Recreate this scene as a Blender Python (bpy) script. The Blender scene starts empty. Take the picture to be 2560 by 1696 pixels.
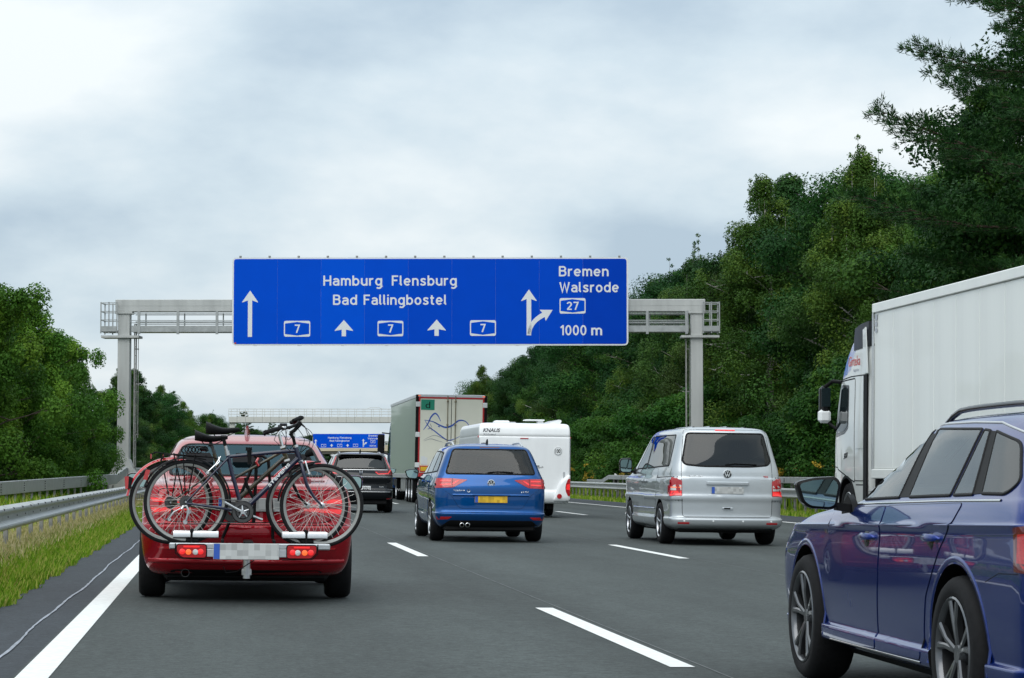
import bpy, bmesh, math, random
import numpy as np
from mathutils import Vector, Matrix, Euler
from mathutils.bvhtree import BVHTree
from mathutils.interpolate import poly_3d_calc
R = math.radians
PI = math.pi
sc = bpy.context.scene
COL = sc.collection

# ------------------------------------------------------------------ camera, sky, sun, exposure
CAM_H = 1.08
cam_d = bpy.data.cameras.new('camera')
cam_d.sensor_width = 36.0
cam_d.lens = 36.0 * 6050 / 2560
cam_d.clip_start = 0.1
cam_d.clip_end = 8000
cam = bpy.data.objects.new('camera', cam_d)
cam.location = (0, 0, CAM_H)
cam.rotation_euler = (PI / 2 + math.atan(330 / 6050), 0, -R(6.79))
COL.objects.link(cam)
sc.camera = cam

SUN_EL, SUN_AZ = R(50), R(203)          # azimuth clockwise from +Y: behind the camera, a little to the left
w = bpy.data.worlds.new('World')
sc.world = w
w.use_nodes = True
nt = w.node_tree
nt.nodes.clear()
def nn(t, **k):
    n = nt.nodes.new(t)
    for a, b in k.items():
        setattr(n, a, b)
    return n
L = nt.links.new
out = nn('ShaderNodeOutputWorld')
bg = nn('ShaderNodeBackground')
bg.inputs[1].default_value = 1.0
sky = nn('ShaderNodeTexSky', sky_type='NISHITA', sun_disc=False)
sky.sun_elevation = SUN_EL
sky.sun_rotation = SUN_AZ
skys = nn('ShaderNodeVectorMath', operation='SCALE')
skys.inputs[3].default_value = 0.10
L(sky.outputs[0], skys.inputs[0])
tc = nn('ShaderNodeTexCoord')
sep = nn('ShaderNodeSeparateXYZ')
L(tc.outputs['Generated'], sep.inputs[0])
# cloud deck: the view direction met with a flat layer overhead
def M(op, a, b=None, c=None):
    n = nn('ShaderNodeMath', operation=op)
    for i, q in enumerate((a, b, c)):
        if q is None: continue
        if isinstance(q, (int, float)): n.inputs[i].default_value = q
        else: L(q, n.inputs[i])
    return n.outputs[0]
az = M('ABSOLUTE', sep.outputs[2])
den = M('ADD', az, 0.42)
px = M('DIVIDE', sep.outputs[0], den)
py = M('DIVIDE', sep.outputs[1], den)
cmb = nn('ShaderNodeCombineXYZ')
L(px, cmb.inputs[0]); L(py, cmb.inputs[1]); L(az, cmb.inputs[2])
n1 = nn('ShaderNodeTexNoise'); n1.inputs['Scale'].default_value = 3.4; n1.inputs['Detail'].default_value = 8; n1.inputs['Roughness'].default_value = 0.52; n1.inputs['Distortion'].default_value = 0.05
n2 = nn('ShaderNodeTexNoise'); n2.inputs['Scale'].default_value = 1.25; n2.inputs['Detail'].default_value = 4; n2.inputs['Roughness'].default_value = 0.45
mp = nn('ShaderNodeMapping'); mp.inputs['Location'].default_value = (3.1, 0.85, 2.0)
L(cmb.outputs[0], mp.inputs[0]); L(mp.outputs[0], n1.inputs['Vector']); L(mp.outputs[0], n2.inputs['Vector'])
mix = M('ADD', M('MULTIPLY', n1.outputs[0], 0.55), M('MULTIPLY', n2.outputs[0], 0.45))
ramp = nn('ShaderNodeValToRGB')
L(mix, ramp.inputs[0])
cr = ramp.color_ramp
cr.elements[0].position = 0.41; cr.elements[0].color = (0.44, 0.55, 0.65, 1)
cr.elements[1].position = 0.59; cr.elements[1].color = (0.84, 0.895, 0.915, 1)
e = cr.elements.new(0.49); e.color = (0.61, 0.715, 0.785, 1)
# an overcast sky grows brighter towards the zenith
grow = M('ADD', M('MULTIPLY', az, 0.75), 0.93)
cl = nn('ShaderNodeVectorMath', operation='SCALE')
L(ramp.outputs[0], cl.inputs[0]); L(grow, cl.inputs[3])
mx = nn('ShaderNodeMixRGB'); mx.inputs[0].default_value = 0.94
L(skys.outputs[0], mx.inputs[1]); L(cl.outputs[0], mx.inputs[2])
L(mx.outputs[0], bg.inputs[0])
L(bg.outputs[0], out.inputs[0])

sd = bpy.data.lights.new('sun', 'SUN')
sd.energy = 1.5
sd.angle = R(58)
sd.color = (1.0, 0.975, 0.94)
sun = bpy.data.objects.new('sun', sd)
sun.rotation_euler = (PI / 2 - SUN_EL, 0, PI - SUN_AZ)
COL.objects.link(sun)
vs = sc.view_settings
vs.view_transform = 'Standard'
vs.look = 'None'
vs.exposure = 0.12
vs.gamma = 1.0
vs.use_curve_mapping = False

# ------------------------------------------------------------------ the lie of the road
CF = 0.013                                # crossfall, down to the right
def off(y):                               # the road bends gently right in the distance
    d = max(0.0, y - 60)
    return 8e-5 * d * d if d < 700 else 8e-5 * 490000 + (d - 700) * 0.112
def gz(x):
    return -CF * max(-4.0, min(18.0, x))

# ------------------------------------------------------------------ helpers: materials
MATS = {}
def mat(name, col, rough=0.5, metal=0.0, coat=0.0, coat_rough=0.03, var=0.0, scale=8.0, bump=0.0, bscale=40.0, emit=0.0, ior=1.5, spec=0.5, rvar=0.0, stretch=None, sheen=0.0, transl=0.0, detail=5.0, col2=None):
    if name in MATS: return MATS[name]
    m = bpy.data.materials.new(name); m.use_nodes = True
    t = m.node_tree; b = t.nodes['Principled BSDF']; ln = t.links.new
    c = (*col, 1.0)
    b.inputs['Base Color'].default_value = c
    b.inputs['Roughness'].default_value = rough
    b.inputs['Metallic'].default_value = metal
    b.inputs['Coat Weight'].default_value = coat
    b.inputs['Coat Roughness'].default_value = coat_rough
    b.inputs['IOR'].default_value = ior
    b.inputs['Specular IOR Level'].default_value = spec
    if emit:
        b.inputs['Emission Color'].default_value = c
        b.inputs['Emission Strength'].default_value = emit
    tcn = t.nodes.new('ShaderNodeTexCoord'); vec = tcn.outputs['Object']
    if stretch:
        mpn = t.nodes.new('ShaderNodeMapping'); mpn.inputs['Scale'].default_value = stretch
        ln(vec, mpn.inputs[0]); vec = mpn.outputs[0]
    nz = t.nodes.new('ShaderNodeTexNoise'); nz.inputs['Scale'].default_value = scale; nz.inputs['Detail'].default_value = detail
    ln(vec, nz.inputs['Vector'])
    if var or col2:
        rp = t.nodes.new('ShaderNodeValToRGB')
        rp.color_ramp.elements[0].position = 0.3; rp.color_ramp.elements[1].position = 0.7
        a = col if col2 else tuple(max(0, x * (1 - var)) for x in col)
        z = col2 if col2 else tuple(min(1, x * (1 + var)) for x in col)
        rp.color_ramp.elements[0].color = (*a, 1); rp.color_ramp.elements[1].color = (*z, 1)
        ln(nz.outputs[0], rp.inputs[0]); ln(rp.outputs[0], b.inputs['Base Color'])
    mr = t.nodes.new('ShaderNodeMapRange')
    rv = rvar if rvar else 0.06 * rough
    mr.inputs['To Min'].default_value = max(0, rough - rv); mr.inputs['To Max'].default_value = min(1, rough + rv)
    ln(nz.outputs[0], mr.inputs[0]); ln(mr.outputs[0], b.inputs['Roughness'])
    if bump:
        bz = t.nodes.new('ShaderNodeTexNoise'); bz.inputs['Scale'].default_value = bscale; bz.inputs['Detail'].default_value = 4
        ln(vec, bz.inputs['Vector'])
        bn = t.nodes.new('ShaderNodeBump'); bn.inputs['Strength'].default_value = bump; bn.inputs['Distance'].default_value = 0.02
        ln(bz.outputs[0], bn.inputs['Height']); ln(bn.outputs[0], b.inputs['Normal'])
    MATS[name] = m
    return m
def paint(name, col, metal=0.35, rough=0.3, cior=1.46, coat=1.0):
    m = mat(name, col, rough=rough, metal=metal, coat=coat, coat_rough=0.02, var=0.05, scale=2.0, rvar=0.03)
    m.node_tree.nodes['Principled BSDF'].inputs['Coat IOR'].default_value = cior
    m.node_tree.nodes['Principled BSDF'].inputs['Specular IOR Level'].default_value = 0.12
    return m

# ------------------------------------------------------------------ helpers: mesh building
class B:
    def __init__(s): s.v = []; s.f = []
    def add(s, v, f):
        o = len(s.v); s.v += [tuple(p) for p in v]; s.f += [tuple(o + i for i in q) for q in f]; return s
    def box(s, x0, x1, y0, y1, z0, z1):
        return s.add([(x0,y0,z0),(x1,y0,z0),(x1,y1,z0),(x0,y1,z0),(x0,y0,z1),(x1,y0,z1),(x1,y1,z1),(x0,y1,z1)],
                     [(3,2,1,0),(4,5,6,7),(0,1,5,4),(1,2,6,5),(2,3,7,6),(3,0,4,7)])
    def cbox(s, x0, x1, y0, y1, z0, z1, c=0.01):
        c = min(c, (x1-x0)*.45, (y1-y0)*.45, (z1-z0)*.45)
        X, Y, Zs = (x0, x1), (y0, y1), (z0, z1); sg = (1, -1); v = []; ix = {}
        for i in (0,1):
            for j in (0,1):
                for k in (0,1):
                    for a in range(3):
                        p = [X[i]+c*sg[i], Y[j]+c*sg[j], Zs[k]+c*sg[k]]
                        p[a] = (X[i], Y[j], Zs[k])[a]
                        ix[i,j,k,a] = len(v); v.append(p)
        f = []
        for a in range(3):
            b, d = (a+1) % 3, (a+2) % 3
            for q in (0,1):
                r = []
                for (m, n) in ((0,0),(1,0),(1,1),(0,1)):
                    t = [0,0,0]; t[a] = q; t[b] = m; t[d] = n; r.append(ix[(*t, a)])
                f.append(r)
            for m in (0,1):
                for n in (0,1):
                    t0 = [0,0,0]; t0[b] = m; t0[d] = n; t1 = t0[:]; t1[a] = 1
                    f.append((ix[(*t0,b)], ix[(*t1,b)], ix[(*t1,d)], ix[(*t0,d)]))
        for i in (0,1):
            for j in (0,1):
                for k in (0,1):
                    f.append((ix[i,j,k,0], ix[i,j,k,1], ix[i,j,k,2]))
        return s.add(v, f)
    def tube(s, pts, r, n=8, cap=True, closed=False):
        pts = [Vector(p) for p in pts]; m = len(pts)
        rs = r if isinstance(r, (list, tuple)) else [r] * m
        tg = []
        for i in range(m):
            if closed: d = pts[(i+1) % m] - pts[i-1]
            else: d = pts[min(i+1, m-1)] - pts[max(i-1, 0)]
            tg.append(d.normalized() if d.length > 1e-9 else Vector((0,0,1)))
        ref = Vector((0,0,1)) if abs(tg[0].z) < 0.9 else Vector((1,0,0))
        u = tg[0].cross(ref).normalized(); o = len(s.v)
        for i in range(m):
            u = (u - tg[i] * u.dot(tg[i]))
            u = u.normalized() if u.length > 1e-6 else tg[i].orthogonal().normalized()
            w_ = tg[i].cross(u)
            for k in range(n):
                a = 2 * PI * k / n
                s.v.append(tuple(pts[i] + (u * math.cos(a) + w_ * math.sin(a)) * rs[i]))
        for i in range(m if closed else m - 1):
            for k in range(n):
                a, b = o + i*n + k, o + i*n + (k+1) % n
                c, d = o + ((i+1) % m)*n + (k+1) % n, o + ((i+1) % m)*n + k
                s.f.append((a, b, c, d))
        if cap and not closed:
            s.f.append(tuple(o + k for k in range(n))[::-1]); s.f.append(tuple(o + (m-1)*n + k for k in range(n)))
        return s
    def lathe(s, prof, c, axis='x', n=32, cap=False):
        o = len(s.v); m = len(prof); c = Vector(c)
        for (r, h) in prof:
            for k in range(n):
                a = 2*PI*k/n; p, q = r*math.cos(a), r*math.sin(a)
                d = {'x': (h,p,q), 'y': (p,h,q), 'z': (p,q,h)}[axis]
                s.v.append(tuple(c + Vector(d)))
        for i in range(m-1):
            for k in range(n):
                s.f.append((o+i*n+k, o+i*n+(k+1)%n, o+(i+1)*n+(k+1)%n, o+(i+1)*n+k))
        if cap:
            s.f.append(tuple(o+k for k in range(n))); s.f.append(tuple(o+(m-1)*n+k for k in range(n)))
        return s
    def prism(s, poly, a0, a1, plane='xz'):
        n = len(poly); mk = {'xz': lambda p,a: (p[0],a,p[1]), 'yz': lambda p,a: (a,p[0],p[1]), 'xy': lambda p,a: (p[0],p[1],a)}[plane]
        v = [mk(p,a0) for p in poly] + [mk(p,a1) for p in poly]
        f = [tuple(range(n)), tuple(range(n,2*n))[::-1]] + [(i,(i+1)%n,n+(i+1)%n,n+i) for i in range(n)]
        return s.add(v, f)
    def loft(s, rings, cap=True, closed=True):
        n = len(rings[0]); o = len(s.v)
        for r in rings: s.v += [tuple(p) for p in r]
        for i in range(len(rings)-1):
            for k in range(n if closed else n-1):
                s.f.append((o+i*n+k, o+i*n+(k+1)%n, o+(i+1)*n+(k+1)%n, o+(i+1)*n+k))
        if cap:
            s.f.append(tuple(o+k for k in range(n))[::-1]); s.f.append(tuple(o+(len(rings)-1)*n+k for k in range(n)))
        return s

def mesh_of(name, b, ang=35, recalc=True, smooth=True):
    me = bpy.data.meshes.new(name)
    me.from_pydata(b.v, [], b.f)
    if recalc:
        bm = bmesh.new(); bm.from_mesh(me)
        bmesh.ops.recalc_face_normals(bm, faces=bm.faces); bm.to_mesh(me); bm.free()
    if smooth:
        me.shade_smooth(); me.set_sharp_from_angle(angle=R(ang))
    return me
def link(name, me, m=None, parent=None):
    o = bpy.data.objects.new(name, me)
    if m is not None and not me.materials: me.materials.append(m)
    COL.objects.link(o)
    if parent is not None: o.parent = parent
    return o
def obj(name, b, m, parent=None, ang=35, smooth=True, recalc=True):
    return link(name, mesh_of(name, b, ang, recalc, smooth), m, parent)
def tag(o, label=None, cat=None, group=None, kind=None):
    if label: o['label'] = label
    if cat: o['category'] = cat
    if group: o['group'] = group
    if kind: o['kind'] = kind
    return o
def empty(name, loc=(0,0,0), rot=(0,0,0), parent=None):
    o = bpy.data.objects.new(name, None); o.empty_display_size = 0.2
    o.location = loc; o.rotation_euler = rot
    COL.objects.link(o)
    if parent is not None: o.parent = parent
    return o
def thing(name, label, cat, loc=(0,0,0), rot=(0,0,0), group=None):
    return tag(empty(name, loc, rot), label, cat, group)
def copy_tree(o, parent=None):
    c = o.copy(); COL.objects.link(c); c.parent = parent
    for ch in list(o.children): copy_tree(ch, c)
    return c
def fast_mesh(name, co, faces_n, smooth=False):
    """co (N*k,3) vertices, each run of faces_n is one face"""
    me = bpy.data.meshes.new(name); n = len(co)
    me.vertices.add(n); me.vertices.foreach_set('co', np.asarray(co, np.float32).ravel())
    me.loops.add(n); me.loops.foreach_set('vertex_index', np.arange(n, dtype=np.int32))
    k = n // faces_n
    me.polygons.add(k); me.polygons.foreach_set('loop_start', np.arange(0, n, faces_n, dtype=np.int32))
    me.update(calc_edges=True)
    return me

def fillet(pts, r, n=5):
    out = []; m = len(pts)
    rs = r if isinstance(r, (list, tuple)) else [r] * m
    for i in range(m):
        p, a, b = Vector(pts[i]), Vector(pts[i-1]), Vector(pts[(i+1) % m])
        if rs[i] <= 0: out.append(tuple(p)); continue
        da, db = (a-p), (b-p); t = min(rs[i], da.length*.45, db.length*.45)
        p0, p1 = p + da.normalized()*t, p + db.normalized()*t
        for k in range(n+1):
            s = k / n
            out.append(tuple(p0*(1-s)**2 + p*2*s*(1-s) + p1*s*s))
    return out
def grow_poly(pts, d):
    m = len(pts); ar = sum(pts[i-1][0]*pts[i][1]-pts[i][0]*pts[i-1][1] for i in range(m))
    sg = 1 if ar > 0 else -1; out = []
    for i in range(m):
        a, p, b = Vector(pts[i-1]), Vector(pts[i]), Vector(pts[(i+1) % m])
        e0, e1 = (p-a), (b-p)
        if e0.length < 1e-7 or e1.length < 1e-7: out.append(tuple(p)); continue
        e0.normalize(); e1.normalize()
        n0, n1 = Vector((e0.y,-e0.x))*sg, Vector((e1.y,-e1.x))*sg
        h = n0 + n1; h = h.normalized() if h.length > 1e-6 else n0
        out.append(tuple(p + h * d / max(0.4, h.dot(n0))))
    return out
def mirror_poly(pts): return [(-x, z) for x, z in pts][::-1]

def text_mesh(name, s, u0, u1, base, cap, depth=0.006, bold=0.0, shear=0.0, tracking=1.0):
    """flat lettering in the xz plane facing -y, fitted between u0 and u1"""
    cu = bpy.data.curves.new('lettering', 'FONT'); cu.body = s; cu.size = 1.0; cu.offset = bold; cu.shear = shear
    cu.space_character = tracking; cu.resolution_u = 4; cu.extrude = 0.0
    t = bpy.data.objects.new('lettering', cu); COL.objects.link(t)
    dg = bpy.context.evaluated_depsgraph_get(); dg.update()
    me = bpy.data.meshes.new_from_object(t.evaluated_get(dg))
    cu.body = 'H'; dg.update()
    mh = bpy.data.meshes.new_from_object(t.evaluated_get(dg)); ch = max(v.co.y for v in mh.vertices)
    bpy.data.meshes.remove(mh); bpy.data.objects.remove(t); bpy.data.curves.remove(cu)
    xs = [v.co.x for v in me.vertices]; a, b = min(xs), max(xs)
    kx = (u1-u0)/(b-a) if u1 is not None else cap/ch; kz = cap/ch
    bm = bmesh.new(); bm.from_mesh(me)
    for v in bm.verts: v.co = Vector((u0+(v.co.x-a)*kx, 0, base+v.co.y*kz))
    for f in bm.faces:
        f.normal_update()
        if f.normal.y > 0: f.normal_flip()
    if depth:
        r = bmesh.ops.extrude_face_region(bm, geom=bm.faces[:])
        for v in [g for g in r['geom'] if isinstance(g, bmesh.types.BMVert)]: v.co.y += depth
    bmesh.ops.recalc_face_normals(bm, faces=bm.faces)
    bm.to_mesh(me); bm.free(); me.name = name; me.materials.clear()
    return me

# ------------------------------------------------------------------ shared materials
m_black = mat('black_plastic', (0.006,0.006,0.0065), rough=0.55, spec=0.16, bump=0.05, bscale=400)
m_gloss = mat('gloss_black', (0.006,0.006,0.007), rough=0.16, spec=0.35)
m_rubber = mat('tyre_rubber', (0.009,0.009,0.010), rough=0.8, spec=0.25, var=0.25, scale=30, bump=0.1, bscale=90)
def glass_mat(name, tint, ior=1.6, gloss=(.95,.97,.97)):
    m = bpy.data.materials.new(name); m.use_nodes = True; t = m.node_tree; t.nodes.clear(); N = t.nodes.new; ln = t.links.new
    o = N('ShaderNodeOutputMaterial'); fr = N('ShaderNodeFresnel'); fr.inputs[0].default_value = ior
    tr = N('ShaderNodeBsdfTransparent'); tr.inputs[0].default_value = (*tint,1); gl = N('ShaderNodeBsdfGlossy'); gl.inputs['Roughness'].default_value = .015; gl.inputs[0].default_value = (*gloss,1)
    nz = N('ShaderNodeTexNoise'); nz.inputs['Scale'].default_value = 1.6; tcn = N('ShaderNodeTexCoord'); ln(tcn.outputs['Object'], nz.inputs['Vector'])
    bn = N('ShaderNodeBump'); bn.inputs['Strength'].default_value = .05; bn.inputs['Distance'].default_value = .02; ln(nz.outputs[0], bn.inputs['Height']); ln(bn.outputs[0], gl.inputs['Normal'])
    mx_ = N('ShaderNodeMixShader'); ln(fr.outputs[0], mx_.inputs[0]); ln(tr.outputs[0], mx_.inputs[1]); ln(gl.outputs[0], mx_.inputs[2]); ln(mx_.outputs[0], o.inputs[0])
    return m
m_glass = mat('dark_glass', (0.004,0.012,0.014), rough=0.02, ior=1.5, rvar=0.01)
m_gclear = glass_mat('clear_glass', (0.50,0.72,0.69), 1.9)
m_gtint = glass_mat('tinted_glass', (0.30,0.40,0.40), 1.52)
m_gteal = glass_mat('teal_glass', (0.16,0.34,0.40), 1.5, (.45,.72,.82))
m_gpriv = glass_mat('privacy_glass', (0.09,0.16,0.15), 1.6)
m_lining = mat('interior_lining', (0.055,0.055,0.058), rough=.85, var=.1)
m_seat = mat('seat_fabric', (0.022,0.022,0.024), rough=.9, var=.2, scale=20)
m_mirror = mat('mirror_glass', (0.30,0.42,0.42), rough=0.03, metal=1.0)
m_chrome = mat('chrome', (0.78,0.78,0.78), rough=0.12, metal=1.0)
m_alu = mat('brushed_aluminium', (0.62,0.63,0.64), rough=0.33, metal=0.9, var=0.06, scale=30)
m_rim = mat('rim_silver', (0.50,0.51,0.53), rough=0.3, metal=0.85, coat=0.4, var=0.08, scale=14)
m_rimgrey = mat('rim_grey', (0.13,0.135,0.145), rough=0.28, metal=0.7, coat=0.5, var=0.1, scale=14)
m_rimdark = mat('rim_anthracite', (0.05,0.052,0.055), rough=0.35, metal=0.6, coat=0.4)
m_lampred = mat('lamp_red', (0.42,0.006,0.010), rough=0.12, coat=1.0, var=0.25, scale=40, stretch=(1,1,6))
m_lampdark = mat('lamp_dark_red', (0.11,0.004,0.007), rough=0.1, coat=1.0)
m_lamplit = mat('lamp_lit_red', (0.95,0.02,0.02), rough=0.2, coat=1.0, emit=0.28, var=0.15, scale=60)
m_lampor = mat('lamp_lit_orange', (1.0,0.16,0.03), rough=0.2, coat=1.0, emit=0.4)
m_lampclr = mat('lamp_clear', (0.72,0.72,0.70), rough=0.15, metal=0.4, coat=1.0, var=0.2, scale=50)
m_galv = mat('galvanised_steel', (0.40,0.415,0.41), rough=0.42, metal=0.55, var=0.14, scale=5, rvar=0.12, bump=0.03, bscale=30)
m_galvd = mat('weathered_steel', (0.29,0.29,0.275), rough=0.55, metal=0.4, var=0.28, scale=7, rvar=0.1)
m_white = mat('white_print', (0.80,0.82,0.82), rough=0.45)
m_bolt = mat('bolt_steel', (0.08,0.08,0.08), rough=0.5, metal=0.6)
m_red = mat('red_print', (0.55,0.02,0.025), rough=0.4)
m_eu = mat('plate_blue', (0.03,0.10,0.45), rough=0.4)

# ------------------------------------------------------------------ road-sign lettering drawn with strokes of even width
def _ar(cx, cy, rx, ry, a0, a1, n=14): return [(cx+rx*math.cos(R(a0+(a1-a0)*i/n)), cy+ry*math.sin(R(a0+(a1-a0)*i/n))) for i in range(n+1)]
_el = lambda cx, cy, rx, ry: ('c', _ar(cx, cy, rx, ry, 0, 360, 28)[:-1])
GLY = {
 'H': (.70, [[(.07,0),(.07,1)],[(.63,0),(.63,1)],[(.07,.5),(.63,.5)]]),
 'B': (.67, [[(.07,0),(.07,1)],[(.07,.93),(.36,.93)]+_ar(.38,.735,.19,.195,90,-90)+[(.07,.54)],[(.07,.54),(.38,.54)]+_ar(.40,.305,.20,.235,90,-90)+[(.07,.07)]]),
 'F': (.58, [[(.07,0),(.07,1)],[(.07,.93),(.58,.93)],[(.07,.52),(.50,.52)]]),
 'W': (.96, [[(.05,1),(.27,.04),(.48,.88),(.69,.04),(.91,1)]]),
 'a': (.58, [_ar(.28,.47,.23,.20,150,0)+[(.51,.40),(.51,0)],[(.51,.42),(.28,.42)]+_ar(.27,.245,.20,.175,90,270)+[(.36,.075),(.51,.20)]]),
 'b': (.62, [[(.07,0),(.07,1)], _el(.31,.37,.24,.30)]), 'd': (.62, [[(.55,0),(.55,1)], _el(.31,.37,.24,.30)]),
 'e': (.62, [[(.07,.37),(.55,.37)], _ar(.31,.37,.24,.30,0,318,26)]),
 'g': (.62, [_el(.31,.37,.24,.30), [(.55,.74),(.55,-.03)]+_ar(.32,-.03,.23,.22,0,-140,10)]),
 'i': (.14, [[(.07,0),(.07,.74)],[(.07,.86),(.07,1.0)]]), 'l': (.22, [[(.07,1),(.07,.20)]+_ar(.20,.20,.13,.13,180,268,6)]),
 'm': (.88, [[(.07,0),(.07,.74)],_ar(.25,.46,.18,.21,180,0)+[(.43,0)],_ar(.62,.46,.19,.21,180,0)+[(.81,0)]]),
 'n': (.58, [[(.07,0),(.07,.74)],_ar(.29,.44,.22,.23,180,0)+[(.51,0)]]), 'o': (.62, [_el(.31,.37,.24,.30)]),
 'r': (.40, [[(.07,0),(.07,.74)],_ar(.30,.42,.23,.25,180,70)]),
 's': (.54, [[(.48,.555),(.41,.645),(.28,.672),(.15,.635),(.11,.53),(.17,.43),(.30,.375),(.42,.31),(.46,.20),(.41,.105),(.27,.068),(.13,.095),(.05,.185)]]),
 't': (.38, [[(.15,.94),(.15,.22)]+_ar(.28,.20,.13,.13,180,275,6)+[(.36,.07)],[(.0,.67),(.35,.67)]]),
 'u': (.58, [[(.07,.74),(.07,.29)]+_ar(.29,.29,.22,.22,180,360)+[(.51,.30)],[(.51,0),(.51,.74)]]),
 '1': (.38, [[(.30,0),(.30,1)],[(.31,.95),(.05,.74)]]), '0': (.60, [_el(.30,.5,.23,.43)]),
 '2': (.58, [_ar(.29,.69,.22,.24,165,-25)+[(.09,.08)],[(.04,.07),(.56,.07)]]), '7': (.56, [[(.02,.93),(.52,.93),(.22,0)]]),
 '5': (.58, [[(.52,.93),(.13,.93),(.10,.55)]+_ar(.28,.33,.24,.26,125,-150,20)]), ' ': (.30, [])}
def sign_text(name, txt, u0, u1, base, cap, depth=.004, wt=.158, track=.15):
    x = 0; St = []
    for ch in txt:
        adv, ss = GLY[ch]
        for q in ss:
            cl, pts = (True, q[1]) if q and q[0] == 'c' else (False, q)
            St.append((cl, [(x+p[0], p[1]) for p in pts]))
        x += adv+track
    W_ = x-track; kx = (u1-u0)/W_; b = B()
    for si, (cl, pts) in enumerate(St):
        n = len(pts); Lf, Rg = [], []
        for i in range(n):
            p = Vector(pts[i]); a = Vector(pts[i-1]) if (i or cl) else None; c_ = Vector(pts[(i+1) % n]) if (i < n-1 or cl) else None
            d0 = (p-a).normalized() if a is not None else None; d1 = (c_-p).normalized() if c_ is not None else None
            if d0 is None: d0 = d1
            if d1 is None: d1 = d0
            nm = Vector((-d0.y,d0.x))+Vector((-d1.y,d1.x)); nm = nm.normalized() if nm.length > 1e-6 else Vector((-d0.y,d0.x))
            k = wt/2/max(.45, nm.dot(Vector((-d0.y,d0.x)))); Lf.append(p+nm*k); Rg.append(p-nm*k)
        y0, y1 = -.0004*(si % 5), depth; V = []
        for i in range(n):
            for q, yy in ((Lf[i],y0),(Rg[i],y0),(Rg[i],y1),(Lf[i],y1)): V.append((u0+q.x*kx, yy, base+q.y*cap))
        b.loft([V[4*i:4*i+4] for i in range(n)] + ([V[0:4]] if cl else []), cap=not cl)
    me = mesh_of(name, b, smooth=False)
    return me
# ------------------------------------------------------------------ the setting: ground, road, markings
def asphalt(name, col, streak=0.10):
    m = bpy.data.materials.new(name); m.use_nodes = True; t = m.node_tree; b = t.nodes['Principled BSDF']; ln = t.links.new
    N = t.nodes.new; tcn = N('ShaderNodeTexCoord'); v = tcn.outputs['Object']
    def noise(scale, det=4, st=None, rough=.6):
        q = N('ShaderNodeTexNoise'); q.inputs['Scale'].default_value = scale; q.inputs['Detail'].default_value = det; q.inputs['Roughness'].default_value = rough; src = v
        if st: mpn = N('ShaderNodeMapping'); mpn.inputs['Scale'].default_value = st; ln(v, mpn.inputs[0]); src = mpn.outputs[0]
        ln(src, q.inputs['Vector']); return q.outputs[0]
    def rng(s, a, b0, lo=.3, hi=.7):
        q = N('ShaderNodeMapRange'); q.inputs['From Min'].default_value = lo; q.inputs['From Max'].default_value = hi; q.inputs['To Min'].default_value = a; q.inputs['To Max'].default_value = b0; ln(s, q.inputs[0]); return q.outputs[0]
    def mul(a, b0):
        q = N('ShaderNodeMath'); q.operation = 'MULTIPLY'; ln(a, q.inputs[0]); ln(b0, q.inputs[1]); return q.outputs[0]
    g = rng(noise(55, 3), .72, 1.30); l = rng(noise(.55, 3, (1.0,.10,1)), 1-streak, 1+streak); s2 = rng(noise(3.0, 4, (1,.25,1)), .90, 1.10); s3 = rng(noise(9.0, 3), .93, 1.07)
    k = mul(mul(mul(g, l), s2), s3)
    k = mul(k, rng(noise(17, 5, None, .8), .62, 1.42, .32, .68))
    sx = N('ShaderNodeSeparateXYZ'); ln(v, sx.inputs[0]); wv = N('ShaderNodeMath'); wv.operation = 'MULTIPLY_ADD'; wv.inputs[1].default_value = 2*PI/1.80; wv.inputs[2].default_value = .7; ln(sx.outputs[0], wv.inputs[0])
    cs = N('ShaderNodeMath'); cs.operation = 'COSINE'; ln(wv.outputs[0], cs.inputs[0]); k = mul(k, rng(cs.outputs[0], .90, 1.08, -1, 1))
    vo = N('ShaderNodeTexVoronoi'); vo.inputs['Scale'].default_value = 9; ln(v, vo.inputs['Vector'])
    st_ = N('ShaderNodeMath'); st_.operation = 'LESS_THAN'; st_.inputs[1].default_value = .075; ln(vo.outputs['Distance'], st_.inputs[0])
    wn = N('ShaderNodeTexWhiteNoise'); ln(vo.outputs['Position'], wn.inputs['Vector']); gt = N('ShaderNodeMath'); gt.operation = 'GREATER_THAN'; gt.inputs[1].default_value = .86; ln(wn.outputs[0], gt.inputs[0])
    sp = mul(st_.outputs[0], gt.outputs[0]); spk = rng(sp, 1.0, 2.1, 0, 1); k = mul(k, spk)
    vm = N('ShaderNodeVectorMath'); vm.operation = 'SCALE'; vm.inputs[0].default_value = col; ln(k, vm.inputs[3]); ln(vm.outputs[0], b.inputs['Base Color'])
    b.inputs['Roughness'].default_value = .85; b.inputs['Specular IOR Level'].default_value = .35
    bn = N('ShaderNodeBump'); bn.inputs['Strength'].default_value = .35; bn.inputs['Distance'].default_value = .006; ln(noise(75, 3), bn.inputs['Height']); ln(bn.outputs[0], b.inputs['Normal'])
    return m
m_asph = asphalt('asphalt_worn', (0.049,0.058,0.056), .18)
m_asph2 = asphalt('asphalt_dark', (0.034,0.040,0.047), .25)
m_line = mat('road_paint', (0.64,0.65,0.63), rough=0.75, scale=22, bump=0.2, bscale=80, col2=(0.80,0.81,0.79), detail=8)
m_joint = mat('joint_sealant', (0.26,0.28,0.32), rough=0.7, var=0.3, scale=6)
m_soil = mat('verge_soil', (0.070,0.080,0.030), rough=0.95, var=0.4, scale=1.2, bump=.4, bscale=6, col2=(0.13,0.11,0.055))
m_conc = mat('concrete_beige', (0.52,0.45,0.32), rough=0.8, var=0.12, scale=.6, stretch=(.3,1,1))
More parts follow.
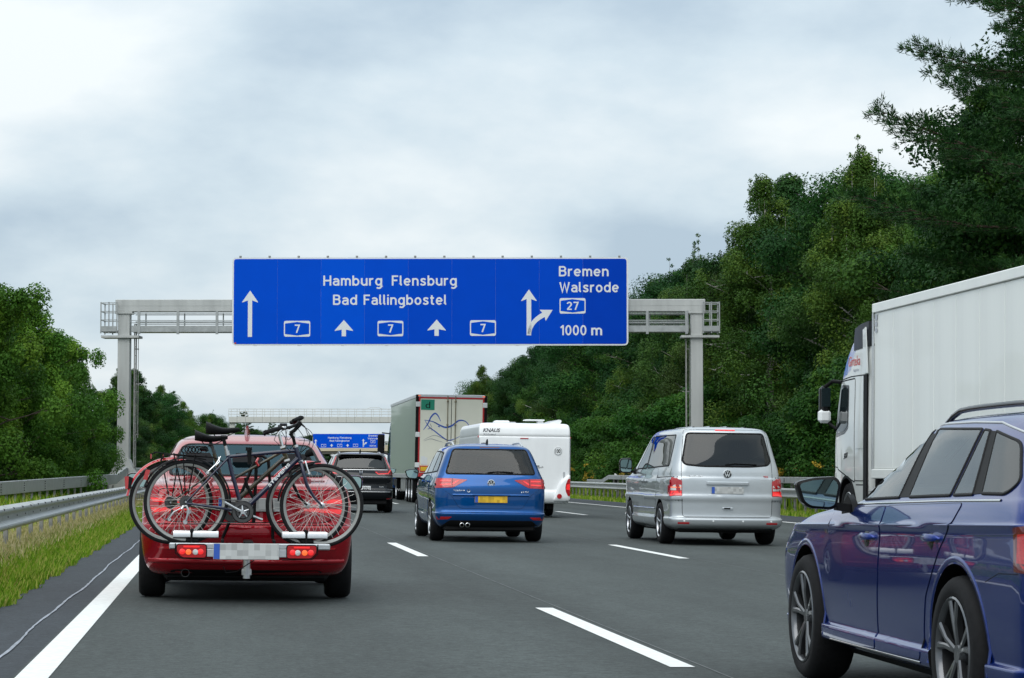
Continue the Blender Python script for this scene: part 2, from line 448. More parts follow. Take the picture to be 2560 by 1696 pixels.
YS = [-40,-20,0,10,20,30,40,50,60] + list(range(70,320,10)) + list(range(320,800,20)) + [900,1100,1400,1900,2600]
def ribbon(name, x0, x1, y0, y1, dz, m, parent=None, nx=1, kind=None):
    ys = sorted(set([y0, y1] + [y for y in YS if y0 < y < y1])); b = B(); n = nx+1
    for y in ys:
        for i in range(n):
            a = x0(y) if callable(x0) else x0; c_ = x1(y) if callable(x1) else x1
            x = a+(c_-a)*i/nx; b.v.append((x+off(y), y, gz(x)+dz))
    for j in range(len(ys)-1):
        for i in range(nx): b.f.append((j*n+i, j*n+i+1, (j+1)*n+i+1, (j+1)*n+i))
    o = obj(name, b, m, parent, recalc=False, smooth=False)
    if kind: o['kind'] = kind
    return o
# ground sheet out to the horizon
b = B(); xs = [-2600,-300,-60,-12,-4,-1.8,2,6,10,14,16,18,30,80,400,2600]
for y in YS + [5000]:
    for x in xs: b.v.append((x+(off(y) if abs(x) < 500 else 0), y, gz(x)-.05))
nx = len(xs)
for j in range(len(YS)):
    for i in range(nx-1): b.f.append((j*nx+i, j*nx+i+1, (j+1)*nx+i+1, (j+1)*nx+i))
tag(obj('ground', b, m_soil, smooth=False, recalc=False), kind='structure')
ribbon('road', -1.08, 13.95, -40, 900, 0, m_asph, nx=4, kind='structure')
ribbon('shoulder_left', -1.80, -1.08, -40, 900, -.002, m_asph2, kind='structure')
ribbon('shoulder_right', 13.95, 16.25, -40, 900, -.002, m_asph2, kind='structure')
LX = [-.975, 2.595, 6.065, 9.90, 13.76]
road_o = bpy.data.objects['road']
ribbon('edge_line', LX[0]-.085, LX[0]+.085, -20, 700, .004, m_line, road_o)
ribbon('edge_line', LX[4]-.085, LX[4]+.085, -20, 700, .004, m_line, road_o)
for lx, y_first in ((LX[1], 13.6-18), (LX[2], 31.65-36), (LX[3], 66-72)):
    y = y_first
    while y < 420:
        if y+6 > 8: ribbon('lane_dash', lx-.072, lx+.072, y, y+6, .004, m_line, road_o)
        y += 18
    ribbon('lane_joint', lx+.13, lx+.140, -20, 300, .003, mat('lane_joint_tar', (0.13,0.14,0.14), rough=.8, var=.4, scale=3), road_o)
# wandering sealed joint along the left shoulder
rj = random.Random(4); b = B(); y = 8.0; ph = 0
while y < 140:
    wob = .020*math.sin(y*.6)+.014*math.sin(y*1.7+1)+rj.uniform(-.006,.006); hw = .006+rj.uniform(0,.006)
    x = -1.268+wob*.55
    b.v += [(x-hw+off(y), y, gz(x)+.004), (x+hw+off(y), y, gz(x)+.004)]; y += rj.uniform(.14,.42)
for i in range(len(b.v)//2-1): b.f.append((2*i, 2*i+1, 2*i+3, 2*i+2))
obj('sealed_joint', b, m_joint, bpy.data.objects['shoulder_left'], recalc=False, smooth=False)

# ------------------------------------------------------------------ guard rails
WP = [(0,-.155),(.012,-.153),(.078,-.118),(.083,-.098),(.078,-.078),(.006,-.030),(.004,0),(.006,.030),(.078,.078),(.083,.098),(.078,.118),(.012,.153),(0,.155)]
WP = WP + [(p[0]-.006, p[1]) for p in WP[::-1]]
def w_rail(root, xf, face, y0, y1, zc, step=4.0):
    y = y0
    while y < y1-.01:
        ye = min(y+step, y1); b = B(); rings = []
        for s, k in ((0,1.012),(.04,1.012),(.041,1.0),(1,1.0)):
            yy = y-.12+(ye-y+.12)*s; x = xf(yy)
            rings.append([(x+off(yy)+face*(p[0]*k+(.003 if k > 1 else 0)), yy, gz(x)+zc+p[1]*k) for p in WP])
        b.loft(rings); obj('rail_beam', b, m_galv, root, ang=25)
        y = ye
def posts(root, xf, y0, y1, h, step, mt=None, wx=.055, wy=.10, name='post', dx=0):
    pb = B(); pb.box(-wx/2, wx/2, -wy/2, wy/2, -.1, h); pm = mesh_of('post', pb, smooth=False); y = y0
    while y <= y1:
        x = xf(y)+dx; o = link(name, pm, mt or m_galvd, root); o.location = (x+off(y), y, gz(x)); y += step
def box_rail(root, pts, hh, ww=.10, step=4.0, name='box_beam', bolts=True):
    """pts: x, y, z centre"""
    n = len(pts)
    for i in range(n-1):
        a, c_ = Vector(pts[i]), Vector(pts[i+1]); ln_ = (c_-a).length; k = max(1, round(ln_/step))
        for j in range(k):
            p, q = a.lerp(c_, j/k), a.lerp(c_, (j+1)/k); d = (q-p).normalized(); sd_ = Vector((d.y,-d.x,0)).normalized(); b = B()
            c0 = .012
            prof = [(-ww/2+c0,-hh/2),(ww/2-c0,-hh/2),(ww/2,-hh/2+c0),(ww/2,hh/2-c0),(ww/2-c0,hh/2),(-ww/2+c0,hh/2),(-ww/2,hh/2-c0),(-ww/2,-hh/2+c0)]
            b.loft([[(m_.x+off(m_.y)+sd_.x*u, m_.y+sd_.y*u, m_.z+gz(m_.x)+v) for u, v in prof] for m_ in (p, q-d*.006)])
            o = obj(name, b, m_galv, root, ang=30)
            if bolts:
                b = B()
                for t_ in (.10, .16):
                    for z in (-.28, -.1, .1, .28):
                        e0 = p+d*t_+sd_*(ww/2 if sd_.x > 0 else ww/2)+Vector((0,0,z*hh)); 
                        b.lathe([(.016,-.002),(.016,.012),(.001,.014)], (e0.x+off(e0.y), e0.y, e0.z+gz(e0.x)), 'x', 6)
                        e1 = p+d*t_-sd_*(ww/2)+Vector((0,0,z*hh)); b.cbox(e1.x+off(e1.y)-.012, e1.x+off(e1.y)+.004, e1.y-.016, e1.y+.016, e1.z+gz(e1.x)-.016, e1.z+gz(e1.x)+.016, .003)
                obj('joint_bolts', b, m_bolt, o)
LEFT_X = lambda y: -2.66
g1 = thing('guard_rail', 'galvanised W-beam guard rail along the grass verge beside the red car', 'guard rail', (-2.66,40,0), group=None); g1.location = (0,0,0)
w_rail(g1, LEFT_X, 1, 14, 190, .47); posts(g1, LEFT_X, 15, 150, .52, 2.0, dx=-.05)
b = B()
for i in range(60):
    y = 16+i*1.33
    for z in (.585, .475): b.cbox(-2.66+off(y)+(.060 if z > .5 else .008), -2.66+off(y)+(.09 if z > .5 else .016), y-.02, y+.02, gz(-2.66)+z-.012, gz(-2.66)+z+.012, .004)
obj('rail_bolts', b, m_bolt, g1)
g2 = thing('box_beam_rail', 'box beam safety rail bending in to the gantry foot behind the near rail', 'guard rail')
lp = [(-7.2,38,.52),(-5.45,60,.60),(-4.35,74,.70),(-3.68,83.2,.76)]
box_rail(g2, lp, .33, .12)
box_rail(g2, [(-3.68,83.2,.76),(-3.42,85.0,1.03)], .30, .12, name='ramp_beam', bolts=False)
box_rail(g2, [(-3.42,85.0,1.03),(-3.25,110,1.03),(-3.1,140,1.03)], .25, .12)
def lpx(y):
    for i in range(len(lp)-1):
        if lp[i][1] <= y <= lp[i+1][1]: return lp[i][0]+(lp[i+1][0]-lp[i][0])*(y-lp[i][1])/(lp[i+1][1]-lp[i][1])
    return -3.4
posts(g2, lpx, 40, 83, .55, 1.33); posts(g2, lambda y: -3.35, 86, 138, .95, 2.0)
RX = lambda y: 17.2
g3 = thing('guard_rail', 'W-beam guard rail at the forest edge on the far side of the road', 'guard rail')
w_rail(g3, RX, -1, 34, 250, .62); posts(g3, RX, 35, 190, .68, 1.33, dx=.06)
g4 = thing('box_beam_rail', 'upper box beam safety rail behind the forest edge guard rail', 'guard rail')
box_rail(g4, [(17.55,34,1.02),(17.55,111,1.02)], .20, .12, bolts=True)
box_rail(g4, [(17.55,111,1.02),(17.55,113.2,.80)], .20, .12, name='ramp_beam', bolts=False)
box_rail(g4, [(17.55,113.2,.80),(17.55,118,.80)], .20, .12, bolts=False)
posts(g4, lambda y: 17.62, 35.6, 111, .92, 1.33)
# delineator post
dl = thing('delineator_post', 'white delineator post with slanting black band behind the far guard rail', 'delineator post', (17.78+off(110.6), 110.6, gz(17.8)))
b = B(); b.loft([[(-.07*s,-.05,z+sl*.6),(.07*s,-.05,z-sl*.6*0+0),(.05*s,.06,z),(-.05*s,.06,z+sl*.6)] for z, s, sl in ((-.1,1,0),(.98,1,0),(1.12,.95,.10),(1.16,.6,.09))]); obj('post_body', b, m_white, dl, ang=40)
b = B(); b.loft([[(-.072,-.054,z),(.072,-.054,z+.10),(.054,.064,z+.10),(-.054,.064,z)] for z in (.66,.92)]); obj('black_band', b, m_black, dl, smooth=False)

# ------------------------------------------------------------------ sign gantry
m_gan = mat('gantry_aluminium', (0.48,0.49,0.475), rough=0.5, metal=0.35, var=0.15, scale=2.5, rvar=.12, stretch=(1,1,.15))
m_signblue = [mat('sign_blue_%d' % i, c_, rough=0.6, var=0.03, scale=1.5, spec=.05) for i, c_ in enumerate(((0.0,0.074,0.60),(0.0,0.086,0.65),(0.0,0.064,0.55),(0.0,0.048,0.46)))]
m_signw = mat('sign_white', (0.74,0.76,0.77), rough=0.45)
GA = -R(7.3)
gr = thing('sign_gantry', 'grey steel gantry carrying the large blue direction sign over the road', 'gantry', (-3.48, 86.0, gz(-3.5)), (0,0,GA), 'gantries over the road')
GL = 20.1
dz = -.05
for x, sg in ((0,1),(GL,-1)):
    zb = -.3
    b = B(); b.cbox(x-.21,x+.21,-.2,.2,zb,6.60,.012)
    for k in (-.09,.09): b.box(x+k-.006,x+k+.006,-.206,-.2,zb,6.60)
    p = obj('post', b, m_gan, gr)
    b = B(); b.loft([[(x-w_,-.26,z),(x+w_,-.26,z),(x+w_,.26,z),(x-w_,.26,z)] for w_, z in ((.52,zb),(.52,.75),(.215,1.45))]); obj('post_foot', b, m_gan, p, ang=30)
    b = B(); b.cbox(x-.30,x+.30,-.25,.25,6.54,6.62,.01)
    for i in range(7): b.lathe([(.018,0),(.018,-.03),(.001,-.03)], (x-.24+i*.08,-.20,6.54), 'z', 6)
    obj('flange', b, m_gan, p)
    lx = x+sg*.36; b = B()
    for q in (-.16,.16): b.box(lx+.02*q-.02, lx+.02*q+.02, q+.12, q+.16, 1.0, 6.2)
    for i in range(17): b.tube([(lx,-.02,1.2+i*.3),(lx,.30,1.2+i*.3)], .012, 5)
    b.box(lx+.10,lx+.12,.1,.12,2.2,6.2)
    for i in range(3): b.box(lx-.02,lx+.13,.1,.12,2.3+i*1.5,2.34+i*1.5)
    obj('ladder', b, m_galvd, gr)
    xo = x-sg*.22; b = B()                                              # end cage
    xa = x-sg*.78
    for (xx, y) in ((xa,-.35),(xa,.45),((xa+xo)/2,-.35),((xa+xo)/2,.45),(xo,-.35),(xo,.45)): b.box(xx-.02,xx+.02,y-.02,y+.02,5.85,6.95)
    for z in (6.92,6.62,6.32):
        b.box(min(xa,xo),max(xa,xo),-.37,-.34,z-.015,z+.015); b.box(min(xa,xo),max(xa,xo),.44,.47,z-.015,z+.015); b.box(xa-.02,xa+.02,-.35,.45,z-.015,z+.015)
    b.box(min(xa,xo),max(xa,xo),-.37,.47,5.90,5.96); b.box(min(xa,xo)-.0,max(xa,xo),-.39,-.35,5.92,6.10)
    obj('end_cage', b, m_galv, gr, smooth=False)
    b = B(); b.box(min(xa,x+sg*.55),max(xa,x+sg*.55),-.32,.52,5.70,5.78); obj('walkway_bearer', b, m_gan, gr, smooth=False)
b = B(); b.cbox(-.30, GL+.30, -.22, .22, 6.62, 7.05, .015); b.box(-.30,GL+.30,-.226,-.22,6.825,6.83); obj('cross_beam', b, m_gan, gr)
b = B(); b.box(.3, GL-.3, -.30, .45, 5.90, 5.96); b.box(.3,GL-.3,-.34,-.30,5.90,6.12); b.box(.3,GL-.3,.45,.49,5.90,6.12); obj('walkway', b, m_galv, gr, smooth=False)
for z in (6.55,6.30,6.22):
    b = B(); b.box(.3,GL-.3,-.345,-.315,z-.014,z+.014); b.box(.3,GL-.3,.465,.495,z-.014,z+.014); obj('hand_rail', b, m_galv, gr, smooth=False)
hb = B(); hb.box(-.045,.045,-.36,-.29,5.82,6.62); hm = mesh_of('hanger', hb, smooth=False); hb = B(); hb.box(.10,.14,.45,.50,5.9,6.62); hm2 = mesh_of('rail_post', hb, smooth=False)
x = .55
while x < GL-.3:
    o = link('hanger', hm, m_galv, gr); o.location = (x,0,0); o = link('rail_post', hm2, m_galv, gr); o.location = (x,0,0); x += 1.37

def arrow_up(x, z0, z1, sw, hw, hh): return [(x-sw,z0),(x+sw,z0),(x+sw,z1-hh*.85),(x+hw,z1-hh),(x,z1),(x-hw,z1-hh),(x-sw,z1-hh*.85)]
def sign_board(root, s, u0, v0, w_, h, items, npan, seed):
    """items in traced units; s units per metre; (u0, v0) is the lower left corner"""
    X = lambda u: (u-u0)/s; Z = lambda v: (v0-v)/s
    rd = random.Random(seed)
    fr_ = fillet([(0,0),(w_,0),(w_,h),(0,h)], .16, 5); b = B(); b.prism(fr_, 0, .05, 'xz'); obj('sign_border', b, m_signw, root)
    e = .055; pw = (w_-2*e)/npan
    for i in range(npan):
        xa, xb = e+i*pw, e+(i+1)*pw-.003
        q = [(xa,e),(xb,e),(xb,h-e),(xa,h-e)]
        if i == 0: q = fillet(q, [.10,0,0,.10], 4)
        if i == npan-1: q = fillet(q, [0,.10,.10,0], 4)
        b = B(); b.prism(q, -.008, .004, 'xz'); obj('sign_panel', b, m_signblue[3] if (i == npan-1 and seed == 1) else m_signblue[rd.choice((0,0,1,2))], root, smooth=False)
    def flat(name, poly, y=-.0125, m=None):
        b = B(); b.prism(poly, y, y+.005, 'xz'); return obj(name, b, m or m_signw, root, smooth=False)
    for it in items:
        if it[0] == 't':
            _, txt, a, c_, base, cap = it
            me = sign_text('sign_lettering', txt, X(a), X(c_), Z(base), cap/s, .004); me.transform(Matrix.Translation((0,-.0125,0))); link('sign_lettering', me, m_signw, root)
        elif it[0] == 'a': flat('lane_arrow', [(X(p[0]), Z(p[1])) for p in it[1]])
        elif it[0] == 'b':
            _, txt, a, c_, t_, bt, ta, tc_ = it
            o = flat('road_number_frame', fillet([(X(a),Z(bt)),(X(c_),Z(bt)),(X(c_),Z(t_)),(X(a),Z(t_))], .07, 4), -.0125)
            k = (bt-t_); m1 = (a+c_)/2
            hexa = [(a+k*.07,t_+k*.17),(m1,t_+k*.07),(c_-k*.07,t_+k*.17),(c_-k*.07,bt-k*.17),(m1,bt-k*.07),(a+k*.07,bt-k*.17)]
            b = B(); b.prism([(X(p[0]),Z(p[1])) for p in hexa], -.016, -.012, 'xz'); obj('road_number_field', b, m_signblue[0], o, smooth=False)
            me = sign_text('road_number', txt, X(ta), X(tc_), Z(bt-k*.24), k*.52/s, .003, wt=.16); me.transform(Matrix.Translation((0,-.0192,0))); link('road_number', me, m_signw, o)
def up_arrow(u, top, bot, sw, hw, hh, notch=.85): return ('a', [(u-sw,bot),(u+sw,bot),(u+sw,top+hh*notch),(u+hw,top+hh),(u+hw*.96,top+hh*.92),(u,top),(u-hw*.96,top+hh*.92),(u-hw,top+hh),(u-sw,top+hh*notch)])
def bend(pts, w0, w1, head):
    """curved shaft through pts ending in an arrow head"""
    p = [Vector((a, b_)) for a, b_ in pts]; n = 14; c_ = [p[0]*(1-t)**2+p[1]*2*t*(1-t)+p[2]*t*t for t in [i/n for i in range(n+1)]]
    Lf, Rg = [], []
    for i, q in enumerate(c_):
        d = (c_[min(i+1,n)]-c_[max(i-1,0)]).normalized(); nn_ = Vector((-d.y, d.x)); ww = w0+(w1-w0)*i/n; Lf.append(tuple(q+nn_*ww)); Rg.append(tuple(q-nn_*ww))
    d = (c_[-1]-c_[-2]).normalized(); nn_ = Vector((-d.y,d.x)); q = c_[-1]
    return ('a', Lf+[tuple(q+nn_*head*.62-d*head*.10), tuple(q+d*head), tuple(q-nn_*head*.62-d*head*.10)]+Rg[::-1])
sg1 = thing('direction_sign', 'large blue motorway direction sign reading Hamburg Flensburg, 1000 m, on the near gantry', 'road sign', (-3.48, 86.0, gz(-3.5)), (0,0,GA), 'blue direction signs')
sroot = empty('sign_face', (3.84, -.45, 5.57), parent=sg1)
sign_board(sg1, 161, 50, 555, 13.85, 3.09, [], 1, 0) if False else None
def shifted(root_parts_before, root, dx, dy, dz_):
    for o in [o for o in root.children if o not in root_parts_before]: o.location = Vector(o.location)+Vector((dx,dy,dz_))
bpy.data.objects.remove(sroot)
before = set(sg1.children)
sign_board(sg1, 160.7, 50, 552, 13.85, 3.09, [
    up_arrow(151,242,503,12,45,68,.82), ('t','Hamburg',563,893,215,57), ('t','Flensburg',948,1312,215,57), ('t','Bad',618,752,323,57), ('t','Fallingbostel',790,1255,323,57),
    ('b','7',342,490,413,502,402,430), up_arrow(679,408,500,12,52,62,.88), ('b','7',868,1013,413,500,926,954), up_arrow(1200,406,498,12,52,62,.88), ('b','7',1387,1533,410,498,1445,1473),
    up_arrow(1718,237,495,13,44,66,.82), bend([(1720,490),(1722,420),(1800,380)],10,14,58), ('t','Bremen',1887,2165,163,57), ('t','Walsrode',1890,2222,253,57), ('b','27',1890,2036,286,373,1930,1995), ('t','1000',1893,2040,495,57), ('t','m',2068,2128,495,57)], 9, 1)
b = B()
for i in range(9):
    x = .8+i*1.53; b.box(x-.05,x+.05,.05,.22,-.0,3.09+.0)
obj('sign_stiffener', b, m_gan, sg1, smooth=False)
cb = B(); cb.cbox(-.04,.04,-.02,.06,3.09,3.15,.008); cm_ = mesh_of('edge_clamp', cb)
for i in range(14):
    o = link('edge_clamp', cm_, m_galvd, sg1); o.location = (.28+i*1.02,0,0)
b = B(); b.lathe([(.001,-.012),(.035,-.012),(.035,-.004)], (.12,0,.085), 'y', 10); obj('red_sticker', b, m_lampred, sg1)
shifted(before, sg1, 3.84, -.50, 5.41)

# ------------------------------------------------------------------ far gantry with walkway
m_vw = mat('gantry_offwhite', (0.56,0.56,0.52), rough=0.55, metal=0.1, var=0.05, scale=.8)
fg = thing('walkway_gantry', 'off-white gantry with railed walkway and no sign in the distance', 'gantry', (1.05, 300.0, 0), (0,0,-R(5)), 'gantries over the road')
n = 26; pw = 1.03
pb = B(); pb.cbox(.012,pw-.012,-.02,.02,7.05,7.74,.01); pm = mesh_of('fascia_panel', pb)
for i in range(n):
    o = link('fascia_panel', pm, m_vw, fg); o.location = (-.4+i*pw, -.62, 0)
    b = B() if i == 0 else None
b = B(); b.cbox(-.4,n*pw-.4,-.6,.6,7.0,7.72,.02); obj('cross_beam', b, m_galvd, fg)
sb_ = B(); sb_.box(-.025,.025,-.03,.03,7.7,8.72); sm_ = mesh_of('rail_post', sb_, smooth=False)
for i in range(n+1):
    for y in (-.63,.63):
        o = link('rail_post', sm_, m_vw, fg); o.location = (-.4+i*pw+(.2 if y > 0 else 0),y,0)
for z in (8.70,8.38,8.06):
    b = B()
    for y in (-.63,.63): b.box(-.4,n*pw-.4,y-.025,y+.025,z-.022,z+.022)
    obj('hand_rail', b, m_vw, fg, smooth=False)
b = B(); b.tube([(16.6,-.63,8.7),(16.9,-.63,8.9),(18.0,-.63,8.92),(18.4,-.63,8.7)], .03, 6); obj('hatch_rail', b, m_vw, fg)
for x in (0,n*pw-1.0):
    b = B(); b.cbox(x-.3,x+.3,-.3,.3,-.5,7.0,.02); obj('post', b, m_vw, fg)

# second direction sign, 500 m
s2 = thing('direction_sign', 'smaller-looking blue direction sign reading 500 m, in front of the bridge', 'road sign', (18.9, 519.0, 0), (0,0,-R(4)), 'blue direction signs')
before = set(s2.children)
sign_board(s2, 125, 10, 548, 15.4, 3.10, [
    up_arrow(93,310,455,13,38,52,.82), ('t','Hamburg',420,695,292,48), ('t','Flensburg',735,1040,292,48), ('t','Bad',465,580,374,48), ('t','Fallingbostel',607,990,374,48), ('b','7',240,368,440,520,293,320), up_arrow(517,435,515,13,42,50,.88), ('b','7',668,795,436,516,720,745), up_arrow(943,435,515,13,42,50,.88), ('b','7',1090,1218,434,514,1142,1168),
    up_arrow(1362,300,512,13,36,52,.82), bend([(1364,505),(1366,450),(1420,415)],10,13,50), ('t','Bremen',1500,1735,238,48), ('t','Walsrode',1480,1755,312,48), ('b','27',1553,1682,337,410,1590,1648), ('t','500',1530,1635,504,44), ('t','m',1655,1700,504,44), bend([(1782,505),(1785,430),(1845,405)],14,13,48)], 9, 2)
shifted(before, s2, 0, -.5, 5.95)
sgy = thing('sign_gantry', 'grey gantry behind the distant 500 m sign, mostly hidden', 'gantry', (18.9, 519.6, 0), (0,0,-R(4)), 'gantries over the road')
b = B(); b.cbox(-4.5,19,-.2,.2,7.1,7.5,.02); obj('cross_beam', b, m_gan, sgy)
for x in (-4.2,18.7):
    b = B(); b.cbox(x-.2,x+.2,-.2,.2,-.5,7.1,.02); obj('post', b, m_gan, sgy)

# bridge across the road behind it
br = thing('road_bridge', 'beige concrete road bridge crossing behind the distant 500 m sign', 'bridge', (27, 642, 0), (0,0,-R(6)))
b = B(); b.cbox(-60,70,-.25,.25,6.3,7.9,.06); obj('parapet', b, m_conc, br)
b = B(); b.cbox(-60,70,9.5,10,6.3,7.9,.06); obj('parapet', b, m_conc, br)
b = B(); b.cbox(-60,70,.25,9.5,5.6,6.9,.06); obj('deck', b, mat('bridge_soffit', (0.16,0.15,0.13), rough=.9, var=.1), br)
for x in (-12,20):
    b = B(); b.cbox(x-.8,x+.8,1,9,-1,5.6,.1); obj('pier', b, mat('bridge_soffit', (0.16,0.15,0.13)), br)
# ------------------------------------------------------------------ helpers: vehicle bodies
def pchip_rows(rows, n):
    A = np.array(rows, float); m = len(A); d = np.diff(A, axis=0); t = np.zeros_like(A)
    t[0], t[-1] = d[0], d[-1]
    for i in range(1, m-1):
        s = d[i-1]*d[i]
        t[i] = np.where(s > 0, 2*s/np.where(np.abs(d[i-1]+d[i]) < 1e-12, 1, d[i-1]+d[i]), 0)
    out = []
    for i in range(m-1):
        for k in range(n):
            s = k/n
            out.append((2*s**3-3*s*s+1)*A[i] + (s**3-2*s*s+s)*t[i] + (-2*s**3+3*s*s)*A[i+1] + (s**3-s*s)*t[i+1])
    out.append(A[-1])
    return out
def plan_ring(z, w_, yr, yf, crx, cry, cfx, cfy, bow, bowf, sb, ns=48):
    Ln = max(yf-yr, 0.02); w_ = max(w_, 0.01)
    crx, cfx = min(crx, .7*w_), min(cfx, .7*w_); cry, cfy = min(cry, .4*Ln), min(cfy, .4*Ln)
    bow, bowf = min(bow, .08*Ln), min(bowf, .08*Ln)
    we = w_ - sb; P = []
    for i in range(6):
        x = (we-crx)*i/6; P.append((x, yr + bow*(x/we)**2))
    yb = yr + bow*((we-crx)/we)**2
    for i in range(8):
        a = PI/2*i/8; P.append((we-crx+crx*math.sin(a), yb+cry*(1-math.cos(a))))
    y1 = yb+cry; yfb = yf - bowf*((we-cfx)/we)**2; y2 = yfb-cfy
    for i in range(ns+1):
        s = i/ns; q = 2*s-1; P.append((we + sb*(1-abs(q)**3), y1+(y2-y1)*s))
    for i in range(1, 9):
        a = PI/2*i/8; P.append((we-cfx+cfx*math.cos(a), y2+cfy*math.sin(a)))
    for i in range(1, 7):
        x = (we-cfx)*(1-i/6); P.append((x, yf-bowf*(x/we)**2))
    ring = [(x, y, z) for x, y in P] + [(-x, y, z) for x, y in P[1:-1][::-1]]
    return ring
class Body:
    """a vehicle shell lofted from plan curves, with panels laid on it by projection"""
    def __init__(s, rows, n=3, deform=None):
        # row: z, w, yr, yf, crx, cry, cfx, cfy, bow, bowf, sb
        rr = pchip_rows(rows, n); b = B(); s.zr = ([r[0] for r in rows], [r[2] for r in rows]); s.zw = ([r[0] for r in rows], [r[1] for r in rows])
        rings = [plan_ring(*r) for r in rr]
        if deform: rings = [[deform(*p) for p in r] for r in rings]
        b.loft(rings)
        me = mesh_of('shell', b, ang=70)
        s.me = me; me.calc_loop_triangles()
        s.vs = [v.co.copy() for v in me.vertices]; s.nr = [v.normal.copy() for v in me.vertices]
        s.tri = [tuple(t.vertices) for t in me.loop_triangles]
        s.bvh = BVHTree.FromPolygons(s.vs, s.tri)
    def nrm(s, p, i):
        t = s.tri[i]; w_ = poly_3d_calc([s.vs[k] for k in t], p)
        n = s.nr[t[0]]*w_[0] + s.nr[t[1]]*w_[1] + s.nr[t[2]]*w_[2]
        return n.normalized()
    def cast(s, u, v, ax):
        if ax == 'x-': o, d = Vector((-6, u, v)), Vector((1,0,0))
        elif ax == 'x+': o, d = Vector((6, u, v)), Vector((-1,0,0))
        elif ax == 'y-': o, d = Vector((u, -8, v)), Vector((0,1,0))
        elif ax == 'y+': o, d = Vector((u, 14, v)), Vector((0,-1,0))
        else: o, d = Vector((u, v, 9)), Vector((0,0,-1))
        h, n, i, _ = s.bvh.ray_cast(o, d)
        if h is not None and ax == 'y-':                                # beyond the corner: stay on it
            lim = float(np.interp(v, *s.zr))+.22
            if h.y > lim: h, n, i, _ = s.bvh.find_nearest(Vector((u, lim-.12, v)))
        if h is not None and ax[0] == 'x':
            ww = float(np.interp(v, *s.zw))
            if abs(h.x) < ww*.72 and u < float(np.interp(v, *s.zr))+.5: h, n, i, _ = s.bvh.find_nearest(Vector((math.copysign(ww*.97, o.x), u+.05, v)))
        if h is None:
            g = {'x-': (-.8,u,v), 'x+': (.8,u,v), 'y-': (u,.3,v), 'y+': (u,4,v), 'z': (u,v,1)}[ax]
            h, n, i, _ = s.bvh.find_nearest(Vector(g))
        return h, s.nrm(h, i)
    def shell(s, name, mats, parent, cuts=(), arch_w=0.34, wins=()):
        """cuts: (y, z, r, half width) wheel arches on both sides; wins: (polygon, axis, depth) openings for the glass"""
        me = s.me.copy(); me.materials.clear()
        for m in mats: me.materials.append(m)
        o = link(name, me, None, None); cb = []
        for (y, z, r, hw) in cuts:
            b = B()
            for sg in (-1, 1):
                x0, x1 = sg*(hw-arch_w), sg*(hw+.3); b.lathe([(r, min(x0,x1)), (r, max(x0,x1))], (0,y,z), 'x', 48, cap=True)
            cb.append(b)
        by = {}
        for (poly, ax, dep) in wins:
            b = by.setdefault(ax, B())
            if ax == 'x': b.prism(poly, -1.6, -dep, 'yz'); b.prism(poly, dep, 1.6, 'yz')
            elif ax == 'y-': b.prism(poly, -1.5, dep, 'xz')
            else: b.prism(poly, dep, 9, 'xz')
        for b in cb + list(by.values()):
            cm0 = mesh_of('cut', b, smooth=False); co = link('cut', cm0)
            bm = bmesh.new(); bm.from_mesh(cm0)
            if bm.calc_volume(signed=True) < 0: bmesh.ops.reverse_faces(bm, faces=bm.faces[:]); bm.to_mesh(cm0)
            bm.free()
            md = o.modifiers.new('b', 'BOOLEAN'); md.object = co; md.operation = 'DIFFERENCE'; md.solver = 'EXACT'
            dg = bpy.context.evaluated_depsgraph_get(); dg.update()
            ev = bpy.data.meshes.new_from_object(o.evaluated_get(dg))
            o.modifiers.clear(); o.data = ev; bpy.data.objects.remove(co)
        me = o.data
        inarch = lambda c: any(math.hypot(c.y-y, c.z-z) < r*1.004 and abs(c.x) > hw-arch_w-.02 for (y, z, r, hw) in cuts)
        if wins:
            bm = bmesh.new(); bm.from_mesh(me); kill = []
            for f in bm.faces:
                c = f.calc_center_median()
                if not inarch(c) and s.bvh.find_nearest(c)[3] > .012: kill.append(f)
            bmesh.ops.delete(bm, geom=kill, context='FACES'); bm.to_mesh(me); bm.free()
        if cuts or wins:
            nl = []
            for p in me.polygons:
                inner = inarch(p.center); p.use_smooth = True
                if inner: p.material_index = len(mats)-1
                for li in p.loop_indices:
                    if inner: nl.append(tuple(p.normal))
                    else:
                        h, n, i, dd = s.bvh.find_nearest(me.vertices[me.loops[li].vertex_index].co); nv = s.nrm(h, i)
                        nl.append(tuple(nv if nv.dot(p.normal) > 0.5 else p.normal))
            me.normals_split_custom_set(nl)
        if wins:
            bm = bmesh.new(); bm.from_mesh(me)
            bmesh.ops.delete(bm, geom=[f for f in bm.faces if inarch(f.calc_center_median())], context='FACES')
            for v in bm.verts:
                h, n, i, dd = s.bvh.find_nearest(v.co); v.co = v.co - s.nrm(h, i)*.02
            lm = bpy.data.meshes.new('lining'); bm.to_mesh(lm); bm.free(); lm.materials.clear(); link('lining', lm, m_lining, parent)
        o.parent = parent
        return o
    def panel(s, name, poly, ax, mt, parent, offs=0.005, step=0.07, thick=None, vstep=.03):
        bm = bmesh.new(); bm.faces.new([bm.verts.new((p[0], p[1], 0)) for p in poly])
        bm.normal_update(); bmesh.ops.triangulate(bm, faces=bm.faces[:], ngon_method='EAR_CLIP')
        us = [p[0] for p in poly]; vs_ = [p[1] for p in poly]
        for k, (lo, hi) in enumerate(((min(us), max(us)), (min(vs_), max(vs_)))):
            n = max(1, int((hi-lo)/(step if k == 0 else min(step, vstep))))
            for i in range(1, n):
                co = [0,0,0]; co[k] = lo+(hi-lo)*i/n; no = [0,0,0]; no[k] = 1
                bmesh.ops.bisect_plane(bm, geom=bm.verts[:]+bm.edges[:]+bm.faces[:], plane_co=co, plane_no=no, dist=1e-6)
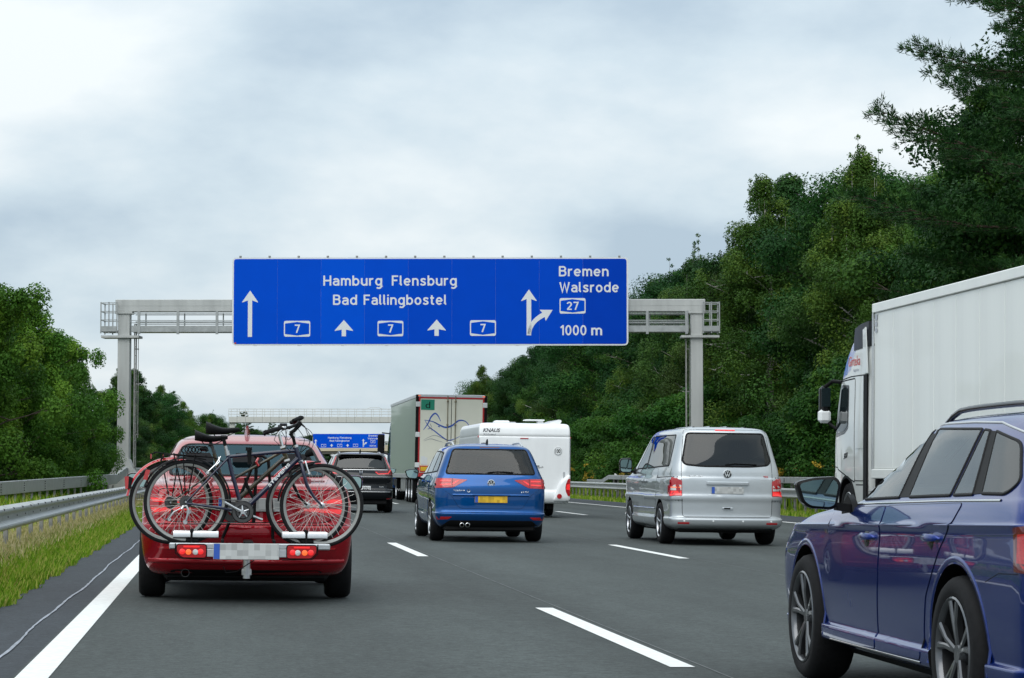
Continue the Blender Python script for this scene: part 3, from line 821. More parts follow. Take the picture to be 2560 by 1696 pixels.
        bm.verts.ensure_lookup_table(); bm.verts.index_update()
        V, N = [], []
        for v in bm.verts:
            h, n = s.cast(v.co.x, v.co.y, ax); V.append(h+n*offs); N.append(n)
        F = [[v.index for v in f.verts] for f in bm.faces]
        fn = Vector((0,0,0))
        for f in F[:1]:
            fn = (V[f[1]]-V[f[0]]).cross(V[f[2]]-V[f[1]])
        want = {'x-': Vector((-1,0,0)), 'x+': Vector((1,0,0)), 'y-': Vector((0,-1,0)), 'y+': Vector((0,1,0)), 'z': Vector((0,0,1))}[ax]
        tot = Vector((0,0,0))
        for f in F:
            for k in range(1, len(f)-1): tot += (V[f[k]]-V[f[0]]).cross(V[f[k+1]]-V[f[0]])
        if tot.dot(want) < 0: F = [f[::-1] for f in F]
        nt_ = len(F); th = thick if thick is not None else offs + .004
        ed = {}
        for f in F:
            for i in range(len(f)): ed[(f[i], f[(i+1) % len(f)])] = 1
        low = {}
        for (a, b_) in list(ed):
            if (b_, a) not in ed:
                for q in (a, b_):
                    if q not in low: low[q] = len(V); V.append(V[q]-N[q]*th); N.append(N[q])
                F.append([b_, a, low[a], low[b_]])
        bm.free()
        me = bpy.data.meshes.new(name); me.from_pydata([tuple(v) for v in V], [], F); me.update()
        nl = []
        for k, p in enumerate(me.polygons):
            p.use_smooth = True
            for li in p.loop_indices:
                nl.append(tuple(N[me.loops[li].vertex_index]) if k < nt_ else tuple(p.normal))
        me.normals_split_custom_set(nl)
        return link(name, me, mt, parent)
    def strip(s, name, path, ax, wd, mt, parent, offs=0.003, step=0.05, closed=False, rise=0.0):
        """a narrow moulding or joint that follows the shell"""
        P = []; pts = list(path) + ([path[0]] if closed else [])
        for i in range(len(pts)-1):
            a, b_ = Vector(pts[i]), Vector(pts[i+1]); n = max(1, int((b_-a).length/step))
            P += [a.lerp(b_, k/n) for k in range(n)]
        if not closed: P.append(Vector(pts[-1]))
        H = [s.cast(p.x, p.y, ax) for p in P]; m = len(H); b = B(); rings = []
        for i in range(m):
            a = H[(i-1) % m if closed else max(i-1,0)][0]; c = H[(i+1) % m if closed else min(i+1,m-1)][0]
            h, n = H[i]; t = (c-a); t = t.normalized() if t.length > 1e-6 else Vector((0,1,0))
            q = n.cross(t).normalized()
            rings.append([h+q*wd/2-n*.004, h+q*wd/2*.7+n*offs, h+n*(offs+rise), h-q*wd/2*.7+n*offs, h-q*wd/2-n*.004])
        if closed: rings.append(rings[0])
        b.loft(rings, cap=False, closed=False)
        return obj(name, b, mt, parent, ang=80, recalc=False)
    def onto(s, me, ax, u, v, offs=0.004):
        """lay flat lettering (xz plane) on the shell with its origin at u, v"""
        for p in me.vertices:
            h, n = s.cast(u+p.co.x, v+p.co.z, ax); d = p.co.y
            p.co = h + n*(offs-d)
        me.update()
        return me

def wheel(parent, c, r, wd, sg, style='five', rim_r=None, rim=None, n=36, detail=True):
    """sg = -1: the outer face looks to -x"""
    e = empty('wheel', c, parent=parent)
    rr = rim_r or r*0.68; hw = wd/2; b = B()
    b.lathe([(rr, -hw*.92), (rr+.02, -hw), (r-.03, -hw*1.0), (r-.008, -hw*.8), (r, -hw*.55), (r, hw*.55), (r-.008, hw*.8), (r-.03, hw), (rr+.02, hw), (rr, hw*.92)], (0,0,0), 'x', n)
    obj('tyre', b, m_rubber, e, ang=50)
    rim = rim or m_rim; o = sg*hw
    b = B(); b.lathe([(rr*1.0, o*.95), (rr*.97, o*1.0), (rr*.93, o*.92), (rr*.915, o*.75)], (0,0,0), 'x', n)
    b.lathe([(0.001, o*.78), (rr*.16, o*.80), (rr*.2, o*.68), (rr*.2, o*.3)], (0,0,0), 'x', 16)
    k = {'five': 5, 'twin': 5, 'multi': 10, 'seven': 7, 'disc': 0}[style]
    for i in range(k):
        a0 = 2*PI*i/k + .3
        legs = [(-.10, .19), (.10, .19)] if style == 'twin' else [(0, .15 if style == 'multi' else .25)]
        for (da, sw) in legs:
            ring = []
            for (q, wq, h) in ((.16, sw*.62, .74), (.55, sw*.55, .86), (.93, sw*.8, .90)):
                a = a0 + da*(q if style == 'twin' else 1)*2.2
                cy, cz = math.cos(a)*rr*q, math.sin(a)*rr*q; ty, tz = -math.sin(a), math.cos(a); hw_ = rr*wq*.5
                ring.append([(o*h, cy-ty*hw_, cz-tz*hw_), (o*(h+.07), cy-ty*hw_*.5, cz-tz*hw_*.5), (o*(h+.07), cy+ty*hw_*.5, cz+tz*hw_*.5), (o*h, cy+ty*hw_, cz+tz*hw_), (o*(h-.25), cy, cz)])
            b.loft(ring)
    if style == 'disc':
        b.lathe([(rr*.9, o*.55), (rr*.7, o*.5), (rr*.45, o*.2), (rr*.3, o*.15)], (0,0,0), 'x', 20)
        for i in range(8):
            a = 2*PI*i/8; b.lathe([(.012, o*.55), (.012, o*.25)], (0, math.cos(a)*rr*.36, math.sin(a)*rr*.36), 'x', 6, cap=True)
    obj('rim', b, rim, e, ang=40)
    b = B(); b.lathe([(rr*.915, o*.76), (rr*.90, o*.5), (rr*.88, -o*.8)], (0,0,0), 'x', n); obj('rim_barrel', b, m_rimdark, e)
    if detail:
        b = B(); b.lathe([(rr*.72, o*.18), (rr*.72, o*.02), (rr*.25, o*.02)], (0,0,0), 'x', 24)
        obj('brake_disc', b, m_bolt, e)
        b = B(); b.lathe([(rr*.89, o*-.2), (0.01, o*-.2)], (0,0,0), 'x', 20)
        obj('hub', b, m_black, e)
    return e
def plate_mat(name, base):
    """number plate whose characters are blurred into blocks"""
    m = bpy.data.materials.new(name); m.use_nodes = True; t = m.node_tree; b = t.nodes['Principled BSDF']; ln = t.links.new
    b.inputs['Roughness'].default_value = 0.4
    tcn = t.nodes.new('ShaderNodeTexCoord'); sn = t.nodes.new('ShaderNodeVectorMath'); sn.operation = 'SNAP'
    sn.inputs[1].default_value = (0.045, 0.5, 0.045); ln(tcn.outputs['Object'], sn.inputs[0])
    wn = t.nodes.new('ShaderNodeTexWhiteNoise'); ln(sn.outputs[0], wn.inputs['Vector'])
    rp = t.nodes.new('ShaderNodeValToRGB'); rp.color_ramp.interpolation = 'LINEAR'
    rp.color_ramp.elements[0].color = (*[c*.62 for c in base], 1); rp.color_ramp.elements[1].color = (*base, 1)
    ln(wn.outputs[0], rp.inputs[0]); ln(rp.outputs[0], b.inputs['Base Color'])
    return m
m_plate = plate_mat('plate_white_blurred', (0.58,0.59,0.58)); m_plateY = plate_mat('plate_yellow_blurred', (0.86,0.52,0.03))
def plate(parent, x, y, z, wd, h, m, text=None, band=True, name='number_plate'):
    b = B(); b.cbox(x-wd/2, x+wd/2, y-.008, y, z-h/2, z+h/2, .003); p = obj(name, b, m, parent)
    if band:
        b = B(); b.box(x-wd/2+.003, x-wd/2+.05, y-.0105, y-.0075, z-h/2+.004, z+h/2-.004); obj('country_band', b, m_eu, p)
    if text:
        me = text_mesh('plate_text', text, x-wd/2+.07, x+wd/2-.02, z-h*.3, h*.6, depth=.002, bold=.02)
        for v in me.vertices: v.co.y += y-.0105
        link('plate_text', me, m_black, p)
    return p
def round_badge(parent, c, r, y0, kind):
    """round maker's emblem on the tailgate, facing -y"""
    x, z = c; b = B()
    b.lathe([(r*.80, -.010), (r*.82, -.016), (r*.98, -.014), (r, -.004), (r, .01)], (x, y0, z), 'y', 28)
    e = obj('emblem', b, m_chrome, parent)
    b = B(); b.lathe([(.001, -.006), (r*.81, -.006)], (x, y0, z), 'y', 28); obj('emblem_field', b, m_black, e)
    b = B()
    if kind == 'vw':
        for poly in ([(-.30,.72),(-.14,.76),(0,.30),(.14,.76),(.30,.72),(.09,.10),(-.09,.10)],
                     [(-.72,.28),(-.56,.50),(-.27,-.36),(-.06,.06),(.06,.06),(.27,-.36),(.56,.50),(.72,.28),(.37,-.70),(.20,-.76),(0,-.30),(-.20,-.76),(-.37,-.70)]):
            b.prism([(x+p[0]*r, z+p[1]*r) for p in poly], y0-.013, y0-.004, 'xz')
    obj('emblem_letters', b, m_chrome, e, smooth=False)
    return e
def mirror(parent, c, wd, h, sg, m_shell, m_arm, shape='round'):
    """door mirror; glass looks back (-y). c = centre, sg=-1 left side"""
    x, y, z = c; b = B(); rings = []
    if shape == 'wing': base = [(-.5,.32),(-.1,.46),(.38,.5),(.5,.3),(.40,-.42),(.28,-.5),(-.2,-.46),(-.36,-.3)]
    else: base = [(-.5,.3),(-.36,.48),(.36,.5),(.5,.34),(.5,-.4),(.38,-.5),(-.34,-.5),(-.48,-.36)]
    base = [(p[0]*(-sg), p[1]) for p in base]
    prof = fillet(base, .12, 3)
    for (s, yy) in ((1.0, 0), (1.03, .02), (.98, .07), (.80, .12), (.45, .15)):
        rings.append([(x+p[0]*wd*s, y+yy, z+p[1]*h*s) for p in prof])
    b.loft(rings); mo = obj('door_mirror', b, m_shell, parent, ang=60)
    b = B(); b.loft([[(x+p[0]*wd*.99, y-.002, z+p[1]*h*.99) for p in prof], [(x+p[0]*wd*.86, y-.012, z+p[1]*h*.85) for p in prof]], cap=False)
    obj('mirror_rim', b, m_black, mo)
    b = B(); b.prism([(x+p[0]*wd*.87, z+p[1]*h*.86) for p in prof], y-.010, y+.002, 'xz'); obj('mirror_glass', b, m_mirror, mo, smooth=False)
    b = B(); xi = x-sg*wd*.42
    b.loft([[(xi+dx, y+.05+q[0]*.030, z-h*.40+dz+q[1]*.020) for q in ((-1,-1),(1,-1),(1,1),(-1,1))] for dx, dz in ((0,0),(-sg*.06,-.008),(-sg*.11,-.012))])
    b.loft([[(xi-sg*.075-sg*k*.03, y+.05+p[0]+.06, z-h*.40+p[1]) for p in ((-.13,-.045),(.10,-.045),(.10,.0),(-.02,.06),(-.10,.02))] for k in (0,1)])
    obj('mirror_arm', b, m_arm, mo, ang=60)
    return mo
def roof_rail(parent, x, y0, y1, bd, m, h=.045, r=.016):
    zf = lambda y: bd.cast(x, y, 'z')[0].z-.004
    b = B(); n = 14; pts = []
    for i in range(n+1):
        s = i/n; y = y0+(y1-y0)*s; lift = h*min(1, 4.5*min(s, 1-s))
        pts.append((x, y, zf(y)+lift))
    b.tube(pts, [r*.8]+[r]*(n-1)+[r*.8], 8)
    return obj('roof_rail', b, m, parent, ang=60)
def fin(parent, y, z, m, s=1.0):
    b = B(); rings = []
    for (k, hh, ww) in ((0, .0, .020), (.25, .0, .020), (.5, .25, .017), (.75, .65, .012), (1.0, 1.0, .006)):
        rings.append([(ww*s, y-.02*s+.10*s*(1-k)*.6-.02*hh, z+.075*s*k), (0, y+.12*s*(1-k), z+.075*s*k), (-ww*s, y-.02*s+.10*s*(1-k)*.6-.02*hh, z+.075*s*k), (0, y-.045*s+.01*hh, z+.075*s*k)])
    b.loft(rings)
    return obj('roof_antenna', b, m, parent, ang=60)
def car_root(name, label, cat, X, Y, yaw=0.0, group='cars and vans in the traffic queue'):
    return thing(name, label, cat, (X, Y, gz(X)+.004), (0, math.atan(CF), yaw), group)

def seat(parent, x, y, z, wd=.48, name='seat', head=True):
    """seat facing forward, y = back of the cushion"""
    e = empty(name, (x,y,z), parent=parent)
    b = B(); b.cbox(-wd/2, wd/2, 0, .50, -.10, .06, .05); b.loft([[(-wd/2*k,yy,zz),(wd/2*k,yy,zz),(wd/2*k*.96,yy+.12,zz),(-wd/2*k*.96,yy+.12,zz)] for k, yy, zz in ((.95,.0,.0),(1,-.04,.2),(.98,-.10,.42),(.80,-.14,.56),(.5,-.15,.60))])
    obj('cushion', b, m_seat, e, ang=50)
    if head:
        b = B(); b.loft([[(-.13*k,-.15,zz),(.13*k,-.15,zz),(.12*k,-.06,zz),(-.12*k,-.06,zz)] for k, zz in ((.7,.63),(1,.66),(1,.76),(.75,.81))]); b.box(-.05,-.038,-.115,-.105,.56,.66); b.box(.038,.05,-.115,-.105,.56,.66); obj('headrest', b, m_seat, e, ang=50)
    return e
def interior(parent, wd, yf, yr, z=.50, rows=2):
    b = B(); b.cbox(-wd, wd, yr-.5, yf+1.0, .30, .36, .02); b.cbox(-wd, wd, yf+.62, yf+.95, .75, .93, .06); obj('cabin_floor', b, m_seat, parent)
    for sg in (-1,1): seat(parent, sg*.36, yf, z)
    for x in (-.42,0,.42): seat(parent, x, yr, z, .42, 'rear_seat')
    b = B(); b.tube([(-.36+.18*math.cos(a), yf+.60+.06*math.sin(a), .88+.17*math.sin(a)) for a in [2*PI*i/20 for i in range(20)]], .014, 6, closed=True); obj('steering_wheel', b, m_seat, parent)
    b = B(); b.cbox(-.11,.11,yf+.50,yf+.53,z+.80,z+.86,.01); obj('inner_mirror', b, m_seat, parent)
def glaze(bd, c, side, rear, front, gl_s, gl_r, rim=.030, pillars=()):
    for ax in ('x-','x+'):
        for i, q in enumerate(side):
            bd.panel('side_window', q, ax, gl_s[min(i,len(gl_s)-1)], c, .004, step=.10, vstep=.06)
            bd.strip('window_seal', q, ax, rim, m_black, c, .006, closed=True, step=.06)
        for q in pillars: bd.panel('pillar_trim', q, ax, m_black, c, .003, step=.1)
    bd.panel('rear_window', rear, 'y-', gl_r, c, .004, step=.10, vstep=.05); bd.strip('window_seal', rear, 'y-', .036, m_black, c, .006, closed=True)
    bd.panel('windscreen', front, 'y+', m_gclear, c, .004, step=.12, vstep=.06); bd.strip('window_seal', front, 'y+', .04, m_black, c, .006, closed=True)
def wins_of(side, rear, front, rd, fd, sd=.30):
    return [(q,'x',sd) for q in side]+[(rear,'y-',rd),(front,'y+',fd)]
# ------------------------------------------------------------------ vehicles: cars and vans
def rw(z, w_, yr, yf, cr=(.22,.16), cf=None, bow=.05, bowf=.14, sb=.025):
    if cf is None:
        k = max(0, min(1, (z-.88)/.14)); cf = (.40+(.15-.40)*k, .45+(.18-.45)*k)
    return (z, w_, yr, yf, cr[0], cr[1], cf[0], cf[1], bow, bowf, sb)
def both(poly, fn):
    fn(poly, 1); fn(mirror_poly(poly), -1)
def wheels(root, ys, x, r, wd, style, rim=None, rim_r=None):
    for y in ys:
        for sg in (-1, 1): wheel(root, (sg*x, y, r), r, wd, sg, style, rim_r, rim)
def underbody(root, w_, y0, y1, z0, z1):
    b = B(); b.cbox(-w_, w_, y0, y1, z0, z1, .03); obj('underbody', b, m_black, root)

# ---- red fastback under the bicycle rack
def red_car():
    p = paint('paint_red', (0.32,0.002,0.010), metal=0.4, rough=0.26)
    c = car_root('red_car', 'glossy red car carrying two bicycles on a rear rack', 'car', .19, 20.1)
    rows = [rw(.20,.74,.30,4.30), rw(.23,.80,.12,4.40), rw(.32,.86,.04,4.46), rw(.45,.885,.01,4.5), rw(.56,.895,-.005,4.5), rw(.625,.895,.0,4.48),
            rw(.645,.89,.04,4.46), rw(.70,.89,.055,4.4), rw(.80,.885,.07,4.2), rw(.88,.87,.085,3.8), rw(.935,.855,.10,3.4), rw(.955,.84,.125,3.2), rw(.985,.80,.26,3.0),
            rw(1.01,.775,.46,2.9), rw(1.10,.735,.68,2.75), rw(1.20,.685,.92,2.52), rw(1.29,.635,1.13,2.3), rw(1.335,.60,1.24,2.2), rw(1.36,.56,1.34,2.1), rw(1.385,.48,1.45,2.0), rw(1.398,.30,1.55,1.9), rw(1.402,.05,1.66,1.8)]
    bd = Body(rows)
    win = fillet([(-.545,1.305),(.545,1.305),(.665,1.04),(-.665,1.04)], .06); fr = fillet([(-.54,1.30),(.54,1.30),(.64,1.05),(-.64,1.05)], .05)
    side = [fillet([(1.72,1.03),(2.60,1.02),(2.30,1.22),(2.05,1.30),(1.75,1.305)], .02), fillet([(1.08,1.05),(1.66,1.03),(1.69,1.305),(1.45,1.295),(1.25,1.2)], .02)]
    bd.shell('body', [p, m_black], c, [(.92,.32,.37,.90), (3.55,.32,.37,.90)], wins=wins_of(side, win, fr, 1.6, 2.0))
    glaze(bd, c, side, win, fr, [m_gclear, m_gtint], m_gteal, pillars=[[(1.66,1.03),(1.72,1.03),(1.75,1.305),(1.69,1.305)]]); interior(c, .72, 1.75, .95, .42)
    for ax in ('x-', 'x+'):
        bd.strip('roof_joint', [(1.35,1.352),(2.05,1.357)], ax, .012, m_black, c, .002)
    # tail lamps
    lp = [(.40,.735),(.78,.70),(.86,.78),(.84,.86),(.74,.885),(.42,.80)]
    def lamp(poly, sg):
        o = bd.panel('tail_lamp', fillet(poly, .03), 'y-', m_lampred, c, .008)
        q = [(sg*x, z) for x, z in [(.46,.752),(.76,.728),(.79,.765),(.47,.775)]]
        bd.panel('lit_strip', q if sg > 0 else q[::-1], 'y-', m_lamplit, o, .011)
        q = [(sg*x, z) for x, z in [(.50,.80),(.77,.815),(.79,.845),(.70,.85)]]
        bd.panel('lit_strip', q if sg > 0 else q[::-1], 'y-', m_lamplit, o, .011)
    both(lp, lamp)
    bt = fillet([(-.74,.925),(.74,.925),(.70,.68),(.62,.655),(-.62,.655),(-.70,.68)], .05)
    bd.strip('boot_joint', bt, 'y-', .010, m_black, c, .002, closed=True)
    for sg in (-1, 1):
        q = [(sg*.73,.452),(sg*.56,.448),(sg*.56,.432),(sg*.72,.436)]
        bd.panel('bumper_reflector', q, 'y-', m_lampred, c, .006)
    bd.strip('bumper_joint', [(-.86,.635),(.86,.635)], 'y-', .012, m_black, c, .002)
    bd.strip('bumper_crease', [(-.80,.335),(-.3,.325),(.3,.325),(.80,.335)], 'y-', .05, p, c, .006, rise=.008)
    bd.panel('rear_valance', fillet([(-.60,.262),(.60,.262),(.70,.207),(-.70,.207)], .02), 'y-', m_black, c, .005)
    plate(c, .02, .045, .80, .52, .11, m_plate)
    me = text_mesh('boot_lettering', 'EC', .30, .40, .862, .035, .003); me.transform(Matrix.Translation((0,.07,0))); link('boot_lettering', me, m_chrome, c)
    b = B(); b.lathe([(.001,-.006),(.035,-.006),(.035,.02)], (0,.062,.93), 'y', 20); obj('emblem', b, m_chrome, c)
    b = B(); b.lathe([(.034,-.04),(.030,-.04),(.030,.20)], (-.50,.10,.235), 'y', 20); obj('exhaust_pipe', b, m_bolt, c)
    b = B(); b.cbox(-.04,.04,-.12,.5,.22,.28,.01); b.lathe([(.03,0),(.03,.16)], (0,-.10,.20), 'z', 14, cap=True); obj('tow_bar', b, m_alu, c)
    fin(c, 1.50, 1.385, p, 1.25); underbody(c, .68, .22, 4.2, .165, .30)
    for sg in (-1,1): mirror(c, (sg*1.0,2.75,.98), .2, .14, sg, p, m_black)
    wheels(c, (.92, 3.55), .79, .315, .215, 'five')
    return c
red_car()

# ---- blue estate in the near lane
def blue_estate():
    p = paint('paint_royal_blue', (0.0,0.022,0.19), metal=0.6, rough=0.26, cior=1.48, coat=.9)
    c = car_root('blue_estate_car', 'royal blue estate car cut off by the frame, nearest to the camera', 'car', 4.0, 9.15)
    def dfm(x, y, z):
        k = max(0, min(1, (z-.35)/.35)) * max(0, min(1, (1.45-z)/.3))
        z2 = z - .020*(y-1.2)*k
        return (x, y, z2)
    rows = [rw(.20,.76,.30,4.40), rw(.235,.85,.14,4.5), rw(.25,.892,.10,4.55), rw(.315,.897,.07,4.6), rw(.335,.876,.05,4.62), rw(.40,.882,.03,4.64), rw(.55,.892,.01,4.67), rw(.70,.896,.0,4.66), rw(.78,.895,.03,4.6),
            rw(.835,.894,.045,4.5), rw(.868,.899,.05,4.42), rw(.880,.903,.06,4.38), rw(.888,.894,.07,4.3), rw(.93,.880,.09,4.0), rw(.975,.862,.13,3.35), rw(1.0,.846,.17,3.02),
            rw(1.10,.795,.25,2.78), rw(1.20,.745,.32,2.54), rw(1.28,.705,.37,2.36), rw(1.32,.682,.41,2.27), rw(1.355,.648,.46,2.18), rw(1.377,.575,.55,2.06), rw(1.394,.44,.75,1.88), rw(1.404,.24,1.0,1.70), rw(1.406,.04,1.25,1.5)]
    bd = Body(rows, n=4, deform=dfm)
    side = [fillet(q, r_) for q, r_ in (([(2.70,.975),(2.01,.992),(2.08,1.312),(2.18,1.296),(2.48,1.14)], .012), ([(1.84,.996),(1.20,1.010),(1.21,1.303),(1.95,1.316)], .012), ([(1.155,1.011),(.89,1.017),(1.08,1.294),(1.165,1.300)], .012), ([(.78,1.022),(.49,1.022),(.40,1.075),(.62,1.238),(.99,1.290)], [.01,.05,.06,.06,.01]))]
    win = fillet([(-.56,1.28),(.56,1.28),(.66,1.02),(-.66,1.02)], .06); fr = fillet([(-.58,1.30),(.58,1.30),(.72,1.03),(-.72,1.03)], .05)
    bd.shell('body', [p, m_black], c, [(.97,.335,.385,.905), (3.68,.335,.385,.905)], wins=wins_of(side, win, fr, .9, 1.9))
    glaze(bd, c, side, win, fr, [m_gclear, m_gclear, m_gclear, m_gtint], m_gtint, rim=.017, pillars=[[(1.84,.996),(2.01,.992),(2.08,1.312),(1.95,1.316)], [(.78,1.022),(.89,1.017),(1.08,1.294),(.99,1.290)]]); interior(c, .74, 1.95, 1.05, .40)
    for ax in ('x-','x+'):
        for ya in (.97, 3.68):
            bd.strip('arch_lip', [(ya+.405*math.cos(t), .335+.405*math.sin(t)) for t in [R(-10)+R(200)*i/24 for i in range(25)]], ax, .036, p, c, .002, rise=.002)
        bd.strip('chrome_moulding', [(2.80,.950),(2.0,.968),(1.2,.986),(.50,.996)], ax, .014, m_chrome, c, .005)
        bd.strip('roof_moulding', [(2.50,1.17),(2.20,1.318),(1.95,1.340),(1.4,1.338),(.98,1.328),(.60,1.275)], ax, .013, m_alu, c, .005)
        fd = fillet([(3.13,.925),(2.15,.948),(2.15,.86),(2.24,.36),(2.24,.262),(3.12,.262),(3.17,.6)], .03)
        rd = fillet([(2.125,.95),(.96,.978),(1.02,.90),(1.20,.77),(1.405,.56),(1.46,.40),(1.48,.27),(2.215,.262),(2.215,.36),(2.125,.86)], .03)
        for q, hy, hz in ((fd, 2.36, .80), (rd, 1.30, .822)):
            bd.strip('door_gap', q, ax, .011, m_black, c, .0008, closed=True)
            d = bd.panel('door', q, ax, p, c, .0035, step=.03, vstep=.02)
            sg = -1 if ax == 'x-' else 1; h, n = bd.cast(hy, hz, ax); b = B()
            b.loft([[(h.x+sg*(dx*.9+.002), hy+dy, hz+dz) for dx, dz in ((-.01,-.014*k),(.034*k,-.016*k),(.040*k,.0),(.030*k,.016*k),(-.01,.014*k))] for dy, k in ((-.115,.35),(-.09,.9),(0,1.1),(.08,.9),(.12,.4))])
            obj('door_handle', b, p, d, ang=60)
            b = B(); b.lathe([(.001,0),(.05,.0),(.06,-sg*.006)], (h.x+sg*.0045, hy+.02, hz-.012), 'x', 18); obj('handle_recess', b, m_gloss, d)
        bd.strip('door_sill_edge', [(3.12,.252),(1.48,.258)], ax, .012, m_chrome, c, .003)
    lp = fillet([(.50,.87),(.83,.885),(.86,.86),(.87,.74),(.84,.70),(.62,.72)], .02)
    both(lp, lambda q, sg: bd.panel('tail_lamp', q, 'y-', m_lampred, c, .010))
    for ax in ('x-','x+'):
        bd.panel('tail_lamp', fillet([(.115,.90),(.24,.892),(.225,.715),(.115,.71)], .012), ax, m_lampdark, c, .009, step=.03)
        bd.panel('lamp_core', [(.125,.87),(.20,.865),(.19,.75),(.125,.745)], ax, m_lampred, c, .012, step=.03)
        bd.strip('bumper_joint', [(.20,.705),(.42,.70),(.58,.66)], ax, .005, m_black, c, .0005)
        bd.panel('headlamp', fillet([(4.05,.83),(4.45,.78),(4.5,.68),(4.2,.72)], .03), ax, m_lampclr, c, .006)
        bd.panel('fender_badge', [(3.24,.815),(3.17,.817),(3.17,.795),(3.22,.794)], ax, m_chrome, c, .005)
    plate(c, 0, -.004, .76, .52, .11, m_plate)
    for sg in (-1,1):
        mirror(c, (sg*1.05,2.74,1.005), .235, .165, sg, m_gloss, m_black, 'wing')
        roof_rail(c, sg*.580, .60, 2.24, bd, m_gloss, .042, .014)
    underbody(c, .72, .2, 4.3, .16, .3)
    wheels(c, (.97, 3.68), .793, .335, .225, 'twin', m_rimgrey, .245)
    b = B(); b.prism([(-.25,.9),(.25,.9),(.22,1.5),(-.22,1.5)], 0, .004, 'xy'); g = obj('roof_glass', b, m_glass, c, smooth=False); g.location = (0,.1,1.4085)
    return c
blue_estate()

# ---- blue compact van with yellow plate
def blue_mpv():
    p = paint('paint_sea_blue', (0.0,0.070,0.255), metal=0.7, rough=0.30)
    c = car_root('blue_people_carrier', 'metallic blue people carrier with yellow number plate', 'car', 4.21, 38.2)
    rows = [rw(.22,.78,.25,4.1), rw(.26,.84,.10,4.25), rw(.35,.885,.03,4.35), rw(.43,.902,.0,4.4), rw(.455,.906,.0,4.4), rw(.475,.90,.035,4.4), rw(.53,.90,.05,4.4), rw(.72,.906,.05,4.4), rw(.85,.905,.055,4.35),
            rw(.95,.893,.085,4.1), rw(1.04,.868,.115,3.6), rw(1.08,.85,.135,3.3), rw(1.25,.785,.21,2.9), rw(1.42,.715,.29,2.5), rw(1.49,.67,.33,2.35), rw(1.525,.605,.37,2.2), rw(1.55,.50,.5,2.05), rw(1.572,.28,.85,1.8), rw(1.578,.04,1.2,1.5)]
    bd = Body(rows)
    win = fillet([(-.585,1.472),(.585,1.472),(.715,1.082),(-.715,1.082)], .05); fr = fillet([(-.56,1.44),(.56,1.44),(.74,1.10),(-.74,1.10)], .05)
    side = [fillet(q, .025) for q in ([(3.0,1.075),(2.15,1.087),(2.15,1.445),(2.28,1.43),(2.65,1.28)], [(2.08,1.087),(1.2,1.10),(1.2,1.44),(2.08,1.447)], [(1.13,1.102),(.56,1.118),(.54,1.22),(.64,1.41),(1.13,1.437)])]
    bd.shell('body', [p, m_black], c, [(.93,.325,.37,.905), (3.70,.325,.37,.905)], wins=wins_of(side, win, fr, .8, 2.1))
    glaze(bd, c, side, win, fr, [m_gclear, m_gtint, m_gtint], m_gtint, pillars=[[(2.08,1.087),(2.15,1.087),(2.15,1.445),(2.08,1.447)], [(1.13,1.102),(1.2,1.10),(1.2,1.44),(1.13,1.437)]]); interior(c, .76, 2.1, 1.15, .58)
    b = B(); 
    gate = fillet([(-.80,1.065),(.80,1.065),(.80,.86),(.63,.74),(.50,.535),(-.50,.535),(-.63,.74),(-.80,.86)], .05)
    bd.strip('tailgate_gap', gate, 'y-', .011, m_black, c, .0008, closed=True); tg = bd.panel('tailgate', gate, 'y-', p, c, .005)
    bd.strip('tailgate_crease', [(-.61,.745),(.61,.745)], 'y-', .05, p, tg, .012, rise=.006)
    bd.panel('plate_recess', fillet([(-.56,.725),(.56,.725),(.34,.60),(-.34,.60)], .04), 'y-', p, tg, .0075)
    lp = fillet([(.37,.985),(.60,.862),(.875,.852),(.885,.90),(.85,1.005),(.62,1.005)], [.02,.03,.02,.02,.02,.02])
    def lamp(q, sg):
        o = bd.panel('tail_lamp', q, 'y-', m_lampred, c, .012)
        for a in ([(.50,.975),(.61,.90),(.61,.925),(.55,.965)], [(.64,.90),(.80,.892),(.80,.91),(.64,.918)], [(.64,.955),(.80,.955),(.79,.975),(.64,.978)]):
            a = [(sg*x, z) for x, z in a]; bd.panel('lit_strip', a if sg > 0 else a[::-1], 'y-', m_lamplit, o, .016)
        bd.strip('lamp_joint', [(sg*.615,.865),(sg*.615,1.003)], 'y-', .008, m_black, o, .014)
    both(lp, lamp)
    round_badge(c, (0,.935), .062, .075, 'vw')
    plate(c, 0, .030, .682, .52, .11, m_plateY, band=True)
    b = B(); b.cbox(-.30,.30,.0,.06,.735,.76,.01); obj('plate_light_strip', b, p, c)
    for sg in (-1,1):
        q = [(sg*.86,.40),(sg*.84,.355),(sg*.68,.362),(sg*.62,.40)]
        bd.panel('bumper_reflector', q, 'y-', m_lampred, c, .006)
    bd.panel('rear_diffuser', fillet([(-.66,.345),(.66,.345),(.80,.235),(-.80,.235)], .03), 'y-', m_black, c, .006)
    for x in (-.46,-.37):
        b = B(); b.lathe([(.036,-.03),(.030,-.032),(.028,.2)], (x,.06,.272), 'y', 18); obj('exhaust_pipe', b, m_chrome, c)
    me = text_mesh('tailgate_lettering', 'TOURAN', -.60, -.42, .805, .022, .003, bold=.02); link('tailgate_lettering', bd.onto(me, 'y-', 0, 0, .008), m_chrome, c)
    b = B(); b.lathe([(.018,-.004),(.026,-.006),(.026,.006)], (-.36,.05,.815), 'y', 16); obj('round_sticker', b, m_chrome, c)
    me = text_mesh('engine_lettering', '2.0 TDI', .48, .60, .79, .022, .003, bold=.02); link('engine_lettering', bd.onto(me, 'y-', 0, 0, .008), m_chrome, c)
    bd.strip('wiper', [(-.05,1.10),(.10,1.115),(.36,1.105)], 'y-', .022, m_black, c, .015, rise=.012)
    bd.strip('brake_light', [(-.16,1.505),(.16,1.505)], 'y-', .02, m_lampdark, c, .006)
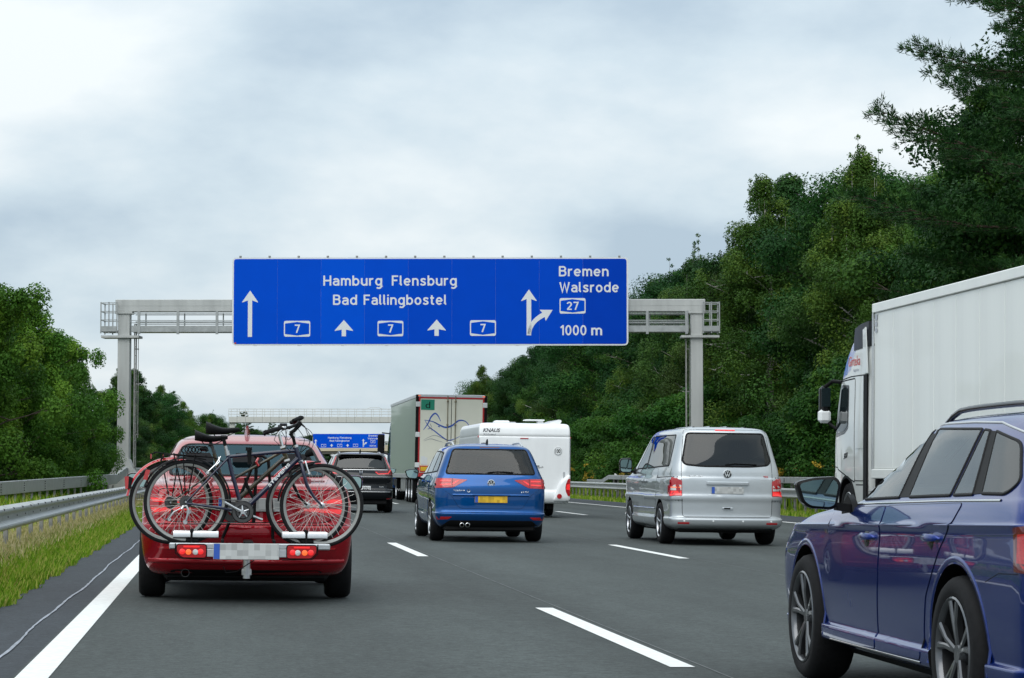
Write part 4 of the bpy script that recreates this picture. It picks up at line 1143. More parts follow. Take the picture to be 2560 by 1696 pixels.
    for ax in ('x-','x+'):
        for q, hy in ((fillet([(3.2,1.03),(2.12,1.06),(2.12,.30),(3.15,.28),(3.2,.6)], .04), 2.3), (fillet([(2.10,1.06),(1.16,1.08),(1.18,.80),(1.36,.55),(1.42,.30),(2.10,.30)], .04), 1.35)):
            bd.strip('door_gap', q, ax, .011, m_black, c, .0008, closed=True); d = bd.panel('door', q, ax, p, c, .004, step=.1)
            h, n = bd.cast(hy, .95, ax); b = B(); s = n.x/abs(n.x); b.cbox(min(h.x,h.x+s*.04), max(h.x,h.x+s*.04), hy-.1, hy+.1, .935, .97, .012); obj('door_handle', b, p, d)
    for sg in (-1,1):
        mirror(c, (sg*1.04,2.95,1.07), .24, .17, sg, m_gloss, m_black, 'wing')
        roof_rail(c, sg*.555, .55, 2.15, bd, m_alu, .055, .018)
    fin(c, .75, 1.565, m_black, 1.1); underbody(c, .72, .15, 4.1, .17, .3)
    wheels(c, (.93, 3.70), .79, .325, .225, 'five')
    return c
blue_mpv()

# ---- silver van
def silver_van():
    p = paint('paint_silver', (0.49,0.52,0.54), metal=0.55, rough=0.34)
    c = car_root('silver_van', 'silver passenger van with tinted rear window on the lane beside the lorry', 'van', 7.92, 37.7)
    rows = [rw(.24,.82,.2,4.72), rw(.28,.885,.04,4.8), rw(.33,.925,-.03,4.85), rw(.40,.938,-.045,4.87), rw(.425,.935,-.035,4.87), rw(.44,.925,.02,4.87), rw(.50,.922,.03,4.87), rw(.70,.925,.03,4.86), rw(.725,.938,.022,4.86), rw(.77,.938,.022,4.84), rw(.80,.925,.035,4.8), rw(.95,.925,.04,4.75),
            rw(1.03,.922,.045,4.68), rw(1.06,.915,.05,4.62), rw(1.075,.900,.06,4.5), rw(1.15,.892,.07,4.1), rw(1.22,.88,.085,3.9), rw(1.32,.855,.11,3.72), rw(1.55,.80,.18,3.35), rw(1.74,.755,.24,3.0), rw(1.80,.725,.265,2.85), rw(1.84,.67,.30,2.7), rw(1.868,.56,.42,2.5), rw(1.888,.32,.75,2.2), rw(1.893,.04,1.3,1.7)]
    bd = Body(rows)
    win = fillet([(-.615,1.775),(.615,1.775),(.71,1.33),(.66,1.275),(.40,1.25),(-.40,1.25),(-.66,1.275),(-.71,1.33)], [.05,.05,.05,.1,.1,.1,.1,.05]); fr = fillet([(-.64,1.74),(.64,1.74),(.80,1.24),(-.80,1.24)], .06)
    side = [fillet(q, .04) for q in ([(3.40,1.205),(2.42,1.215),(2.42,1.735),(2.58,1.735),(2.74,1.68)], [(2.34,1.217),(.50,1.255),(.54,1.745),(2.34,1.745)])]
    bd.shell('body', [p, m_black], c, [(.98,.335,.385,.94), (3.90,.335,.385,.94)], wins=wins_of(side, win, fr, .8, 2.6))
    glaze(bd, c, side, win, fr, [m_gclear, m_gpriv], m_gpriv); interior(c, .78, 2.5, 1.2, .75)
    gate = fillet([(-.715,.452),(.715,.452),(.715,1.06),(.70,1.20),(-.70,1.20),(-.715,1.06)], .05)
    tg = bd.panel('tailgate', gate, 'y-', p, c, .005)
    bd.strip('tailgate_gap', fillet([(-.718,.448),(.718,.448),(.735,1.06),(.725,1.33),(.66,1.835),(-.66,1.835),(-.725,1.33),(-.735,1.06)], .06), 'y-', .011, m_black, c, .0008, closed=True)
    bd.strip('wiper', [(-.02,1.275),(.15,1.29),(.48,1.278)], 'y-', .024, m_black, tg, .018, rise=.012)
    bd.strip('brake_light', [(-.16,1.825),(.16,1.825)], 'y-', .022, m_lamplit, c, .010)
    lp = fillet([(.725,.775),(.925,.775),(.93,.9),(.915,1.05),(.86,1.065),(.725,1.02)], .015)
    def lamp(q, sg):
        o = bd.panel('tail_lamp', q, 'y-', m_lampred, c, .012)
        a = [(sg*x, z) for x, z in [(.735,.865),(.925,.865),(.925,.955),(.735,.95)]]; bd.panel('clear_lens', a if sg > 0 else a[::-1], 'y-', m_lampclr, o, .014)
        a = [(sg*x, z) for x, z in [(.735,.785),(.92,.785),(.92,.855),(.735,.855)]]; bd.panel('lit_lens', a if sg > 0 else a[::-1], 'y-', m_lamplit, o, .015)
        a = [(sg*x, z) for x, z in [(.74,.905),(.92,.905),(.92,.922),(.74,.918)]]; bd.panel('amber_lens', a if sg > 0 else a[::-1], 'y-', m_lampor if sg < 0 else m_lampred, o, .016)
    both(lp, lamp)
    for ax in ('x-','x+'):
        bd.panel('tail_lamp', fillet([(.09,.775),(.20,.775),(.20,1.03),(.10,1.06)], .015), ax, m_lampred, c, .010)
    round_badge(c, (0,1.135), .068, .055, 'vw')
    b = B(); b.cbox(-.34,.34,-.005,.06,.955,1.01,.012); obj('handle_strip', b, p, tg)
    bd.panel('plate_recess', fillet([(-.33,.955),(.33,.955),(.33,.79),(-.33,.79)], .03), 'y-', p, tg, .009)
    plate(c, 0, .024, .872, .52, .112, m_plate)
    b = B(); b.cbox(-.085,.085,.0,.035,.565,.605,.012); h = obj('tailgate_handle', b, p, tg); b = B(); b.box(-.06,.04,-.004,.002,.572,.597); obj('handle_recess', b, m_black, tg)
    me = text_mesh('tailgate_lettering', 'MULTIVAN', -.63, -.40, 1.085, .022, .003, bold=.02); link('tailgate_lettering', bd.onto(me, 'y-', 0, 0, .009), m_chrome, tg)
    me = text_mesh('engine_lettering', 'TDI', .585, .66, 1.075, .03, .003, bold=.03); link('engine_lettering', bd.onto(me, 'y-', 0, 0, .009), m_red, tg)
    bd.strip('small_lettering_bar', [(.53,1.045),(.66,1.043)], 'y-', .010, m_alu, tg, .008)
    for sg in (-1,1):
        q = [(sg*.80,.365),(sg*.80,.338),(sg*.62,.338),(sg*.62,.365)]; bd.panel('bumper_reflector', q, 'y-', m_lampred, c, .007)
        for x in (sg*.24, sg*.70):
            h, n = bd.cast(x, .385, 'y-'); b = B(); b.lathe([(.001,-.007),(.014,-.006),(.016,.004)], h, 'y', 12); obj('parking_sensor', b, m_white, c)
    bd.strip('swage_joint', [(-.93,.70),(.93,.70)], 'y-', .008, m_black, c, .002)
    for ax in ('x-','x+'):
        bd.strip('sliding_rail', [(.12,1.075),(1.25,1.065)], ax, .026, m_black, c, .004)
        bd.strip('side_joint', [(.02,.695),(.55,.695)], ax, .008, m_black, c, .002)
        bd.strip('side_moulding', [(1.40,.56),(2.4,.56),(3.42,.56)], ax, .03, p, c, .008, rise=.006)
        for q, hy in ((fillet([(3.5,1.17),(2.40,1.19),(2.40,.26),(3.44,.26),(3.5,.7)], .04), 2.52), (fillet([(2.38,1.19),(1.30,1.205),(1.30,.80),(1.40,.55),(1.42,.26),(2.38,.26)], .04), 2.24)):
            bd.strip('door_gap', q, ax, .011, m_black, c, .0008, closed=True); d = bd.panel('door', q, ax, p, c, .004, step=.12)
            h, n = bd.cast(hy, 1.0, ax); s = n.x/abs(n.x); b = B(); b.cbox(min(h.x,h.x+s*.045), max(h.x,h.x+s*.045), hy-.09, hy+.09, .985, 1.02, .012); obj('door_handle', b, p, d)
    for sg in (-1,1): mirror(c, (sg*1.07,3.42,1.26), .22, .25, sg, m_gloss, m_black)
    for x in (-.42,-.14,.14,.42):
        bd.strip('roof_rib', [(x,.75),(x,2.2)], 'z', .05, p, c, .006, rise=.006)
    underbody(c, .76, .15, 4.6, .20, .32)
    b = B(); b.tube([(-.3,.3,.25),(.1,.25,.24),(.4,.35,.25)], .05, 8); b.cbox(-.1,.2,.4,.8,.19,.3,.03); obj('exhaust_box', b, m_bolt, c)
    wheels(c, (.98, 3.90), .815, .335, .225, 'five', m_rim)
    return c
silver_van()

# ---- black sport utility car
def black_suv():
    p = paint('paint_black', (0.003,0.004,0.006), metal=0.2, rough=0.25)
    c = car_root('black_sport_utility_car', 'black sport utility car ahead of the bicycles, beside the green-sided lorry', 'car', 3.68, 65.5)
    rows = [rw(.32,.80,.25,4.2), rw(.36,.86,.08,4.4), rw(.45,.895,.01,4.5), rw(.58,.905,.0,4.55), rw(.62,.90,.01,4.55), rw(.64,.892,.04,4.55), rw(.80,.90,.05,4.5), rw(.92,.905,.035,4.45), rw(.98,.90,.04,4.3), rw(1.06,.89,.07,3.8), rw(1.15,.87,.09,3.4), rw(1.18,.855,.10,3.3),
            rw(1.28,.815,.17,3.0), rw(1.45,.74,.29,2.6), rw(1.535,.70,.34,2.42), rw(1.575,.64,.36,2.3), rw(1.60,.56,.42,2.15), rw(1.625,.40,.65,2.0), rw(1.642,.2,1.0,1.8), rw(1.645,.04,1.2,1.6)]
    bd = Body(rows)
    win = fillet([(-.60,1.515),(.60,1.515),(.69,1.19),(-.69,1.19)], .05); fr = fillet([(-.58,1.50),(.58,1.50),(.74,1.20),(-.74,1.20)], .05)
    side = [fillet(q, .03) for q in ([(2.9,1.18),(2.2,1.19),(2.2,1.49),(2.32,1.46)], [(2.14,1.19),(1.2,1.20),(1.2,1.50),(2.14,1.495)], [(1.13,1.205),(.70,1.22),(.80,1.43),(1.13,1.495)])]
    bd.shell('body', [p, m_black], c, [(.92,.35,.40,.91), (3.56,.35,.40,.91)], wins=wins_of(side, win, fr, .8, 2.2))
    glaze(bd, c, side, win, fr, [m_gclear, m_gpriv], m_gpriv); interior(c, .76, 2.05, 1.1, .62)
    b = B(); b.loft([[(x, y0, z) for x in (-.64,-.3,.3,.64)] + [(x, y0-.03, z-.025) for x in (.62,.3,-.3,-.62)] for y0, z in ((.40,1.60),(.28,1.59))]); obj('spoiler', b, p, c, ang=60)
    def lamp(q, sg):
        o = bd.panel('tail_lamp', q, 'y-', m_lampdark, c, .008)
        bd.strip('lit_strip', [(sg*.40,1.10),(sg*.47,1.045),(sg*.74,1.06),(sg*.80,1.15)], 'y-', .03, m_lamplit, o, .012)
        bd.strip('pillar_light', [(sg*.665,1.50),(sg*.72,1.36),(sg*.79,1.20)], 'y-', .05, m_lampred, o, .012)
    both(fillet([(.36,1.13),(.46,1.02),(.84,1.02),(.875,1.14),(.80,1.20),(.72,1.15)], .02), lamp)
    bd.strip('chrome_bar', [(-.72,1.155),(.72,1.155)], 'y-', .03, m_chrome, c, .012, rise=.004)
    b = B(); b.prism(fillet([(-.06,.05),(.06,.05),(.052,-.05),(-.052,-.05)], .02), .045, .075, 'xz'); e = obj('emblem', b, m_gloss, c); e.location = (0,.0,1.10)
    b = B()
    for poly in ([(-.045,.038),(-.028,.038),(-.018,.005),(-.026,-.040),(-.038,-.040)], [(.045,.038),(.028,.038),(.018,.005),(.026,-.040),(.038,-.040)], [(-.022,.006),(.022,.006),(.02,-.008),(-.02,-.008)]): b.prism(poly, .032, .05, 'xz')
    b.prism([(-.04,-.05),(.04,-.05),(.04,-.058),(-.04,-.058)], .032, .05, 'xz')
    obj('emblem_letter', b, m_chrome, e, smooth=False)
    plate(c, .01, .030, .665, .52, .112, m_white, 'K  Y 2021')
    bd.strip('bumper_line', [(-.80,.565),(.80,.565)], 'y-', .014, m_chrome, c, .004)
    bd.strip('gate_line', [(-.86,.97),(.86,.97)], 'y-', .014, m_alu, c, .003)
    for sg in (-1,1): bd.panel('bumper_reflector', [(sg*.87,.40),(sg*.87,.365),(sg*.70,.36),(sg*.70,.39)], 'y-', m_lampred, c, .006)
    me = text_mesh('model_lettering', 'CR-V', .50, .62, .685, .026, .003, bold=.02); link('model_lettering', bd.onto(me, 'y-', 0, 0, .005), m_chrome, c)
    for ax in ('x-','x+'):
        bd.strip('window_moulding', [(3.0,1.155),(1.2,1.185),(.55,1.20),(.70,1.47),(1.2,1.535),(2.2,1.525)], ax, .018, m_chrome, c, .006)
    for sg in (-1,1):
        mirror(c, (sg*1.04,2.9,1.14), .23, .16, sg, p, m_black, 'wing')
        roof_rail(c, sg*.55, .6, 2.1, bd, m_alu, .04, .014)
    fin(c, .62, 1.63, m_black, 1.2); underbody(c, .72, .15, 4.1, .22, .36)
    wheels(c, (.92, 3.56), .79, .35, .23, 'five')
    return c
black_suv()
# ------------------------------------------------------------------ bicycles and their rack
m_navy = mat('bike_navy', (0.003,0.005,0.030), rough=0.3, coat=0.6)
m_olive = mat('bike_olive_black', (0.010,0.010,0.010), rough=0.35, coat=0.4, col2=(0.06,0.045,0.010), scale=7)
m_redgd = mat('red_mudguard', (0.50,0.008,0.015), rough=0.25, coat=1.0)
m_spoke = mat('spoke_steel', (0.72,0.70,0.66), rough=0.3, metal=0.8)
m_rimbike = mat('bike_rim', (0.36,0.36,0.34), rough=0.4, metal=0.7)
def arc(cx, cz, r, a0, a1, n=24, y=0):
    return [(cx+r*math.cos(R(a0+(a1-a0)*i/n)), y, cz+r*math.sin(R(a0+(a1-a0)*i/n))) for i in range(n+1)]
def bike_wheel(root, c, r, seed, gears=False):
    e = empty('wheel', (c[0], 0, c[1]), parent=root)
    b = B(); b.tube([(p[0]*(r-.017), 0, p[1]*(r-.017)) for p in [(math.cos(2*PI*i/64), math.sin(2*PI*i/64)) for i in range(64)]], .017, 8, closed=True); obj('tyre', b, m_rubber, e, ang=80)
    b = B(); b.lathe([(r-.034,-.010),(r-.028,-.012),(r-.047,-.009),(r-.052,0),(r-.047,.009),(r-.028,.012),(r-.034,.010)], (0,0,0), 'y', 64); obj('rim', b, m_rimbike, e, ang=50)
    b = B(); rnd = random.Random(seed)
    for i in range(32):
        a = 2*PI*i/32 + seed*.37; s = 1 if i % 2 else -1; t = a + s*(1.15 if (i//2) % 2 else -1.15)
        b.tube([(.022*math.cos(t), s*.028, .022*math.sin(t)), ((r-.06)*math.cos(a), 0, (r-.06)*math.sin(a))], .0013, 4, cap=False)
    obj('spokes', b, m_spoke, e)
    b = B(); b.lathe([(.001,-.05),(.008,-.05),(.008,-.036),(.024,-.030),(.024,-.024),(.014,-.018),(.014,.018),(.024,.024),(.024,.030),(.008,.036),(.008,.05),(.001,.05)], (0,0,0), 'y', 18); obj('hub', b, m_alu, e)
    if gears:
        b = B()
        for k in range(6): b.lathe([(.020,-.034-k*.0045),(.052-k*.005,-.034-k*.0045),(.052-k*.005,-.036-k*.0045),(.02,-.036-k*.0045)], (0,0,0), 'y', 24)
        obj('sprocket_cassette', b, m_bolt, e)
        b = B(); b.lathe([(.001,-.062),(.05,-.06),(.075,-.045),(.07,-.033)], (0,0,0), 'y', 24)
    b = B(); b.tube([(r*.0,0,0)]*1+[(0,-.001,0)], .001, 3); 
    a = R(200+seed*40); b = B(); b.tube([((r-.06)*math.cos(a),0,(r-.06)*math.sin(a)),((r-.10)*math.cos(a),0,(r-.10)*math.sin(a))], .004, 6); obj('valve', b, m_bolt, e)
    return e
def saddle(root, x0, x1, z, drop, name='saddle', mt=None):
    b = B(); rings = []; n = 12
    for i in range(n+1):
        s = i/n; x = x0+(x1-x0)*s
        hw = .078*(1-s)**1.0*(.55+.45*min(1,s*5)) + .020; hw = hw if s > .05 else .045
        zz = z + .012*math.cos(s*PI*2)*.5 - .006*s + (.02*(1-s)**4)
        th = .068*(1-.5*s)+drop*1.4*max(0,.5-s)
        if s > .93: hw *= .6; th *= .7
        rings.append([(x, hw*math.cos(a), zz + (th*.35*math.sin(a) if math.sin(a) > 0 else th*math.sin(a)*(.9 if abs(math.cos(a)) > .3 else .6))) for a in [2*PI*k/14 for k in range(14)]])
    b.loft(rings); o = obj(name, b, mt or m_black, root, ang=70)
    b = B()
    for s in (-1,1): b.tube([(x0+.05,s*.03,z-.03),(x0+.08,s*.022,z-.065),(x0+.16,s*.022,z-.062),(x1-.03,s*.008,z-.025)], .0045, 6)
    obj('saddle_rail', b, m_bolt, o)
    return o

def near_bike():
    t = thing('bicycle', 'navy blue trekking bicycle with white down tube lettering, the nearer on the rack', 'bicycle', (.198, 19.62, .470), (0, math.atan(CF), 0), 'bicycles on the rear rack')
    P = lambda u, v, y=0: ((u-965)/937, y, (790-v)/937+.34)
    rw_, fw_ = P(497,775), P(1515,790)
    bike_wheel(t, (rw_[0], rw_[2]), .338, 1, True); bike_wheel(t, (fw_[0], fw_[2]), .338, 2)
    b = B()
    b.tube([P(800,408), P(838,560), P(893,745), P(922,842)], [.0165,.0165,.0165,.018], 12)
    b.tube([P(805,432), P(1060,404), P(1318,378)], [.0135,.015,.0165], 12)
    b.tube([P(1345,425), P(985,778), P(930,838)], [.020,.020,.017], 12)
    b.tube([P(1306,352), P(1352,470)], .021, 12)
    for s in (-1,1):
        b.tube([P(806,440,s*.018), P(700,555,s*.05), P(505,772,s*.062)], [.009,.0085,.0075], 8)
        b.tube([P(915,848,s*.025), P(780,820,s*.055), P(500,785,s*.062)], [.012,.011,.008], 8)
    b.lathe([(.022,-.036),(.022,.036)], P(922,845), 'y', 16, cap=True)
    fr = obj('frame', b, m_navy, t, ang=60)
    b = B()
    for s in (-1,1): b.tube([P(1356,478,s*.02), P(1372,540,s*.05), P(1400,640,s*.052), P(1452,725,s*.052), P(1515,792,s*.055)], [.014,.015,.013,.011,.008], 8)
    b.tube([P(1352,470,-.03), P(1352,470,.03)], .016, 8); obj('fork', b, m_navy, t, ang=60)
    for q in ((1310,345),(1352,462)):
        b = B(); u = Vector(P(1352,470))-Vector(P(1306,352)); u.normalize(); c0 = Vector(P(*q)); b.tube([c0-u*.010, c0+u*.010], .0235, 12); obj('headset_ring', b, m_alu, t)
    b = B(); b.tube([P(1308,345), P(1292,285), P(1268,245)], [.0135,.0135,.017], 10); b.tube([P(1268,250), P(1300,225), P(1342,178), P(1335,160)], [.018,.016,.017,.018], 10); obj('stem', b, m_black, t, ang=60)
    # handlebar: near end swept back towards the saddle
    hb = [P(1338,138,.27), P(1330,168,.10), P(1318,182,0), P(1262,205,-.10), P(1190,218,-.20), P(1105,240,-.27)]
    b = B(); b.tube(hb, .0125, 10); obj('handlebar', b, m_black, t, ang=60)
    b = B(); b.tube([P(1205,214,-.185), P(1150,225,-.235), P(1070,252,-.29)], [.017,.0185,.019], 12); b.tube([P(1085,247,-.285), P(1068,262,-.293), P(1075,270,-.287)], [.018,.013,.008], 10); obj('grip', b, m_black, t, ang=60)
    b = B(); b.tube([P(1340,132,.18), P(1300,158,.26), P(1282,160,.30)], [.017,.018,.018], 12); obj('grip', b, m_black, t, ang=60)
    b = B(); b.tube([P(1215,200,-.18), P(1196,228,-.20), P(1176,246,-.235), P(1160,272,-.27)], [.010,.009,.006,.005], 8); b.cbox(P(1196,0)[0], P(1232,0)[0], -.20, -.165, P(0,222)[2], P(0,196)[2], .006); obj('brake_lever', b, m_chrome, t, ang=60)
    b = B(); b.tube([P(1332,150,.16), P(1362,178,.2), P(1385,196,.24)], [.010,.008,.006], 8); b.tube([P(1290,150,.15), P(1350,128,.2), P(1365,122,.24)], [.014,.022,.014], 8); obj('brake_lever', b, m_black, t, ang=60)
    b = B(); b.lathe([(.001,.014),(.028,.014),(.031,.004),(.031,-.012),(.001,-.012)], P(1212,190,-.17), 'z', 18); obj('bell', b, m_gloss, t)
    b = B(); b.tube([P(800,415), P(783,350), P(768,295)], [.0135,.0135,.0135], 10); b.tube([P(803,422), P(795,388)], .019, 12); obj('seat_post', b, m_alu, t, ang=60)
    b = B(); b.tube([P(783,350), P(768,295)], .0150, 10); b.cbox(P(745,0)[0],P(795,0)[0],-.02,.02,P(0,292)[2],P(0,270)[2],.006); obj('seat_clamp', b, m_black, t)
    saddle(t, P(635,0)[0], P(888,0)[0], P(0,222)[2], .035)
    # mudguards
    def guard(cx, cz, r, a0, a1, mt):
        pts = arc(cx, cz, r, a0, a1, 22); b = B(); rings = []
        for p in pts:
            d = Vector((p[0]-cx, 0, p[2]-cz)).normalized()
            rings.append([(p[0]-d.x*.012, -.024, p[2]-d.z*.012), (p[0]-d.x*.002, -.017, p[2]-d.z*.002), (p[0]+d.x*.003, 0, p[2]+d.z*.003), (p[0]-d.x*.002, .017, p[2]-d.z*.002), (p[0]-d.x*.012, .024, p[2]-d.z*.012),
                          (p[0]-d.x*.005, .016, p[2]-d.z*.005), (p[0], 0, p[2]), (p[0]-d.x*.005, -.016, p[2]-d.z*.005)])
        b.loft(rings); return obj('mudguard', b, mt, t, ang=60)
    guard(rw_[0], rw_[2], .358, 160, -5, m_black); guard(fw_[0], fw_[2], .356, 175, 92, m_black)
    b = B(); b.tube([P(1500,455), P(1440,470), P(1390,482)], [.003,.012,.012], 6); obj('mudguard_tip', b, m_black, t)
    # luggage carrier
    b = B()
    for s in (-1,1):
        b.tube([P(300,468,s*.06), P(330,430,s*.06), P(400,418,s*.06), P(560,428,s*.055), P(700,440,s*.03), P(770,470,s*.02)], .0055, 6)
        for q in (400, 470, 560): b.tube([P(q,420,s*.06), P(q*.25+497*.75,715,s*.065)], .005, 6)
    for q in (330, 400, 480, 560, 640): b.tube([P(q,424,-.06), P(q,424,.06)], .005, 6)
    b.tube([P(405,425,0), P(700,438,0)], .006, 6); lr = obj('luggage_carrier', b, m_black, t, ang=60)
    b = B(); b.prism([(P(175,0)[0],P(0,610)[2]),(P(205,0)[0],P(0,615)[2]),(P(228,0)[0],P(0,540)[2]),(P(195,0)[0],P(0,535)[2])], -.03, .03, 'xz'); obj('tail_light', b, m_lampred, t)
    b = B(); b.tube([P(1385,420,0), P(1405,400,0), P(1437,385,0)], [.012,.030,.034], 14); b.tube([P(1362,470,0), P(1388,430,0)], .005, 6); obj('headlamp', b, m_black, t, ang=60)
    # brakes
    b = B()
    b.tube([P(1385,455,-.03), P(1400,510,-.045), P(1414,548,-.045)], [.006,.007,.008], 8); b.lathe([(.001,-.02),(.010,-.02),(.010,.01)], P(1414,548,-.04), 'y', 10)
    b.tube([P(750,430,-.03), P(715,490,-.045), P(652,552,-.05)], [.005,.007,.007], 8); b.tube([P(735,435,-.03), P(742,470,-.04), P(715,500,-.045)], .006, 8); b.lathe([(.001,-.02),(.012,-.02),(.012,.01)], P(655,552,-.04), 'y', 10)
    obj('rim_brakes', b, m_chrome, t, ang=60)
    # drive train
    b = B(); b.lathe([(.03,-.046),(.083,-.046),(.086,-.049),(.083,-.052),(.03,-.052)], P(922,845), 'y', 40); cr_ = obj('crankset', b, m_bolt, t)
    b = B(); b.lathe([(.084,-.0525),(.090,-.0545),(.084,-.056)], P(922,845), 'y', 40); b.lathe([(.05,-.054),(.058,-.0545),(.05,-.055)], P(922,845), 'y', 40); obj('chain_guard', b, m_gloss, cr_)
    b = B()
    for k in range(5):
        a = 2*PI*k/5+.4; c0 = P(922,845,-.056); b.tube([c0, (c0[0]+.052*math.cos(a), -.055, c0[2]+.052*math.sin(a))], [.012,.006], 6)
    b.tube([P(922,845,-.065), P(855,810,-.072), P(785,772,-.078)], [.013,.010,.011], 8); b.lathe([(.001,-.08),(.016,-.08),(.016,-.055)], P(922,845), 'y', 14)
    b.tube([P(922,845,.065), P(1000,878,.072), P(1072,905,.078)], [.013,.010,.012], 8); obj('crank_arms', b, m_alu, cr_, ang=60)
    b = B()
    for v0, v1 in ((742,762),(918,935)): b.tube([P(500,v0,-.045) if v0 < 800 else P(500,940,-.045), P(700,(v0+v1)/2+ (0 if v0 < 800 else 5),-.047), P(915,v1-2 if v0 < 800 else 925,-.049)], .0035, 5)
    obj('chain', b, m_bolt, t)
    b = B(); b.tube([P(500,800,-.06), P(520,840,-.065), P(500,920,-.055)], [.009,.010,.008], 8); b.tube([P(480,805,-.06), P(466,830,-.07)], .012, 8)
    for q in ((520,848),(495,925)): b.lathe([(.001,-.006),(.017,-.006),(.019,0),(.017,.006),(.001,.006)], P(*q, -.055), 'y', 14)
    b.tube([P(500,800,-.06), P(410,850,-.06), P(375,900,-.055)], [.006,.007,.006], 6); b.lathe([(.001,-.006),(.014,-.006),(.014,.006)], P(378,905,-.05), 'y', 12); obj('rear_derailleur', b, m_alu, t, ang=60)
    # cables
    cables = [[(1225,215,-.15),(1250,300,-.08),(1300,250,-.05),(1290,340,0),(1240,395,.0)], [(1380,195,.2),(1435,240,.15),(1445,330,.08),(1400,420,.03),(1385,450,0)], [(1385,195,.22),(1430,280,.15),(1395,350,.05),(1350,395,0)],
              [(1330,215,.05),(1375,290,.0),(1355,360,0),(1335,410,0)], [(1240,225,-.15),(1230,320,-.1),(1260,375,-.04),(1330,400,0)], [(1385,190,.25),(1420,330,.16),(1360,380,.06),(1340,440,0)]]
    for cpts in cables:
        p = [Vector(P(*q)) for q in cpts]; sm = []
        for i in range(len(p)-1):
            a, b0, c0, d0 = p[max(i-1,0)], p[i], p[i+1], p[min(i+2,len(p)-1)]
            for k in range(6):
                s = k/6; sm.append(.5*((2*b0)+(c0-a)*s+(2*a-5*b0+4*c0-d0)*s*s+(3*b0-a-3*c0+d0)*s**3))
        sm.append(p[-1]); b = B(); b.tube(sm, .0026, 5); obj('cable', b, m_black, t, ang=80)
    # lettering along the down tube
    me = text_mesh('frame_lettering', 'STEVENS', 0, .245, -.0125, .025, .0015, bold=.03)
    d = Vector(P(1255,490))-Vector(P(1110,650)); a = math.atan2(d.z, d.x)
    o = link('frame_lettering', me, m_white, fr); o.location = Vector(P(1112,650))+Vector((0,-.0215,0)); o.rotation_euler = (0, -a, 0)
    return t
near_bike()

